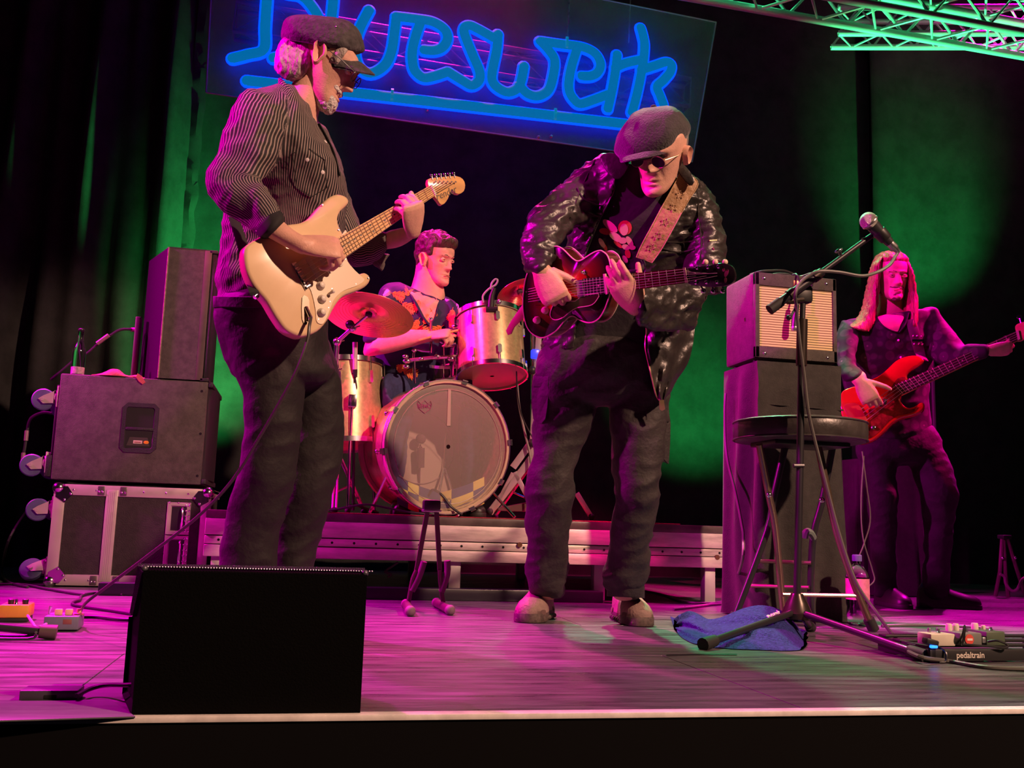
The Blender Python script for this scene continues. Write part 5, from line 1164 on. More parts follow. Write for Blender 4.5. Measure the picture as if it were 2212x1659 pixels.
for a, b, dz in zip(Lc, Rc, dps):
    A, B = PD(a.x, a.y, dz), PD(b.x, b.y, dz); rr.append([A, A.lerp(B, .5)-CF*.004, B, B+CF*.004, A.lerp(B, .5), A+CF*.004])
sp.loft(rr, True); s_o = sp.build('strap', STRAP, g2_, ang=50)
for k in range(2, len(rr)-3, 3):
    c = rr[k][1]; mb = MB(); up_ = (rr[k+1][1]-rr[k][1]).normalized(); sdv = (rr[k][2]-rr[k][0]).normalized()
    for j in range(5): a = 2*pi*j/5+k; mb.tube([c-CF*.0015+(up_*cos(a)+sdv*sin(a))*.006, c-CF*.0018+(up_*cos(a+.5)+sdv*sin(a+.5))*.014, c-CF*.0015+(up_*cos(a+.9)+sdv*sin(a+.9))*.009], .0011, 4, smooth=3)
    mb.build('tooled_pattern', mat('tooled_light', (.52, .34, .2), .5), s_o)
for k in (1, -1):
    e = [r[0 if k == 1 else 2]-CF*.001 for r in rr]; MB().tube(e, .0016, 5).build('stitched_edge', mat('stitch', (.55, .36, .2), .6), s_o)
MB().tube([PD(1392, 560, dps[-1]), PD(1388, 574, dps[-1]+.0), on2((1378, 582), -.02), on2((1340, 588), -.03)], .006, 8, smooth=4).build('strap_lace', BLACKRUB, s_o)
MB().tube([PD(1384, 562, dps[-1]-.004), PD(1394, 574, dps[-1]-.004), PD(1390, 560, dps[-1]-.008)], .003, 6, smooth=4).build('strap_knot', BLACKRUB, s_o)
tl = MB(); tl.prism([on2(p, -.03) for p in ((1131, 640), (1134, 664), (1118, 690), (1100, 708), (1094, 722), (1086, 725), (1082, 715), (1092, 696), (1108, 672))], -GP2.n*.004, bev=.001); tl.build('strap_tail', mat('strap_red', (.45, .18, .14), .55), s_o)
MB().prism([on2(p, .03) for p in ((1314, 592), (1320, 591), (1325, 634), (1320, 636))], GP2.n*.008, bev=.002).build('slide_bar', IVORY, None, label='narrow pale bar pressed across the strings of the sunburst guitar', cat='slide')
# ================================================================== drum kit on the platform
def pixr(px, d): return px*d/F
GOLDSH = mat('champagne_shell', (.72, .55, .30), .28, .55, var=.18, vscale=40, coat=.5)
HOOPW = mat('pale_hoop', (.62, .45, .32), .35, coat=.4)
PHEAD = bpy.data.materials.new('frosted_head'); PHEAD.use_nodes = True; nt = PHEAD.node_tree; b_ = nt.nodes['Principled BSDF']; o_ = nt.nodes['Material Output']
b_.inputs['Base Color'].default_value = (.75, .62, .55, 1); b_.inputs['Roughness'].default_value = .35
tr = nt.nodes.new('ShaderNodeBsdfTransparent'); mx = nt.nodes.new('ShaderNodeMixShader'); mx.inputs[0].default_value = .30
nt.links.new(tr.outputs[0], mx.inputs[1]); nt.links.new(b_.outputs[0], mx.inputs[2]); nt.links.new(mx.outputs[0], o_.inputs[0])
REDHEAD = mat('tom_bottom_head', (.62, .30, .30), .3, coat=.3, bump=.15, bscale=30)
def basis(ax):
    ax = V(ax).normalized(); N = (V((0, 0, 1))-ax*ax.z).normalized() if abs(ax.z) < .95 else (CR-ax*CR.dot(ax)).normalized(); return ax, N, ax.cross(N)
def circ(c, N, B, r, n=40): return [c+N*(r*cos(2*pi*k/n))+B*(r*sin(2*pi*k/n)) for k in range(n)]
def hoop(c, ax, r, w, th, m, name, parent, n=48):
    ax, N, B = basis(ax); c = V(c)
    return MB().loft([circ(c, N, B, r, n), circ(c, N, B, r+th, n), circ(c+ax*w, N, B, r+th, n), circ(c+ax*w, N, B, r, n)], False, closed=True).build(name, m, parent)
def lugs(c, ax, r, h, n, parent, a0=0, l=.05):
    ax, N, B = basis(ax)
    for k in range(n):
        a = a0+2*pi*k/n; d_ = N*cos(a)+B*sin(a); t_ = ax.cross(d_)
        for s_ in (0, 1):
            p = V(c)+ax*(h*(.22 if s_ == 0 else .78))+d_*r
            lg = MB(); lg.loft([[p+t_*(x*.0095)+ax*(y*l*.5)+d_*z for x, y in ((-1, -.8), (-.5, -1), (.5, -1), (1, -.8), (1, .8), (.5, 1), (-.5, 1), (-1, .8))] for z in (-.004, .010, .014)], True)
            o = lg.build('lug', CHROME, parent)
            e = V(c)+ax*(-.012 if s_ == 0 else h+.012)+d_*(r+.010)
            MB().tube([p+d_*.010, e], .003, 6).build('tension_rod', CHROME, o)
# bass drum
bc = PD(968, 965, 4.575); bax = (PD(905, 968, 4.93)-bc); bl = bax.length; bax.normalize()
bd = thing('bass_drum', (bc.x, bc.y+.1, RZ), 'large champagne bass drum with a see-through front head showing a checkered pillow', 'drum')
R0 = .2985; ax, N, B = basis(bax)
MB().loft([circ(bc+ax*.02, N, B, R0), circ(bc+ax*(bl-.02), N, B, R0), circ(bc+ax*(bl-.02), N, B, R0-.008), circ(bc+ax*.02, N, B, R0-.008)], False, closed=True).build('shell', GOLDSH, bd, ang=50)
fh = hoop(bc-ax*.012, bax, R0+.002, .038, .016, HOOPW, 'front_hoop', bd); hoop(bc+ax*(bl-.03), bax, R0+.002, .038, .016, HOOPW, 'rear_hoop', bd)
for e in (-.013, .026): q = circ(bc+ax*e, N, B, R0+.017, 48); MB().tube(q+[q[0]], .003, 6).build('hoop_edge', CHROME, fh)
hd = MB(); hd.loft([circ(bc+ax*.002, N, B, R0+.004, 48), circ(bc+ax*-.002, N, B, R0*.93, 48), circ(bc+ax*-.002, N, B, .01, 48)], False); hd.build('front_head', PHEAD, bd)
q = circ(bc+ax*-.004, N, B, R0*.90, 48); MB().tube(q+[q[0]], .0016, 5).build('muffle_ring', mat('ring_clear', (.5, .38, .34), .4), bd)
MB().loft([circ(bc+ax*(bl-.025), N, B, R0), circ(bc+ax*(bl-.022), N, B, .01)], False).build('batter_head', mat('batter', (.50, .36, .30), .5), bd)
q = circ(bc+ax*(bl-.03)+N*-.0, N, B, R0*.60, 40); MB().tube(q+[q[0]], .003, 5).build('head_ring', mat('ring_dark', (.25, .13, .12), .5), bd)
for k in range(10):
    a = 2*pi*(k+.3)/10; d_ = N*cos(a)+B*sin(a); t_ = ax.cross(d_); p = bc+d_*(R0+.018)
    cw = MB(); cw.loft([[p+t_*(x*.013)+d_*z+ax*(-.018+y) for x, z, y in ((-1, -.012, 0), (1, -.012, 0), (1, .008, 0), (-1, .008, 0))], [p+t_*(x*.013)+d_*z+ax*(.03+y) for x, z, y in ((-1, -.006, 0), (1, -.006, 0), (1, .010, 0), (-1, .010, 0))]], True)
    o = cw.build('claw', CHROME, bd); MB().tube([p+d_*.006+ax*.03, bc+d_*(R0+.012)+ax*.12], .003, 6).build('tension_rod', CHROME, o)
    tb = MB(); tb.tube([p+d_*.006-ax*.022-t_*.014, p+d_*.006-ax*.022+t_*.014], .0035, 6); tb.build('t_handle', CHROME, o)
    lp = bc+d_*R0+ax*.15; MB().ball(lp, .014, 7).build('lug', CHROME, bd)
def dpl(px_, py_, o=0):
    k = D(px_, py_); q = bc-ax*.003; return CP+k*((q-CP).dot(ax)/k.dot(ax))-ax*o
# pillow, beater, spurs
YEL, GRYB = mat('pillow_yellow', (.85, .75, .18), .8), mat('pillow_blue', (.05, .06, .20), .8)
pw = thing('checkered_pillow', PD(950, 1090, 4.66), 'yellow and blue checkered pillow lying inside the bass drum', 'pillow')
NU, NV = 8, 3
def pil(u, v):
    x = 858+188*u; yy = 1058+55*v-26*sin(pi*u)*0+ (8*sin(u*9)) ; d = 4.650+.02*sin(u*7)+.03*abs(v-.5)
    p = PD(x, 1050+20*abs(2*u-1)*-1+58*v+14*(1-(2*u-1)**2), d); return p
cells = {}
for i in range(NU):
    for j in range(NV):
        m_ = YEL if (i+j+(i//3)) % 2 else GRYB; mb = MB(); g_ = []
        for a in range(4):
            g_.append([pil((i+a/3)/NU, (j+b/3)/NV)-CF*(.02*sin(pi*(i+a/3)/NU)*sin(pi*(j+b/3)/NV)+.004*sin(pi*a/3)*sin(pi*b/3)) for b in range(4)])
        mb.loft([r+[p+CF*.012 for p in reversed(r)] for r in g_], True); mb.build('patch', m_, pw)
MB().lathe(PD(967, 1078, 4.618), -CF, [(.014, 0), (.014, .0008)], 20).build('round_label', mat('plabel', (.8, .7, .2), .6), pw)
text('EVANS', 'label_lettering', mat('ptext', (.05, .05, .05), .6), pw, PD(967, 1078, 4.615), CR, CU, .009, .0002)
bt_ = MB(); bt_.tube([PD(905, 1060, 4.89), PD(908, 960, 4.87)], .005, 8); bt_.tube([PD(908, 1010, 4.86), PD(909, 968, 4.86)], [.02, .02], 12); bt_.ball(PD(909, 948, 4.86), .026, 8); bt_.build('beater', mat('beater_felt', (.12, .05, .06), .8), bd)
MB().prism([dpl(x, y, .001) for x, y in ((965, 920), (973, 920), (974, 842), (968, 840))], -ax*.001).build('tape_strip', mat('tape_clear', (.45, .36, .3), .4), bd)
text('REMO', 'head_lettering', mat('headtext', (.30, .05, .16), .5), bd, dpl(917, 878, .001), dpl(930, 878)-dpl(917, 878), CU, .026, .0003, bold=.0006)
crn = [dpl(x, y, .001) for x, y in ((901, 872), (903, 866), (909, 873), (917, 865), (925, 873), (930, 866), (932, 874), (929, 884), (917, 893), (906, 884))]
MB().tube(crn+[crn[0]], .0012, 5).build('crown_emblem', mat('headtext', (.30, .05, .16), .5), bd)
for s_, f0 in ((-1, (800, 1085)), (1, (1118, 1092))):
    p = bc+ax*.14+B*(R0*.82*(1 if (B.dot(CR) > 0) == (s_ > 0) else -1))-N*(R0*.5); q = PD(*f0, 4.60); MB().tube([p, V((q.x, max(q.y, RY0+.08), RZ+.012))], .008, 8).build('spur', CHROME, bd)
# rack tom
tb_, tt_ = PD(1063, 812, 4.78), PD(1056, 688, 4.90)
tax = (tt_-tb_); th_ = tax.length; tr_ = pixr(73, 4.8)
tm_ = thing('rack_tom', tb_, 'champagne rack tom mounted above the bass drum, its pink lower head showing', 'drum')
ax, N, B = basis(tax)
MB().loft([circ(tb_+ax*.012, N, B, tr_), circ(tt_-ax*.01, N, B, tr_)], True).build('shell', GOLDSH, tm_, ang=50)
MB().loft([circ(tb_+ax*.004, N, B, tr_+.003), circ(tb_-ax*.002, N, B, tr_*.9), circ(tb_-ax*.002, N, B, .01)], False).build('bottom_head', REDHEAD, tm_)
MB().loft([circ(tt_+ax*.0, N, B, tr_+.003), circ(tt_+ax*.004, N, B, .01)], False).build('top_head', HOOPW, tm_)
hoop(tb_-ax*.008, tax, tr_+.004, .022, .008, CHROME, 'lower_hoop', tm_); hoop(tt_-ax*.012, tax, tr_+.004, .024, .008, CHROME, 'upper_hoop', tm_)
lugs(tb_, tax, tr_, th_, 8, tm_, .25, .045)
ring_ = circ(tt_+ax*.02, N, B, tr_*.9, 24)
MB().tube([PD(1010, 690, 4.85), PD(985, 720, 4.86), PD(975, 770, 4.88), PD(978, 812, 4.84), PD(980, 830, 4.80)], .011, 8, smooth=3).build('holder_rod', CHROME, tm_)
for x, y, r in ((985, 706, .02), (1000, 712, .016), (975, 745, .018), (1012, 702, .014), (978, 815, .018), (995, 690, .012)): MB().ball(PD(x, y, 4.83), r, 6, sc=(1.2, .8, .9)).build('mount_clamp', CHROME, tm_)
for a, b in (((970, 715), (1015, 705)), ((990, 690), (990, 735)), ((965, 745), (990, 742))): MB().tube([PD(*a, 4.82), PD(*b, 4.82)], .007, 6).build('mount_rod', CHROME, tm_)
# floor tom
f0, f1 = PD(742, 962, 4.78), PD(738, 792, 4.86); fax = f1-f0; fr = pixr(88, 4.82)
ft = thing('floor_tom', (f0.x, f0.y, RZ), 'champagne floor tom on legs, half hidden behind the man in the striped shirt', 'drum')
ax, N, B = basis(fax); fh_ = fax.length
MB().loft([circ(f0, N, B, fr), circ(f1, N, B, fr)], True).build('shell', GOLDSH, ft, ang=50)
MB().loft([circ(f1+ax*.002, N, B, fr+.003), circ(f1+ax*.005, N, B, .01)], False).build('top_head', HOOPW, ft)
hoop(f0-ax*.01, fax, fr+.003, .024, .008, CHROME, 'lower_hoop', ft); hoop(f1-ax*.012, fax, fr+.003, .024, .008, CHROME, 'upper_hoop', ft)
lugs(f0, fax, fr, fh_, 8, ft, .1, .06)
for k in range(3):
    a = 2*pi*k/3+.9; d_ = N*cos(a)+B*sin(a); p = f0+ax*fh_*.45+d_*(fr+.018); q = V((p.x+d_.x*.03, p.y+d_.y*.03, RZ+.012)); MB().tube([p, V((p.x, p.y, f0.z-.02)), q], .007, 8).build('leg', CHROME, ft)
    MB().ball(q+V((0, 0, .004)), .014, 6).build('rubber_tip', BLACKRUB, ft)
    MB().box(p-V((.02, .02, .03)), p+V((.02, .02, .03)), bev=.004).build('leg_bracket', CHROME, ft)
# snare and its stand
sc_ = PD(968, 800, 5.02); sn = thing('snare_drum', sc_, 'shallow dark snare drum with chrome rods between the drummer and the bass drum', 'drum')
sax = (CU*.96-CF*.28).normalized(); ax, N, B = basis(sax); sr = pixr(62, 5.0)
MB().loft([circ(sc_-ax*.055, N, B, sr), circ(sc_+ax*.055, N, B, sr)], True).build('shell', mat('snare_black', (.02, .018, .03), .2, coat=.5), sn)
hoop(sc_-ax*.062, sax, sr+.002, .014, .007, CHROME, 'lower_hoop', sn); hoop(sc_+ax*.05, sax, sr+.002, .016, .007, CHROME, 'upper_hoop', sn)
MB().loft([circ(sc_+ax*.056, N, B, sr), circ(sc_+ax*.058, N, B, .01)], False).build('top_head', mat('coated_head', (.7, .66, .62), .6), sn)
for k in range(10):
    a = 2*pi*k/10; d_ = N*cos(a)+B*sin(a); p = sc_+d_*(sr+.008); o = MB().tube([p-ax*.06, p+ax*.06], .0035, 6).build('tension_rod', CHROME, sn); MB().ball(p, .010, 6, sc=(1, 1, 1.6)).build('lug', CHROME, o)
ss = thing('snare_stand', (sc_.x, sc_.y, RZ), 'chrome snare stand behind the bass drum', 'stand')
MB().tube([sc_-ax*.07, V((sc_.x, sc_.y, RZ+.25))], .011, 8).build('pole', CHROME, ss)
for k in range(3):
    a = 2*pi*k/3; MB().tube([V((sc_.x, sc_.y, RZ+.26)), V((sc_.x+.10*cos(a), sc_.y+.10*sin(a), RZ+.01))], .007, 6).build('leg', CHROME, ss); MB().tube([sc_-ax*.075, sc_-ax*.07+(N*cos(a)+B*sin(a))*(sr+.01), sc_-ax*.05+(N*cos(a)+B*sin(a))*(sr+.012)], .006, 6).build('basket_arm', CHROME, ss)
# percussion rack above the bass drum: rods and clamps
pr = thing('drum_hardware', PD(930, 830, 4.74), 'cluster of chrome rods and clamps fixed above the bass drum', 'hardware')
for nm, pts, r in (('upright_rod', [(931, 686), (931, 735), (930, 762)], .0075), ('cross_rod', [(931, 760), (912, 758), (896, 756), (893, 775)], .007), ('rail', [(873, 780), (930, 773), (1000, 770)], .011), ('post', [(894, 775), (895, 802), (896, 828)], .008), ('side_rod', [(957, 741), (958, 770), (960, 790)], .006), ('post', [(978, 772), (977, 800), (975, 832)], .009), ('link', [(950, 738), (965, 745), (985, 742)], .006)):
    MB().tube([PD(x, y, 4.80) for x, y in pts], r, 8, smooth=2).build(nm, CHROME, pr)
for x, y, r in ((931, 732, .017), (920, 731, .014), (895, 757, .012), (879, 780, .018), (876, 770, .014), (878, 792, .014), (944, 770, .014), (998, 771, .018), (975, 775, .018), (910, 775, .012), (931, 690, .010)):
    MB().ball(PD(x, y, 4.79), r, 6, sc=(1.2, .8, .8)).build('clamp', CHROME, pr)
tk = MB(); tk.lathe(PD(944, 733, 4.77), CR, [(.004, -.02), (.016, -.012), (.018, 0), (.016, .012), (.004, .02)], 14); tk.build('felt_roll', mat('felt', (.35, .3, .15), .8), pr)
bs = PD(957, 826, 4.74); MB().tube([PD(942, 826, 4.68), PD(985, 821, 4.68)], .016, 10).build('mount_plate', mat('mountp', (.3, .28, .3), .3, .9), pr)
# cymbals
BRZ = mat('bronze', (.75, .42, .24), .30, .85, rvar=.08, vscale=3)
def cymbal(name, c, ax_, r, label):
    t = thing(name, c, label, 'cymbal'); ax, N, B = basis(ax_)
    prof = [(0, .030), (.022, .028), (.038, .018), (.046, .010), (r*.5, .006), (r*.9, -.006), (r, -.012)]
    mb = MB(); pts = prof+[(a, h-.0016) for a, h in reversed(prof)]
    mb.loft([circ(V(c)+ax*h, N, B, max(a, .001), 56) for a, h in pts], False); mb.build('plate', BRZ, t, ang=60)
    gr = MB()
    for k in range(7): q = circ(V(c)+ax*(.006-.012*(k/7)-.0022), N, B, r*(.45+.07*k), 48); gr.tube(q+[q[0]], .0006, 4)
    gr.build('lathe_groove', BRZ, t)
    MB().lathe(V(c)-ax*.004, ax, [(.012, -.012), (.016, -.010), (.016, .006), (.010, .010)], 14).build('felt_washer', mat('felt_dark', (.08, .05, .07), .9), t)
    MB().cyl(V(c)+ax*.01, V(c)+ax*.06, .004, n=8).build('wing_post', CHROME, t); MB().lathe(V(c)+ax*.034, ax, [(.014, 0), (.016, .004), (.014, .012)], 14).build('top_felt', mat('felt_dark', (.08, .05, .07), .9), t)
    return t
cc_ = PD(797, 677, 4.55)
cax = (CU*.86-CR*.10-CF*-.40); cax = (CU*.87+CR*.10+CF*.42).normalized()
cymbal('crash_cymbal', cc_, cax, pixr(98, 4.55), 'bronze crash cymbal lit magenta in front of the drummer')
c2_ = PD(1122, 628, 5.1); cymbal('ride_cymbal', c2_, (CU*.82+CR*-.30+CF*.42).normalized(), pixr(52, 5.1), 'smaller bronze cymbal partly hidden behind the leather-jacketed man')
def cstand(name, pts, foot, label, legr=.16):
    t = thing(name, (foot[0], foot[1], RZ), label, 'stand'); P = [V(p) for p in pts]
    for a, b, r in zip(P[:-1], P[1:], (.0075, .010, .0125, .0125, .0125)): MB().tube([a, b], r, 10).build('tube', CHROME, t)
    for p in P[1:-1]: MB().ball(p, .02, 7, sc=(1, .8, 1.1)).build('joint', CHROME, t); MB().tube([p+CR*.01, p+CR*.035+CU*.008], .004, 6).build('wing_nut', CHROME, t)
    hub = V((foot[0], foot[1], RZ+.30))
    for k in range(3):
        a = 2*pi*k/3+.5; f = V((foot[0]+legr*cos(a), foot[1]+legr*sin(a), RZ+.016))
        for o in (-.008, .008): MB().tube([hub+V((-sin(a)*o, cos(a)*o, 0)), f+V((-sin(a)*o, cos(a)*o, 0))], .006, 6).build('leg', CHROME, t)
        MB().tube([V((foot[0], foot[1], RZ+.10)), hub.lerp(f, .55)], .005, 6).build('leg_brace', CHROME, t); MB().ball(f, .018, 6, sc=(1, 1, .8)).build('rubber_foot', BLACKRUB, t)
    return t
cs = cstand('cymbal_stand', [cc_-cax*.005, PD(762, 708, 4.57), PD(728, 738, 4.6), PD(724, 800, 4.62), PD(724, 900, 4.63), V((PD(724, 1050, 4.63).x, PD(724, 1050, 4.63).y, RZ+.1))], (PD(724, 1050, 4.63).x, PD(724, 1050, 4.63).y), 'chrome boom stand carrying the crash cymbal', .17)
MB().ball(PD(756, 701, 4.55), .022, 8).build('tilter_ball', mat('tilter', (.12, .05, .12), .15, .8), cs)
p2_ = PD(1150, 700, 4.98); fx = PD(1150, 1080, 4.98)
c2s = cstand('cymbal_stand', [c2_-V((0, 0, .004)), PD(1136, 660, 5.05), PD(1150, 690, 4.98), PD(1152, 800, 4.98), PD(1150, 960, 4.98), V((fx.x, fx.y, RZ+.1))], (fx.x, fx.y), 'pale stand carrying the smaller cymbal beside the bass drum', .2)
# stand with wide pale legs right of the bass drum, pedal
WST = mat('pale_steel', (.72, .62, .62), .35, .5)
ps_ = thing('percussion_stand', (PD(1112, 1090, 4.86).x, PD(1112, 1090, 4.86).y, RZ), 'pale folding stand with flat crossed legs right of the bass drum', 'stand')
def flat(a, b, w, th=.012, d=4.86):
    A, B_ = PD(*a, d), PD(*b, d); t = (B_-A).normalized(); s_ = t.cross(CF).normalized()*w/2; return MB().prism([A-s_, A+s_, B_+s_, B_-s_], CF*th, bev=.002)
for a, b, w in (((1164, 722), (1148, 1000), .030), ((1146, 958), (1108, 1010), .034), ((1152, 985), (1058, 1108), .036), ((1112, 1020), (1140, 1075), .024), ((1108, 1022), (1066, 1104), .02), ((1246, 1066), (1278, 1118), .026)): flat(a, b, w).build('flat_leg' if w > .031 else 'strut', WST, ps_)
for x, y in ((1155, 868), (1148, 957), (1150, 800)): MB().ball(PD(x, y, 4.85), .022, 7, sc=(1, .8, 1)).build('knob', BLACKPL, ps_)
for x, y in ((1058, 1108), (1278, 1120), (1140, 1078)): MB().ball(PD(x, y-3, 4.86), .018, 6).build('rubber_foot', BLACKRUB, ps_)
MB().box(PD(1156, 766, 4.83)-V((.02, .02, .02)), PD(1156, 766, 4.83)+V((.02, .02, .025)), bev=.006).build('tuner_clip', mat('clip', (.05, .04, .2), .3, emit=(.02, .05, .9), es=1.2), ps_, label='small clip with a blue light')
pd_ = thing('foot_pedal', PD(1110, 1105, 4.9), 'dark foot pedal lying beside the bass drum', 'pedal')
a = PD(1085, 1103, 4.84); MB().hexa([a+V(p) for p in ((-.02, 0, 0), (.20, 0, 0), (.20, .10, 0), (-.02, .10, 0), (-.02, 0, .012), (.20, 0, .06), (.20, .10, .06), (-.02, .10, .012))]).build('footboard', mat('pedal_red', (.12, .05, .06), .4, .3), pd_); MB().box(a+V((.13, -.01, .04)), a+V((.19, .02, .075)), bev=.004).build('heel_plate', mat('heelp', (.7, .55, .55), .4, .3), pd_)
cablew('drum_cable', [PD(1117, 830, 4.84), PD(1122, 880, 4.84), PD(1135, 940, 4.84), PD(1146, 990, 4.84), PD(1150, 1060, 4.82), PD(1156, 1104, 4.8)], .006, 'pale cable hanging from the rack tom to the platform', m=mat('grey_cable', (.3, .27, .25), .5))
cablew('thin_cable', [PD(1092, 680, 4.75), PD(1108, 730, 4.74), PD(1115, 790, 4.74), PD(1118, 850, 4.76), PD(1128, 900, 4.8), PD(1150, 945, 4.82)], .0035, 'thin dark cable running down over the rack tom shell')
# microphones on the kit
tmc = thing('tom_microphone', PD(1066, 655, 4.72), 'small clip-on microphone with looped cable on the rack tom rim', 'microphone')
MB().tube([PD(1060, 664, 4.74), PD(1062, 640, 4.74), PD(1068, 622, 4.74)], [.018, .014, .010], 10).build('body', BLACKPL, tmc); MB().tube([PD(1050, 668, 4.73), PD(1075, 668, 4.73)], .014, 8).build('clamp', BLACKPL, tmc); MB().ball(PD(1078, 652, 4.74), .012, 6).build('knob', STEEL, tmc)
MB().tube([PD(x, y, 4.74) for x, y in ((1046, 660), (1043, 640), (1056, 624), (1070, 616), (1075, 606), (1070, 603), (1062, 612), (1060, 625))], .005, 7, smooth=5).build('mic_cable', mat('cable_pale', (.35, .33, .35), .4), tmc)
pm_ = thing('pencil_microphone', PD(767, 790, 4.66), 'slim pale pencil microphone pointing upwards beside the floor tom', 'microphone')
MB().tube([PD(767, 798, 4.66), PD(767, 750, 4.66)], .012, 12).build('body', mat('mic_pale', (.75, .66, .62), .35, .4), pm_); MB().tube([PD(767, 750, 4.66), PD(767, 739, 4.66)], .0125, 12).build('capsule', mat('mic_caps', (.55, .4, .45), .4, .4), pm_); MB().tube([PD(767, 798, 4.66), PD(768, 815, 4.66)], [.012, .009], 10).build('connector', BLACKPL, pm_)
ms = thing('microphone_stand', (PD(766, 1085, 4.66).x, PD(766, 1085, 4.66).y, RZ), 'thin dark microphone stand with clip beside the floor tom', 'stand')
MB().tube([PD(765, 890, 4.67), PD(764, 980, 4.67), V((PD(764, 1080, 4.67).x, PD(764, 1080, 4.67).y, RZ+.02))], .007, 8).build('pole', BLACKMET, ms); MB().tube([PD(767, 805, 4.67), PD(745, 812, 4.68), PD(738, 818, 4.68)], .010, 8, smooth=3).build('clip_arm', BLACKPL, ms); MB().ball(PD(742, 820, 4.68), .018, 7).build('knob', BLACKPL, ms); MB().ball(PD(765, 888, 4.66), .018, 7, sc=(1, 1, 1.3)).build('clutch', BLACKPL, ms)
MB().tube([PD(766, 812, 4.66), PD(770, 835, 4.66), PD(768, 850, 4.66), PD(764, 838, 4.66), PD(766, 815, 4.66)], .004, 6, smooth=4).build('cable_loop', CABLE, ms)
for k in range(3):
    b_ = V((PD(764, 1080, 4.67).x, PD(764, 1080, 4.67).y, RZ)); a = 2*pi*k/3+.3; MB().tube([b_+V((0, 0, .05)), b_+V((.13*cos(a), .13*sin(a), .012))], .006, 6).build('leg', BLACKMET, ms)
cablew('platform_cable', [PD(700, 1104, 4.42), PD(740, 1098, 4.42), PD(790, 1090, 4.44), PD(835, 1097, 4.46), PD(880, 1106, 4.47), PD(920, 1110, 4.48)], .005, 'dark cable lying along the front of the drum platform')
cablew('bass_drum_cable', [PD(925, 1072, 4.56), PD(935, 1058, 4.55), PD(955, 1070, 4.54), PD(975, 1095, 4.54), PD(998, 1112, 4.53)], .006, 'black cable coming out of the bass drum front')
RUGM = mat('red_rug', (.35, .03, .06), .95, var=.3, vscale=60, bump=.4, bscale=250)
rg_ = MB(); a, b = PY(690, 1108, RY0).x, PY(1475, 1133, RY0).x
rg_.box((a, RY0+.03, RZ), (b, RY0+1.5, RZ+.006), bev=.002); rg_.build('drum_rug', RUGM, None, label='thin red rug under the drum kit on the platform', cat='rug')
for x0, x1, nm in ((1105, 1140, 1), (1430, 1500, 2)): pass
# ================================================================== drummer
D3 = 5.02
p3 = MB(); M3 = head_mx(940, 557, D3, 55, 10, 2, 1.08); head(p3, M3, 1.15)
nk = MB(); secs(nk, D3, [(868, 650, 960, 665, 0, .07), (885, 625, 962, 640, 0, .06), (895, 595, 958, 615, .0, .058), (900, 560, 955, 585, 0, .055)])
secs(nk, D3, [(840, 660, 985, 670, .02, .10), (835, 720, 980, 720, .02, .10), (830, 800, 960, 800, .05, .10), (830, 860, 960, 860, .1, .10)])
secs(nk, D3, [(890, 820, 890, 870, -.02, .06), (868, 825, 866, 862, -.12, .045), (848, 900, 872, 900, -.14, .035), (850, 1070, 864, 1070, -.1, .03)])
secs(nk, D3, [(940, 820, 940, 870, -.02, .06), (985, 825, 985, 862, -.12, .045), (1005, 930, 1025, 930, -.12, .035), (1008, 1070, 1024, 1070, -.06, .03)])
add(p3, remesh(nk, .012, 2))
ah = MB(); secs(ah, D3, [(790, 735, 850, 715, -.16, .045), (787, 768, 812, 722, -.18, .044), (835, 764, 830, 716, -.21, .042), (880, 752, 872, 712, -.24, .034), (915, 742, 908, 712, -.26, .026), (930, 738, 925, 712, -.265, .024)])
hand(ah, PD(926, 726, D3-.265), cv(.92, .12, .2), cv(.05, .85, .5), False, ((60, 62, 35), (64, 62, 38), (68, 62, 38), (70, 62, 36)), (-.4, .8, -.3), (10, 20), 1.1, 2)
add(p3, remesh(ah, .005, 2))
P3 = p3.build('person', SKIN, None, label='dark-haired drummer in a leaf-patterned shirt sitting behind the bass drum', cat='person', ang=70); P3['_o'] = list(P3.location)
eyes(M3, P3, 1.08)
HAWAII = bpy.data.materials.new('leaf_print'); HAWAII.use_nodes = True; nt = HAWAII.node_tree; b_ = nt.nodes['Principled BSDF']; b_.inputs['Base Color'].default_value = (.018, .022, .075, 1); b_.inputs['Roughness'].default_value = .8
sh = MB(); secs(sh, D3, [(880, 615, 945, 650, 0, .07), (858, 610, 966, 655, 0, .10), (828, 618, 985, 655, 0, .14), (812, 650, 994, 675, 0, .16), (806, 700, 994, 720, 0, .16), (808, 760, 985, 770, 0, .155), (810, 820, 980, 830, .02, .16), (812, 850, 975, 855, .03, .16)], p=2.3)
secs(sh, D3, [(826, 622, 872, 660, -.08, .08), (806, 660, 860, 680, -.13, .075), (790, 705, 850, 712, -.16, .068), (784, 736, 846, 730, -.17, .064)])
secs(sh, D3, [(960, 640, 990, 660, -.04, .08), (965, 690, 1004, 690, -.1, .07), (970, 740, 1006, 740, -.16, .06)])
rm = remesh(sh, .0085, 3); displace(rm, folds(.012, 6, 9, 4.4)); S3 = rm.build('shirt', HAWAII, P3, ang=80)
ORL, PNL = mat('leaf_orange', (.75, .22, .06), .75), mat('leaf_pale', (.45, .28, .55), .75)
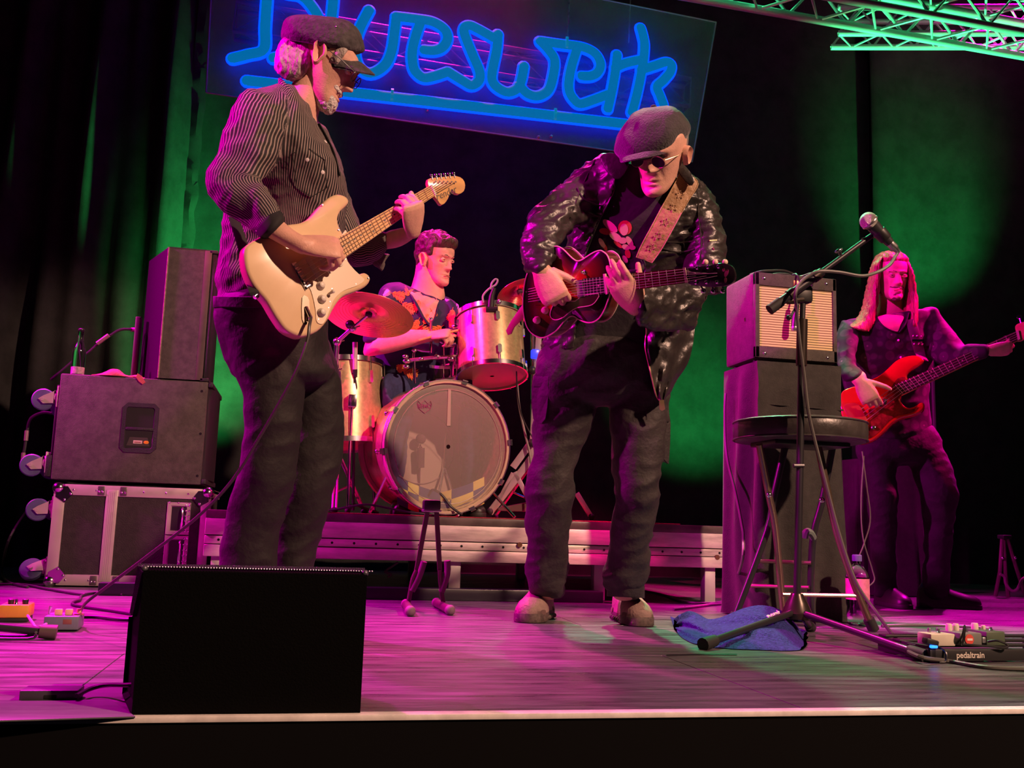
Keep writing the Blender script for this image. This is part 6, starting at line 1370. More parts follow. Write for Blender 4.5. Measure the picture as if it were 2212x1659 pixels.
def leaf(x, y, a, L, m, n=6):
    mb = MB()
    def pj(px_, py_): e = edge_on([S3], [(px_, py_)], .003); return e[0] if e else None
    ok = 0; ca, sa = cos(rad(a)), sin(rad(a))
    ribs = []
    for k in range(n):
        t = (k+.5)/n; bx, by = x+ca*L*t, y+sa*L*t
        for s_ in (-1, 1):
            l = L*.55*sin(pi*min(1, t*.9+.1)); aa = rad(a+s_*48); pts = [pj(bx+cos(aa)*l*q-sin(aa)*0, by+sin(aa)*l*q) for q in (0, .5, 1)]
            if all(pts): ribs.append(pts)
    for p in ribs: mb.tube(p, [.0035, .0055, .0015], 5, up=tuple(-CF), flat=.35); ok = 1
    st = [pj(x+ca*L*t, y+sa*L*t) for t in (-.15, .3, .7, 1)]
    if all(st): mb.tube(st, .003, 5, flat=.5); ok = 1
    if ok: mb.build('printed_leaf', m, S3)
for x, y, a, L, m in ((846, 633, 20, 30, ORL), (878, 640, -70, 26, ORL), (868, 655, 30, 34, ORL), (905, 690, 120, 30, ORL), (890, 708, 20, 36, ORL), (915, 700, -60, 24, ORL), (955, 705, 150, 34, ORL), (978, 668, 100, 26, ORL), (972, 690, 70, 18, ORL), (930, 668, 60, 20, ORL), (835, 660, 60, 20, PNL), (828, 640, -40, 18, PNL), (985, 655, 40, 20, PNL), (900, 672, -80, 24, ORL), (870, 800, 20, 34, ORL), (815, 700, 100, 26, ORL), (840, 715, 10, 26, ORL), (962, 650, -40, 16, PNL), (880, 790, 160, 24, ORL), (855, 690, 100, 18, ORL)): leaf(x, y, a, L, m)
sp_ = surf_patch([S3], ((884, 628), (898, 655), (912, 678), (930, 702), (938, 682), (944, 660), (948, 640), (915, 625)), .0045)
if sp_: sp_.build('chest_opening', SKIN, S3, label='bare skin in the open neck of the shirt')
for pts in (((880, 622), (896, 650), (914, 684), (930, 704)), ((948, 640), (946, 665), (940, 685), (931, 704))):
    e = edge_on([S3], pts, .006)
    if len(e) > 2: MB().tube(e, .009, 6, smooth=4, flat=.4).build('collar', HAWAII, S3)
HAIR3 = mat('dark_brown_hair', (.055, .030, .022), .45, var=.5, vscale=50, stretch=(1, 1, .3), bump=.8, bscale=120)
def h3(p):
    t = smoothstep(.040, .060, p.z-.35*max(0, -p.y-.06)); bk = smoothstep(-.01, .02, p.y)*smoothstep(-.075, -.05, p.z); sd_ = smoothstep(-.045, -.025, p.y)*smoothstep(-.005, .02, p.z)
    ne = math.exp(-((p.y-.008)/.02)**4-((p.z+.012)/.036)**4)
    e = max(t, bk, sd_)*(1-.95*ne); q = smoothstep(-.03, -.08, p.y)*smoothstep(.05, .085, p.z)
    return -.006+e*(.020+.016*q+.008*noise.noise(p*40)+.004*sin(p.x*150+9*noise.noise(p*25)))
shell(M3, h3).build('hair', HAIR3, P3, ang=80)
for s_ in (-1, 1):
    MB().tube([M3@V((s_*x, -.0945+9*x*x, z)) for x, z in ((.014, .016), (.028, .021), (.046, .016))], [.003, .0045, .002], 6, smooth=3).build('eyebrow', HAIR3, P3)
MB().tube([M3@V((x, -.0975+12*x*x, -.0752+abs(x)*-.08)) for x in (-.022, -.01, 0, .01, .022)], .0022, 6, smooth=2).build('mouth_line', LIP, P3)
JEAN = mat('blue_denim', (.035, .04, .13), .8, var=.3, vscale=30)
tm = MB(); secs(tm, D3, [(815, 815, 985, 815, .04, .15), (812, 860, 985, 860, .06, .15)], p=2.3)
secs(tm, D3, [(905, 815, 900, 880, .0, .09), (868, 806, 862, 872, -.10, .085), (828, 812, 842, 880, -.2, .08), (824, 880, 892, 880, -.2, .075), (832, 960, 880, 960, -.17, .06), (838, 1085, 876, 1085, -.1, .055)])
secs(tm, D3, [(930, 815, 935, 880, 0, .09), (975, 812, 980, 875, -.10, .085), (1020, 822, 1008, 885, -.19, .08), (990, 900, 1040, 900, -.17, .07), (995, 1000, 1035, 1000, -.1, .06), (998, 1085, 1034, 1085, -.06, .055)])
rm = remesh(tm, .009, 3); displace(rm, folds(.010, 6, 10, 2.4)); rm.build('trousers', JEAN, P3, ang=80)
for x, dd in ((858, -.1), (1016, -.06)):
    a = PD(x, 1085, D3+dd); n0 = len(bpy.data.objects); o = shoe(P3, a, a+V((0, -.24, 0)), SHOE1, SOLE); 
    for q in [o]+list(o.children):
        for v_ in q.data.vertices: v_.co.z += RZ+.006
sk = thing('drum_stick', PD(950, 722, D3-.28), 'wooden drum stick in the hand of the drummer', 'drum stick')
MB().tube([PD(905, 735, D3-.30), PD(950, 722, D3-.29), PD(1015, 708, D3-.20)], [.007, .0075, .005], 8).build('shaft', MAPLE, sk); MB().ball(PD(1017, 707, D3-.197), .008, 6).build('tip', MAPLE, sk)
st = thing('drum_stool', (PD(905, 1000, 5.12).x, PD(905, 1000, 5.12).y, RZ), 'black round stool under the drummer', 'stool'); c = V((st.location.x, st.location.y, 0))
sz = PD(905, 868, 5.12).z; MB().lathe(c+V((0, 0, sz-.07)), (0, 0, 1), [(.14, 0), (.16, .015), (.16, .05), (.14, .065)], 24).build('seat', BLACKRUB, st); MB().cyl(c+V((0, 0, RZ+.15)), c+V((0, 0, sz-.07)), .02).build('post', CHROME, st)
for k in range(3): a = 2*pi*k/3; MB().tube([c+V((0, 0, RZ+.25)), c+V((.22*cos(a), .22*sin(a), RZ+.012))], .012, 8).build('leg', CHROME, st)
# ================================================================== bass player
D4 = 4.88
p4 = MB(); M4_ = head_mx(1924, 596, D4, 4, 3, 2, 1.0); head(p4, M4_, 1.0)
nk = MB(); secs(nk, D4, [(1868, 700, 1985, 700, .03, .07), (1888, 675, 1962, 678, .02, .06), (1896, 650, 1952, 650, .02, .056), (1898, 610, 1950, 610, .02, .05)])
secs(nk, D4, [(1840, 705, 1995, 690, .04, .09), (1845, 780, 1990, 780, .04, .1), (1850, 880, 1985, 880, .04, .10), (1870, 960, 2000, 950, .04, .1)])
for S in ([(1870, 960, 1930, 970, 0, .06), (1885, 1060, 1925, 1065, -.03, .055), (1898, 1180, 1922, 1180, 0, .035), (1905, 1262, 1922, 1262, .02, .03)], [(1960, 960, 2015, 960, 0, .06), (2005, 1050, 2050, 1060, -.05, .055), (2012, 1180, 2034, 1180, -.02, .035), (2012, 1262, 2030, 1262, 0, .03)]): secs(nk, D4, S)
add(p4, remesh(nk, .012, 2))
GP4 = Plane((1900, 900, 4.62), (2190, 728, 4.52), (1870, 960, 4.60))
ah = MB(); secs(ah, D4, [(1826, 790, 1846, 788, -.20, .025), (1832, 804, 1856, 798, -.245, .028), (1838, 822, 1868, 806, -.285, .03), (1846, 832, 1872, 816, -.30, .026)])
hand(ah, PD(1858, 822, D4-.305), cv(.45, -.88, .1), cv(-.30, .05, .95), False, ((22, 30, 18), (30, 36, 22), (36, 40, 26), (42, 42, 28)), (-.7, .65, -.2), (5, 8), 1.12, 3)
add(p4, remesh(ah, .0045, 2))
lh = MB(); secs(lh, D4, [(2085, 770, 2083, 750, -.24, .022), (2110, 770, 2108, 748, -.31, .024), (2132, 768, 2128, 746, -.345, .024)])
hand(lh, PD(2134, 757, D4-.345), cv(.95, .10, .1), cv(.1, -.62, .78), True, ((30, 55, 35), (34, 58, 38), (38, 58, 38), (40, 58, 38)), (-.35, .9, -.5), (0, 4), 1.05, 3)
add(p4, remesh(lh, .0045, 2))
P4_ = p4.build('person', SKIN, None, label='long-haired bearded bass player in a dark patterned shirt with a red bass', cat='person', ang=70); P4_['_o'] = list(P4_.location)
eyes(M4_, P4_)
DOT = bpy.data.materials.new('dark_dotted_shirt'); DOT.use_nodes = True; nt = DOT.node_tree; b_ = nt.nodes['Principled BSDF']; b_.inputs['Roughness'].default_value = .8
tc = nt.nodes.new('ShaderNodeTexCoord'); vo = nt.nodes.new('ShaderNodeTexVoronoi'); vo.inputs['Scale'].default_value = 19; vo.inputs['Randomness'].default_value = .35; cr = nt.nodes.new('ShaderNodeValToRGB')
nt.links.new(tc.outputs['Object'], vo.inputs['Vector']); nt.links.new(vo.outputs['Distance'], cr.inputs[0]); nt.links.new(cr.outputs[0], b_.inputs['Base Color'])
cr.color_ramp.elements[0].position = .06; cr.color_ramp.elements[0].color = (.16, .12, .13, 1); cr.color_ramp.elements[1].position = .50; cr.color_ramp.elements[1].color = (.008, .0065, .009, 1); e_ = cr.color_ramp.elements.new(.12); e_.color = (.03, .025, .03, 1); e_ = cr.color_ramp.elements.new(.40); e_.color = (.038, .03, .034, 1)
sh = MB(); secs(sh, D4, [(1880, 690, 1968, 680, .02, .07), (1850, 688, 1994, 668, .02, .10), (1822, 696, 2018, 672, .02, .13), (1815, 740, 2016, 730, .02, .15), (1822, 800, 2006, 800, .02, .15), (1835, 870, 2002, 870, .03, .15), (1850, 930, 2008, 925, .03, .15), (1862, 955, 2010, 945, .03, .15)], p=2.3)
secs(sh, D4, [(1818, 692, 1860, 712, -.04, .08), (1808, 735, 1850, 742, -.10, .072), (1808, 780, 1846, 784, -.17, .062), (1814, 806, 1856, 798, -.235, .056), (1824, 824, 1864, 806, -.27, .05)])
secs(sh, D4, [(1990, 672, 2020, 668, 0, .085), (1996, 735, 2046, 706, -.06, .08), (2030, 785, 2080, 745, -.16, .062), (2078, 788, 2090, 744, -.24, .05), (2106, 780, 2112, 742, -.30, .044), (2130, 774, 2130, 744, -.34, .036)])
rm = remesh(sh, .008, 3); displace(rm, folds(.012, 6, 10, 9.4)); S4 = rm.build('shirt', DOT, P4_, ang=80)
sp_ = surf_patch([S4], ((1896, 684), (1906, 700), (1922, 713), (1938, 717), (1946, 700), (1952, 684), (1930, 680), (1908, 680)), .0045)
if sp_: sp_.build('chest_opening', SKIN, S4, label='bare skin in the open neck of the shirt')
for pts in (((1886, 680), (1898, 698), (1920, 712), (1940, 718)), ((1962, 676), (1955, 700), (1942, 718))):
    e = edge_on([S4], pts, .005)
    if len(e) > 1: MB().tube(e, .008, 6, smooth=4, flat=.4).build('collar', DOT, S4)
for x, y in ((1941, 735), (1946, 772)):
    e = edge_on([S4], [(x, y)], .003)
    if e: MB().ball(e[0], .006, 6).build('button', mat('pearl', (.8, .75, .75), .25), S4)
TR4 = mat('dark_jeans', (.011, .009, .012), .8, var=.3, vscale=14, bump=.35, bscale=50)
tm = MB(); secs(tm, D4, [(1856, 935, 2012, 920, .03, .14), (1852, 965, 2030, 955, .02, .14), (1858, 990, 2030, 985, .01, .13)], p=2.3)
secs(tm, D4, [(1853, 960, 1955, 985, 0, .10), (1864, 1015, 1934, 1015, -.03, .09), (1875, 1072, 1938, 1072, -.05, .085), (1879, 1130, 1934, 1135, -.02, .078), (1884, 1200, 1934, 1205, .01, .07), (1889, 1262, 1938, 1266, .02, .066), (1890, 1284, 1936, 1287, .025, .064)])
secs(tm, D4, [(1950, 975, 2030, 955, 0, .10), (1975, 1030, 2056, 1015, -.05, .095), (1992, 1075, 2066, 1068, -.08, .09), (1998, 1130, 2060, 1130, -.06, .08), (1999, 1200, 2047, 1205, -.03, .072), (1992, 1262, 2050, 1266, 0, .07), (1994, 1284, 2046, 1288, 0, .066)])
rm = remesh(tm, .0085, 3); displace(rm, folds(.012, 5, 11, 3.1)); rm.build('trousers', TR4, P4_, ang=80)
for px_, dd, dr in (((1914, 1280), .025, V((-.12, -1, 0))), ((2018, 1280), 0, V((.92, -.42, 0)))):
    a = PD(*px_, D4+dd); dr.normalize(); shoe(P4_, a-dr*.075, a+dr*.215, SHOE1, SOLE, .048, .085)
HAIR4 = mat('light_brown_hair', (.30, .11, .055), .42, var=.4, vscale=70, stretch=(1, 1, .12), bump=.7, bscale=160)
def h4(p):
    t = smoothstep(.055, .080, p.z-.15*max(0, -p.y-.05)); bk = smoothstep(-.025, .0, p.y)*smoothstep(-.12, -.10, p.z); part = 1-.5*math.exp(-(p.x/.012)**2)*t
    return -.006+max(t, bk)*part*(.017+.004*noise.noise(p*40)+.002*sin(math.atan2(p.x, p.z+.2)*90))
hr = shell(M4_, h4).build('hair', HAIR4, P4_, ang=80)
def lock(S, seed): 
    mb = MB(); secs(mb, D4, S, n=40, k=6); c = MB()
    for p in mb.v:
        pass
    return mb
lk = MB()
secs(lk, D4, [(1900, 552, 1916, 546, .0, .03), (1884, 574, 1900, 566, -.02, .05), (1880, 596, 1898, 594, -.025, .055), (1872, 630, 1896, 628, -.02, .06), (1864, 665, 1892, 668, -.04, .06), (1850, 690, 1888, 700, -.07, .05), (1834, 704, 1876, 716, -.10, .035)], n=40, k=6)
secs(lk, D4, [(1934, 546, 1950, 552, .0, .03), (1950, 566, 1966, 574, -.02, .05), (1953, 594, 1971, 596, -.025, .055), (1955, 628, 1976, 630, -.02, .06), (1954, 668, 1980, 668, -.05, .06), (1957, 700, 1978, 700, -.09, .045), (1966, 716, 1976, 716, -.11, .02)], n=40, k=6)
lk.v = [p+CR*(.004*sin(pix(p)[0]*1.9+3*noise.noise(p*8)))+CF*(.004*noise.noise(V((pix(p)[0]*.35, p.z*3, 1)))) for p in lk.v]
lk.build('long_locks', HAIR4, P4_, ang=80)
BRD4 = mat('stubble_brown', (.14, .07, .05), .6, bump=.8, bscale=200)
def b4(p):
    x, z = abs(p.x), p.z; fr = smoothstep(-.03, -.06, p.y)
    g = math.exp(-(x/.03)**4)*smoothstep(-.088, -.098, z)*.010; m_ = g2(x, z, .012, -.0625, .022, .006)*.012; sd_ = g2(x, z, .030, -.085, .006, .02)*.006
    return -.006+fr*max(g, m_, sd_)+.002*noise.noise(p*120)*fr
shell(M4_, b4).build('beard', BRD4, P4_, ang=80)
for s_ in (-1, 1): MB().tube([M4_@V((s_*x, -.0945+9*x*x, z)) for x, z in ((.014, .015), (.028, .019), (.046, .014))], [.003, .004, .002], 6, smooth=3).build('eyebrow', BRD4, P4_)
MB().tube([M4_@V((x, -.0970+12*x*x, -.0752-.08*abs(x))) for x in (-.022, -.01, 0, .01, .022)], .002, 6, smooth=2).build('mouth_line', LIP, P4_)
# ------------------------------------------------------------------ red bass guitar
def on4(p, o=0): return GP4.at(*p, o)
REDL = mat('red_lacquer', (.62, .012, .012), .2, coat=.6); TORT = mat('red_tortoise', (.22, .012, .014), .22, var=.7, vscale=22, coat=.4); ROSE = mat('rosewood', (.045, .022, .018), .4)
g4 = thing('bass_guitar', on4((1900, 900), -.02), 'bright red bass guitar with dark pickguard and rosewood neck', 'guitar')
O4 = [(1996, 778), (1985, 769), (1974, 767), (1955, 770), (1935, 779), (1918, 795), (1900, 810), (1880, 820), (1860, 830), (1838, 836), (1820, 844), (1814, 862), (1816, 890), (1826, 915), (1840, 938), (1856, 956), (1872, 955), (1892, 947), (1912, 930), (1928, 914), (1946, 903), (1966, 898), (1984, 892), (1996, 882), (1996, 871), (1988, 869), (1976, 877), (1960, 880), (1948, 870), (1945, 858), (1953, 846), (1962, 838), (1962, 822), (1960, 808), (1970, 796), (1984, 788)]
bo = MB(); bo.prism(curve([on4(p) for p in O4], 3, True), -GP4.n*.042, bev=.008); bo.build('body', REDL, g4, ang=50)
PG4 = [(1922, 842), (1935, 822), (1944, 816), (1955, 815), (1956, 828), (1948, 836), (1950, 850), (1940, 864), (1950, 880), (1964, 886), (1984, 880), (1970, 892), (1940, 898), (1920, 910), (1900, 932), (1882, 946), (1868, 948), (1862, 938), (1876, 922), (1880, 906), (1876, 886), (1890, 880), (1905, 878), (1912, 860)]
MB().prism(curve([on4(p, .0004) for p in PG4], 2, True), GP4.n*.002).build('pickguard', TORT, g4)
MB().prism(curve([on4(p, .0004) for p in ((1822, 880), (1838, 872), (1856, 876), (1872, 905), (1876, 922), (1866, 938), (1852, 932), (1836, 910))], 2, True), GP4.n*.012, bev=.003).build('bridge_cover', mat('red_metal', (.55, .03, .04), .25, coat=.5), g4)
n0 = [on4((1930, 834), .006), on4((2194, 717), .004), on4((2198, 736), .004), on4((1948, 854), .006)]
MB().loft([[a, b, b-GP4.n*.014, (a+b)/2-GP4.n*.024, a-GP4.n*.014] for a, b in ((n0[0], n0[3]), (n0[1], n0[2]))], True).build('neck', MAPLE, g4)
MB().prism(n0, GP4.n*.004).build('fingerboard', ROSE, g4)
def at4(s_, t_, o): return n0[0].lerp(n0[1], s_).lerp(n0[3].lerp(n0[2], s_), t_)+GP4.n*o
for k in range(1, 21):
    s_ = 1-(1-2**(-k/12))/(1-2**(-20.5/12)); MB().tube([at4(s_, .02, .005), at4(s_, .98, .005)], .0012, 5).build('fret', SILV, g4)
for k in (3, 5, 7, 9, 12, 15, 17):
    s_ = 1-(1-2**(-(k-.5)/12))/(1-2**(-20.5/12))
    for t in ((.25, .75) if k == 12 else (.5,)): MB().lathe(at4(s_, t, .0045), GP4.n, [(.0038, 0), (.0038, .0006)], 8).build('inlay_dot', IVORY, g4)
MB().prism([at4(1, -.02, .002), at4(1, 1.02, .002), at4(1.02, 1.02, .002), at4(1.02, -.02, .002)], GP4.n*.004).build('nut', IVORY, g4)
MB().prism(curve([on4(p, .003) for p in ((2195, 716), (2193, 706), (2198, 700), (2215, 694), (2250, 682), (2275, 678), (2285, 688), (2278, 702), (2255, 710), (2230, 722), (2215, 732), (2198, 737))], 2, True), -GP4.n*.014, bev=.002).build('headstock', MAPLE, g4)
for k in range(4):
    c = (2206+19*k, 698-7*k); t = MB(); t.tube([on4(c, 0), on4((c[0]-3, c[1]-10), 0)], .004, 8); t.lathe(on4((c[0]-4, c[1]-14), -.004), GP4.n, [(.011, 0), (.012, .002), (.011, .005)], 12); t.build('tuner', CHROME, g4)
for p in ((1914, 868), (1904, 872)): MB().box(on4(p)-V((.012, .004, .014)), on4(p)+V((.012, .006, .014)), bev=.003).build('pickup', BLACKPL, g4)
for p in ((1867, 935), (1887, 925), (1859, 948)): MB().lathe(on4(p, .002), GP4.n, [(.010, 0), (.010, .012), (.007, .014)], 14).build('control_knob', CHROME, g4)
for k in range(4): MB().tube([on4((1850+3*k, 892+9*k), .010), at4(.02, .14+.24*k, .010), at4(1, .14+.24*k, .008)], .0011, 4).build('string', STR, g4)
STP = mat('woven_strap', (.10, .03, .08), .7)
e = edge_on([S4], ((1968, 690), (1974, 715), (1982, 745), (1988, 765)), .012)
if len(e) > 2:
    sp = MB(); sp.tube(e+[on4((1994, 775), -.01)], .026, 8, flat=.12, smooth=4, up=tuple(CF)); s_o = sp.build('strap', STP, g4)
    for k, (x, y) in enumerate(((1972, 726), (1980, 726), (1989, 727), (1975, 743), (1984, 743), (1992, 744))):
        q = edge_on([s_o, S4], [(x, y)], .003)
        if q: MB().ball(q[0], .005, 5).build('stud', CHROME, s_o)
    MB().prism([PD(1970, 733, (e[2]-CP).dot(CF)-.01), PD(1996, 733, (e[2]-CP).dot(CF)-.01), PD(1996, 738, (e[2]-CP).dot(CF)-.01), PD(1970, 738, (e[2]-CP).dot(CF)-.01)], -CF*.003).build('buckle', CHROME, s_o)
# ================================================================== stands, stool, small things on the stage
gs_ = thing('guitar_stand', PZ(925, 1312), 'folding A-shaped guitar stand in front of the drum platform', 'stand')
STM = mat('stand_brown_metal', (.11, .075, .07), .4, .3); FOAM = mat('stand_foam', (.16, .11, .13), .7)
dS = 3.88
MB().box(PD(932, 1092, dS)-V((.034, .03, .020)), PD(932, 1092, dS)+V((.034, .03, .022)), bev=.008).build('head_block', BLACKPL, gs_)
MB().box(PD(932, 1104, dS)-V((.036, .032, .004)), PD(932, 1104, dS)+V((.036, .032, .006)), bev=.002).build('head_plate', STEEL, gs_)
for a, b in (((923, 1106), (900, 1232)), ((943, 1106), (950, 1232))):
    A, B_ = PD(*a, dS), PD(*b, dS-.02); MB().tube([A, B_], .0125, 4, up=(.7, .7, 0)).build('leg', STM, gs_)
for pts, nm in (([(916, 1213), (905, 1246), (890, 1276)], 'yoke_arm'), ([(966, 1211), (966, 1240), (954, 1278)], 'yoke_arm'), ([(900, 1232), (892, 1250), (886, 1280), (882, 1302)], 'lower_leg'), ([(950, 1232), (951, 1250), (954, 1280), (958, 1304)], 'lower_leg')):
    MB().tube([PD(x, y, dS-.03) for x, y in pts], [.013 if nm == 'yoke_arm' else .009]*len(pts), 10, smooth=3).build(nm, FOAM if nm == 'yoke_arm' else STM, gs_)
for a, b in (((877, 1305), (886, 1320)), ((943, 1302), (972, 1318))):
    A, B_ = PZ(*a, .019), PZ(*b, .019); f = MB().tube([A, B_], .017, 12).build('foot_tube', STM, gs_)
    for p in (A, B_): MB().ball(p, .0205, 8).build('foam_end', FOAM, f)
rgs_ = thing('guitar_stand', PZ(2178, 1290), 'dark guitar stand standing alone at the far right edge', 'stand')
d2_ = 5.95
MB().box(PD(2170, 1160, d2_)-V((.03, .03, .012)), PD(2170, 1160, d2_)+V((.03, .03, .012)), bev=.005).build('head_block', BLACKPL, rgs_)
for pts in ([(2165, 1164), (2160, 1235), (2150, 1288)], [(2176, 1164), (2195, 1225), (2215, 1285)], [(2168, 1166), (2172, 1240), (2178, 1290)]): MB().tube([PD(x, y, d2_) for x, y in pts], .012, 8).build('leg', STM, rgs_)
MB().tube([PD(x, y, d2_-.05) for x, y in ((2160, 1240), (2170, 1246), (2173, 1262), (2186, 1276), (2198, 1272), (2208, 1252), (2220, 1246))], .009, 8, smooth=4).build('cradle', FOAM, rgs_)
for x in (2166, 2193): MB().ball(PD(x, 1205, d2_-.02), .010, 6).build('rivet', CHROME, rgs_)
# stool
sY = 3.30; s0, s1 = PY(1597, 925, sY), PY(1853, 932, sY); sc = (s0+s1)/2; rS = (s1-s0).length/2; zt = PY(1725, 912, sY).z
sl = thing('bar_stool', (sc.x, sY, 0), 'folding stool with round black padded seat and tubular legs behind the microphone stand', 'stool')
VIN = mat('black_vinyl', (.05, .043, .04), .38, var=.3, vscale=9, bump=.35, bscale=22, rvar=.08)
MB().lathe((sc.x, sY, zt), (0, 0, 1), [(rS*.90, -.078), (rS*.97, -.074), (rS, -.062), (rS*1.005, -.035), (rS, -.012), (rS*.975, -.003), (rS*.9, .003), (rS*.5, .006), (.01, .007)], 56).build('seat', VIN, sl)
for z in (-.006, -.070): MB().tube([V((sc.x+rS*1.0*cos(a), sY+rS*1.0*sin(a), zt+z)) for a in [2*pi*k/48 for k in range(49)]], .0035, 6).build('seat_piping', VIN, sl)
MB().box((sc.x-rS*.62, sY-.10, zt-.094), (sc.x+rS*.62, sY+.10, zt-.078), bev=.003).build('seat_plate', BLACKMET, sl)
BRT = mat('bronze_tube', (.30, .21, .15), .28, .8)
for k, (pts, r, m_) in enumerate(([[(1640, 960), (1661, 1069), (1675, 1140), (1688, 1278), (1696, 1350)], .0125, BRT], [[(1768, 965), (1786, 1055), (1807, 1147), (1844, 1258), (1874, 1332), (1888, 1364)], .0135, BRT], [[(1696, 965), (1672, 1069), (1656, 1150), (1580, 1352)], .013, BLACKMET], [[(1798, 968), (1776, 1082), (1758, 1150), (1752, 1230), (1751, 1352)], .013, BLACKMET])):
    f = PZ(*pts[-1], .0); y0 = sY+(-.06 if k < 2 else .06); P = []
    zz = [PY(*p, y0).z for p in pts]; z0 = zz[0]
    for i, p in enumerate(pts):
        t = i/(len(pts)-1); t = (pts[i][1]-pts[0][1])/(pts[-1][1]-pts[0][1]); P.append(PY(*p, y0+(f.y-y0)*t))
    lg = MB().tube(P, r, 10, smooth=4).build('leg', m_, sl); MB().tube([P[-1]+(P[-2]-P[-1]).normalized()*.05, V((P[-1].x, P[-1].y, .004))], r*1.5, 10).build('rubber_foot', BLACKRUB, lg)
for a, b, ya, yb in (((1614, 1265), (1748, 1269), 3.62, 3.42), ((1638, 1212), (1752, 1216), 3.52, 3.40), ((1690, 1284), (1852, 1287), 3.30, 3.27)): MB().tube([PY(*a, ya), PY(*b, yb)], .0075, 8).build('rung', BRT, sl)
MB().tube([PY(1738, 1162, 3.37), PY(1741, 1149, 3.365), PY(1750, 1150, 3.37), PY(1757, 1162, 3.39)], .013, 8, smooth=4).build('foam_handle', mat('green_grey_foam', (.16, .20, .18), .8), sl)
for p in ((1661, 1069), (1775, 1080)): MB().ball(PY(*p, 3.28), .011, 6).build('pivot', CHROME, sl)
# microphone stand
mY = 3.05; base = PY(1722, 1338, mY)
ms_ = thing('microphone_stand', (base.x, mY, 0), 'black boom microphone stand with conical hub and three folding legs', 'stand')
BRZM = mat('dark_bronze_metal', (.055, .042, .035), .3, .6)
zb = PY(1722, 1340, mY).z; zt_ = PY(1722, 1282, mY).z; rb = 32*3.25/F
MB().lathe((base.x, mY, zb), (0, 0, 1), [(rb*.7, 0), (rb*1.02, .006), (rb*1.05, (zt_-zb)*.28), (rb*.95, (zt_-zb)*.34), (rb*.72, (zt_-zb)*.66), (rb*.45, (zt_-zb)*.92), (rb*.40, zt_-zb)], 28).build('hub', BRZM, ms_)
ptop = PY(1735, 636, mY)
MB().tube([V((base.x, mY, zt_-.01)), PY(1728, 1000, mY), PY(1732, 760, mY)], .0125, 12).build('lower_pole', BLACKMET, ms_)
MB().tube([PY(1731, 790, mY), PY(1733, 690, mY)], .0185, 12).build('sleeve', BRZM, ms_); MB().tube([PY(1733, 692, mY), ptop], .010, 10).build('upper_pole', BLACKMET, ms_)
MB().tube([PY(1714, 1006, mY-.01), PY(1736, 1006, mY-.01)], .007, 8).build('clutch', BLACKMET, ms_)
MB().box(PY(1716, 636, mY)-V((.0, .02, .03)), PY(1752, 636, mY)+V((0, .02, .03)), bev=.012).build('boom_joint', BLACKPL, ms_)
bY = mY-.03; bA, bB = PY(1664, 668, bY), PY(1884, 508, bY-.03)
MB().tube([bA, bB], .0095, 12).build('boom', BLACKMET, ms_); MB().tube([bA, bA.lerp(bB, .50)], .0155, 12).build('boom_sleeve', BLACKMET, ms_); MB().tube([bA-(bB-bA).normalized()*.004, bA.lerp(bB, .10)], .0185, 12).build('end_grip', BLACKRUB, ms_)
for f in (.20, .44): c = bA.lerp(bB, f); MB().tube([c-(bB-bA).normalized()*.012, c+(bB-bA).normalized()*.012], .0195, 12).build('collar', BRZM, ms_)
kn = PY(1812, 541, bY-.02); k_ = MB(); k_.tube([PY(1818, 556, bY-.02), kn], .006, 8); k_.ball(kn, .012, 7, sc=(1.5, .8, .6), rot=Matrix.Rotation(-.5, 3, 'Y')); k_.build('thumb_screw', CHROME, ms_)
tk = MB(); tk.tube([PY(1722, 660, mY-.03), PY(1708, 683, mY-.05)], .0045, 8); tk.ball(PY(1704, 686, mY-.05), .0095, 7); tk.build('tee_bar', BLACKPL, ms_); MB().tube([PY(1700, 652, mY-.03), PY(1735, 648, mY-.03)], .010, 8).build('wing_clamp', BRZM, ms_)
for f, h0 in ((PZ(1523, 1391, .016), .06), (PZ(1995, 1416, .016), .06), (PZ(1750, 1354, .016), .06)):
    d_ = (V((f.x, f.y, 0))-V((base.x, mY, 0))).normalized(); A = V((base.x, mY, zb+.025))+d_*rb*.8
    lg = MB().tube([A, f], .0115, 10).build('leg', BLACKMET, ms_); MB().tube([A.lerp(f, .90), f+(f-A).normalized()*.012], [.017, .020], 12).build('rubber_foot', BLACKRUB, lg)
clp = MB(); clp.tube([bB, bB+(bB-bA).normalized()*.03], .013, 10); clp.tube([PY(1862, 518, bY-.03), PY(1880, 512, bY-.03)], .006, 6); clp.build('tip_thread', BRZM, ms_)
mY2 = bY-.06; mA, mB_ = PY(1876, 477, mY2), PY(1930, 533, mY2); md = (mB_-mA).normalized()
mi = thing('microphone', mB_, 'dark handheld vocal microphone with a silver ball grille on the boom', 'microphone')
MB().ball(mA, .0305, 12).build('ball_grille', mat('mic_mesh', (.55, .52, .48), .38, .7, bump=.9, bscale=420), mi)
q = basis(md); c = mA+md*.004; MB().lathe(c, md, [(.0300, 0), (.0318, .001), (.0318, .006), (.0300, .008)], 28).build('grille_ring', STEEL, mi)
MB().lathe(mA+md*.022, md, [(.024, 0), (.0225, .012), (.0185, .05), (.0165, .085), (.016, .088)], 20).build('handle', mat('mic_handle', (.05, .052, .055), .35, .4), mi)
MB().lathe(mA+md*.052, md, [(.024, 0), (.0245, .002), (.0225, .036), (.0215, .038)], 14).build('clip', BLACKPL, mi)
MB().tube([mA+md*.07-CU*.01, bB+(bB-bA).normalized()*.03], .012, 8).build('clip_neck', BLACKPL, mi)
MB().lathe(mA+md*.110, md, [(.0145, 0), (.0145, .024), (.011, .03), (.008, .046)], 14).build('cable_plug', STEEL, mi)
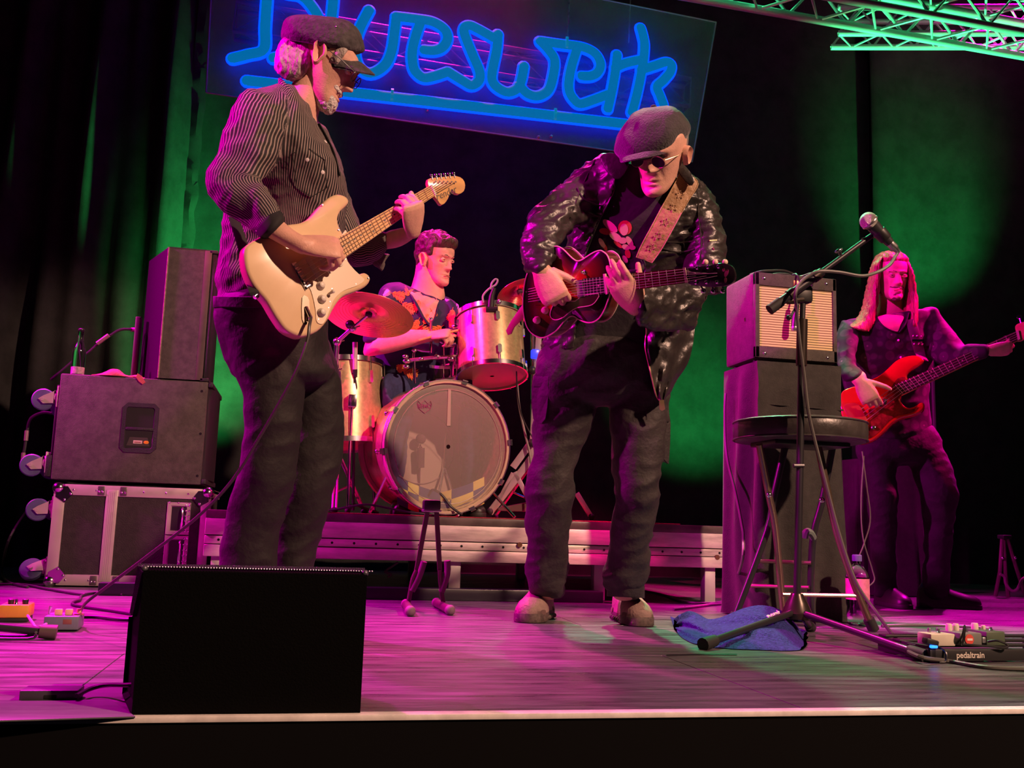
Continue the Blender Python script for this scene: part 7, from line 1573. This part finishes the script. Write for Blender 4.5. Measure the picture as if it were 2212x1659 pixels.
pts = [mA+md*.152, PY(1933, 556, mY2), PY(1920, 574, mY2), PY(1895, 588, mY2), PY(1862, 596, mY2-.01), PY(1813, 588, mY2), PY(1771, 586, mY2+.0), PY(1748, 595, mY2+.01), PY(1728, 612, mY2+.01), PY(1718, 636, mY2), PY(1721, 665, mY-.05), PY(1727, 734, mY-.04), PY(1737, 810, mY-.03), PY(1745, 880, mY-.03), PY(1755, 930, mY-.03), PY(1775, 1010, mY-.04), PY(1812, 1150, mY-.06), PY(1848, 1255, mY-.10), PY(1892, 1322, mY-.16), PZ(1945, 1391, .03), PZ(1985, 1418, .02), PZ(2050, 1428, .006), PZ(2130, 1441, .006), PZ(2230, 1446, .006), PZ(2300, 1450, .006)]
cablew('microphone_cable', pts, .0058, 'cable looping from the vocal microphone down the stand to the floor', m=mat('mic_cord', (.10, .095, .085), .5), k=6)
# towel
TW = mat('blue_terry', (.035, .042, .20), .95, var=.35, vscale=90, bump=1.0, bscale=160, spec=.1)
tw = MB(); rr = []
prof = [(1456, 1356, 1360), (1462, 1340, 1366), (1474, 1325, 1378), (1492, 1320, 1388), (1512, 1328, 1394), (1530, 1337, 1398), (1555, 1334, 1400), (1580, 1324, 1402), (1606, 1314, 1403), (1632, 1308, 1404), (1660, 1309, 1405), (1686, 1318, 1406), (1706, 1334, 1406), (1724, 1354, 1405), (1736, 1372, 1402), (1743, 1388, 1394)]
cp_, _ = crom([V(p) for p in prof], [1.]*len(prof), 5)
for p in cp_:
    x, yt, yb = p; fl0 = PZ(x, yb, .001); db = (fl0-CP).dot(CF); row = []
    for k in range(25):
        v = k/24; y = yb+(yt-yb)*(v**.9)
        fo = 5*noise.noise(V((x*.012, v*3.1, 1.7)))*sin(pi*v)+3.5*sin(v*17+(x-1456)*.022+2*noise.noise(V((x*.01, 3, 0))))*sin(pi*v)+1.2*noise.noise(V((x*.1, v*22, 5)))
        q = PD(x+fo*.6, y+fo*.35, db+.44*v+.004*fo); row.append(V((q.x, q.y, max(.002, q.z))))
    bk = row[-1]; row += [bk+V((.01, .05, -.2*bk.z)), V((bk.x+.012, bk.y+.07, .5*bk.z)), V((bk.x+.012, bk.y+.07, .002))]
    rr.append(row)
tw.loft(rr, True)
to = tw.build('towel', TW, None, label='crumpled dark blue towel on the floor under the microphone stand', cat='towel', ang=80)
tq = [hit(to, x, y, .004)[0] for x, y in ((1652, 1342), (1690, 1328), (1668, 1326), (1674, 1344))]
if all(tq): text('perat', 'towel_lettering', mat('towel_text', (.75, .75, .78), .8), to, (tq[2]+tq[3])/2+V((0, -.003, .006)), tq[1]-tq[0], tq[2]-tq[3]+V((0, 0, .02)), .046, .0015, bold=.0008)
# plastic bottle behind the stool
wb_ = thing('water_bottle', PZ(1854, 1352), 'clear plastic water bottle with a pink label and violet cap', 'bottle'); b0 = PZ(1854, 1352)
sB = 24.5*3.75/F
MB().lathe(b0, (0, 0, 1), [(sB*.75, .002), (sB*.95, .008), (sB*.9, .02), (sB*.98, .04), (sB*.92, .07), (sB, .085), (sB, .19), (sB*.88, .205), (sB*.5, .228), (sB*.32, .236), (sB*.32, .25)], 28).build('plastic_body', mat('clear_pet', (.9, .85, .95), .06, trans=1, ior=1.3), wb_)
MB().lathe(b0, (0, 0, 1), [(sB*1.01, .10), (sB*1.015, .102), (sB*1.015, .178), (sB*1.01, .18)], 28, cap=False).build('paper_label', mat('pink_label', (.75, .22, .35), .5, var=.3, vscale=25), wb_)
MB().lathe(b0, (0, 0, 1), [(sB*.40, .246), (sB*.42, .248), (sB*.42, .268), (sB*.36, .271)], 20).build('screw_cap', mat('violet_cap', (.22, .16, .5), .4), wb_)
# pedal board at the right edge
pb_ = PZ(2010, 1432); pa = V((pb_.x, pb_.y, 0)); ex = V((.55, .03, 0)); dx = ex.normalized(); dy = V((-dx.y, dx.x, 0))
pbd = thing('pedal_board', pa+ex*.5, 'low black pedal board with white lettering at the right stage edge', 'pedal board')
def pbx(x0, x1, y0, y1, z0, z1, nm, m, par, bev=.002, **k):
    mb = MB(); mb.box((x0, y0, z0), (x1, y1, z1), bev=bev); mb.v = [pa+dx*p.x+dy*p.y+V((0, 0, p.z)) for p in mb.v]; return mb.build(nm, m, par, **k)
pbx(0, .55, 0, .022, .004, .036, 'front_rail', BLACKPL, pbd)
for k in range(1, 4): pbx(0, .55, .065*k, .065*k+.035, .028+.006*k, .036+.006*k, 'rail', BLACKPL, pbd)
for x in (.004, .53): pbx(x, x+.016, 0, .24, .004, .045, 'side_rail', BLACKPL, pbd)
text('pedaltrain', 'board_lettering', mat('board_text', (.65, .60, .52), .5), pbd, pa+dx*.132-dy*.001+V((0, 0, .020)), dx, (0, 0, 1), .0235, .0005, bold=.0004)
def stomp(par_name, x, y, w, l, h, m, label, knobs, km, z=.042):
    c = pa+dx*x+dy*y; t = thing(par_name, c+V((0, 0, z)), label, 'effect pedal')
    pbx(x, x+w, y, y+l, z, z+h, 'housing', m, t, .004)
    for i, (kx, ky, kr, kh) in enumerate(knobs): MB().lathe(pa+dx*(x+kx)+dy*(y+ky)+V((0, 0, z+h)), (0, 0, 1), [(kr, 0), (kr, kh*.8), (kr*.85, kh)], 16).build('knob', km, t)
    q = pa+dx*(x+w*.5)+dy*(y+.02)+V((0, 0, z+h)); MB().lathe(q, (0, 0, 1), [(.006, 0), (.006, .004), (.0045, .005), (.0045, .010)], 12).build('foot_switch', CHROME, t)
    return t
s1_ = stomp('effect_pedal', .02, .02, .082, .06, .034, mat('pedal_cream', (.62, .58, .46), .45, var=.1), 'cream effect pedal at the left end of the pedal board', ((.03, .045, .005, .012), (.06, .045, .005, .012)), STEEL)
s2_ = stomp('effect_pedal', .125, .03, .075, .09, .036, mat('pedal_grey', (.16, .17, .15), .5), 'grey effect pedal with cream knobs and a red badge on the pedal board', ((.012, .06, .009, .02), (.038, .062, .009, .02)), WHITEPL)
c = pa+dx*.155+dy*.0285+V((0, 0, .060)); MB().lathe(c, -dy, [(.0145, 0), (.0145, .0006)], 20).build('round_badge', mat('badge_red', (.65, .08, .06), .5), s2_); MB().box(c-V((.010, .001, .003)), c+V((.010, .0, .003))).build('badge_band', mat('badge_white', (.8, .75, .65), .5), s2_)
s3_ = stomp('effect_pedal', .215, .03, .065, .09, .040, mat('pedal_green', (.07, .10, .06), .5), 'dark green effect pedal at the right end of the pedal board', ((.012, .06, .010, .018), (.042, .06, .006, .012)), WHITEPL)
MB().box(pa+dx*.20+dy*.028+V((0, 0, .05)), pa+dx*.212+dy*.034+V((0, 0, .066)), bev=.002).build('jack_plug', STEEL, s2_)
ld = thing('power_plug', pa+dx*.0+V((0, 0, .04)), 'black plug with a blue light at the corner of the pedal board', 'plug')
MB().box(pa+dx*-.012+dy*-.004+V((0, 0, .048)), pa+dx*.028+dy*.02+V((0, 0, .064)), bev=.004, rot=Matrix.Rotation(.25, 3, 'Y')).build('housing', BLACKPL, ld)
MB().box(pa+dx*.0+dy*-.006+V((0, 0, .040)), pa+dx*.022+dy*.004+V((0, 0, .048)), bev=.003).build('light', mat('blue_led', (.02, .05, .5), .3, emit=(.01, .12, 1), es=5), ld)
up = V((0, 0, 1))
for k, pts in enumerate((((.105, .02, .05), (.108, .0, .075), (.115, .0, .095), (.125, .01, .098), (.13, .02, .07), (.128, .025, .05)), ((.21, .02, .055), (.225, .0, .06), (.25, -.01, .05), (.24, -.012, .042), (.20, -.004, .045), (.17, .0, .046), (.11, .004, .05)), ((.035, .02, .044), (.045, -.006, .030), (.04, -.012, .006), (.02, -.01, .004)))):
    cablew('patch_cable', [pa+dx*a+dy*b+up*c_ for a, b, c_ in pts], .0032, ('black patch cable arching up between the cream and grey pedals', 'patch cable looped along the front of the grey and green pedals', 'thin cable hanging over the front rail of the pedal board')[k], m=mat('patch', (.02, .02, .022), .35))
# pedals and the stand foot at the left edge
def lped(name, pxs, d_z, h, m, label, zoff=0):
    a, b = PZ(pxs[0], d_z), PZ(pxs[1], d_z); w = (b-a).length; x = (b-a).normalized(); y = V((-x.y, x.x, 0)); return a, w, x, y
def lbox(a, x, y, dims, nm, m, par, bev=.003):
    mb = MB(); mb.box((dims[0], dims[2], dims[4]), (dims[1], dims[3], dims[5]), bev=bev); mb.v = [a+x*p.x+y*p.y+V((0, 0, p.z)) for p in mb.v]; return mb.build(nm, m, par)
a, w, x, y = lped('', (2, 60), 1344, 0, None, '')
op = thing('effect_pedal', a+x*w*.5, 'orange effect pedal with black knobs at the left edge of the stage', 'effect pedal')
lbox(a, x, y, (-.01, w, 0, .115, .012, .052), 'housing', mat('pedal_orange', (.75, .36, .04), .5, var=.1), op, .006); lbox(a, x, y, (-.008, w-.002, .003, .11, .0, .012), 'base', BLACKRUB, op)
for kx, kr in ((.018, .009), (w*.78, .009)): MB().lathe(a+x*kx+y*.03+V((0, 0, .052)), (0, 0, 1), [(kr, 0), (kr, .014), (kr*.7, .016)], 14).build('knob', BLACKPL, op)
MB().lathe(a+x*w*.45+y*.025+V((0, 0, .052)), (0, 0, 1), [(.006, 0), (.004, .004), (.004, .016)], 10).build('foot_switch', CHROME, op)
a, w, x, y = lped('', (92, 168), 1364, 0, None, '')
gp_ = thing('effect_pedal', a+x*w*.5, 'flat grey-blue effect pedal with pale knobs left of the wedge monitor', 'effect pedal')
lbox(a, x, y, (0, w, 0, .12, .004, .042), 'housing', mat('pedal_slate', (.17, .19, .24), .5, var=.15), gp_, .003)
for kx in (.022, .050): lbox(a, x, y, (kx, kx+.020, .03, .05, .042, .060), 'knob', mat('knob_peach', (.85, .5, .3), .45), gp_, .003)
kq = MB().lathe(a+x*.085+y*.05+V((0, 0, .042)), (0, 0, 1), [(.014, 0), (.013, .004), (.007, .006), (.006, .018)], 12).build('jack_socket', mat('knob_peach', (.85, .5, .3), .45), gp_)
MB().tube([a+x*.005+y*.05+V((0, 0, .042)), a+x*.008+y*.05+V((0, 0, .066))], [.0025, .005], 8).build('toggle', CHROME, gp_)
lbox(a, x, y, (w*.55, w*.8, -.0006, .002, .020, .034), 'printed_plate', mat('print_rust', (.25, .09, .07), .6), gp_, .0003)
lf = thing('stand_leg', PZ(60, 1375), 'black tubular stand leg with rubber foot reaching in from the left edge', 'stand')
A, B_ = PZ(-160, 1340, .05), PZ(112, 1366, .018); MB().tube([A, B_], .0115, 12).build('tube', BLACKMET, lf); MB().tube([B_+(A-B_).normalized()*.03, B_+(B_-A).normalized()*.012], [.018, .021], 14).build('rubber_foot', mat('foot_brown', (.10, .065, .06), .6), lf)
for k in range(2): MB().tube([PZ(-60, 1372+6*k, .008), PZ(60, 1374+6*k, .008), PZ(78, 1366+4*k, .02)], .004, 6, smooth=3).build('cable_wrap', CABLE, lf)
cablew('patch_cable', [PZ(60, 1330, .03), PZ(70, 1345, .03), PZ(78, 1355, .025), PZ(92, 1352, .03), PZ(100, 1348, .025)], .004, 'short pale cable between the orange and grey pedals', m=mat('pale_patch', (.4, .3, .35), .4))
for pts, l in (([(-40, 1265), (40, 1262), (100, 1272), (160, 1282), (185, 1284)], 'black cable on the floor in front of the road case, far end'), ([(265, 1284), (210, 1281), (178, 1286), (172, 1296), (160, 1300), (158, 1306), (190, 1312), (240, 1319), (285, 1326)], 'looped black cable lying in front of the road case'), ([(168, 1333), (210, 1333), (255, 1338), (300, 1340)], 'black cable from the grey pedal to the wedge monitor')):
    cablew('floor_cable', [PZ(x_, y_, .006) for x_, y_ in pts], .0055, l, k=5)
cablew('caster_cable', [V((-1.30, 5.2, .35)), V((-1.32, 5.0, .2)), PZ(5, 1235, .03), PZ(20, 1258, .008), PZ(60, 1268, .006)], .006, 'black cable hanging down behind the road case wheels')
# cables at the draped case and under the platform
cablew('amp_mains_cable', [PX(1568, 850, 1.74), PX(1566, 880, 1.735), PX(1567, 950, 1.735), PX(1573, 1000, 1.735), PX(1588, 1060, 1.735), PX(1602, 1130, 1.735), PX(1606, 1165, 1.735), PX(1600, 1225, 1.735), PZ(1570, 1292, .02), PZ(1530, 1306, .006), PZ(1480, 1312, .006)], .006, 'cable running down the left side of the draped case to the floor', m=mat('cable_grey', (.16, .13, .14), .5))
for pts, l in (([(1390, 1276), (1430, 1284), (1470, 1298), (1520, 1303), (1590, 1300)], 'cable on the floor under the right end of the drum platform'), ([(1455, 1316), (1500, 1311), (1540, 1306), (1600, 1302)], 'cable crossing the floor beside the draped case'), ([(1905, 1352), (1990, 1350), (2080, 1353), (2140, 1358)], 'thin cable on the floor between the water bottle and the pedal board')):
    cablew('floor_cable', [PZ(x_, y_, .006) for x_, y_ in pts], .0055, l, m=mat('cable_grey', (.16, .13, .14), .5), k=5)
for pts, l in (([(1862, 975), (1872, 1050), (1880, 1120), (1868, 1170), (1850, 1215), (1840, 1240)], 'thin cable hanging behind the bass player to the water bottle'), ([(1866, 985), (1860, 1080), (1864, 1160), (1884, 1230), (1888, 1255), (1868, 1275)], 'second thin cable hanging behind the bass player')):
    cablew('thin_cable', [PY(x_, y_, 4.0) for x_, y_ in pts]+[PZ(pts[-1][0]-8, 1305, .006)], .003, l, m=mat('cable_grey', (.16, .13, .14), .5))
cablew('under_cable', [PY(860, 1215, 4.75), PY(840, 1228, 4.75), PY(832, 1235, 4.74), PY(845, 1241, 4.74), PY(838, 1247, 4.74)], .006, 'short pale cable end dangling under the drum platform', m=mat('cable_grey', (.16, .13, .14), .5))
# equipment behind the bass player
bY_ = 5.25; x0, x1 = PY(1935, 1300, bY_).x, PY(2002, 1300, bY_).x
dq = MB(); rings = []
for j in range(31):
    f = j/30; z = .005+.80*f; e = 1-f; per = []
    for k in range(72):
        a = 2*pi*k/72; ca, sa = cos(a), sin(a); q = V(((x0+x1)/2-.10+((x1-x0)/2+.12+.02*e)*(abs(ca)**.35)*(1 if ca > 0 else -1), bY_+.2+(.2+.03*e)*(abs(sa)**.35)*(1 if sa > 0 else -1), z)); d_ = V((ca, sa, 0)); per.append(q+d_*(.016*e**.6*(sin(k*1.4)+.8*noise.noise(V((k*.3, z*2, 7))))))
    rings.append(per)
dq.loft(rings, True).build('draped_case', CLOTH, None, label='lower black-draped case standing behind the legs of the bass player', cat='case', ang=70)
ba = thing('bass_amplifier', ((x0+x1)/2-.05, bY_+.2, .805), 'narrow dark amplifier with a bright metal corner strip behind the bass player', 'amplifier')
xr = PY(2016, 850, bY_+.02).x; MB().box((xr-.36, bY_+.02, .806), (xr, bY_+.36, PY(2012, 766, bY_).z), bev=.008).build('cabinet', BOXBLK, ba)
MB().box((xr-.012, bY_+.006, .81), (xr+.004, bY_+.024, PY(2012, 766, bY_).z), bev=.002).build('corner_strip', mat('strip_metal', (.45, .4, .45), .3, .8), ba)
MB().box((xr-.33, bY_+.012, .83), (xr-.03, bY_+.022, PY(2012, 790, bY_).z), bev=.002).build('grille', GRILL, ba)
for k in range(3): c = PY((1420+60*k), 1240-6*k, 5.2); 
tp_ = MB().prism([PZ(1440, 1414, .0006), PZ(1520, 1412, .0006), PZ(1592, 1412.5, .0006), PZ(1592, 1415.5, .0006), PZ(1520, 1415, .0006), PZ(1440, 1417, .0006)], (0, 0, .0008)).build('floor_tape', mat('black_tape', (.012, .011, .012), .5), None, label='strip of black tape stuck along a floor joint under the towel', cat='tape')
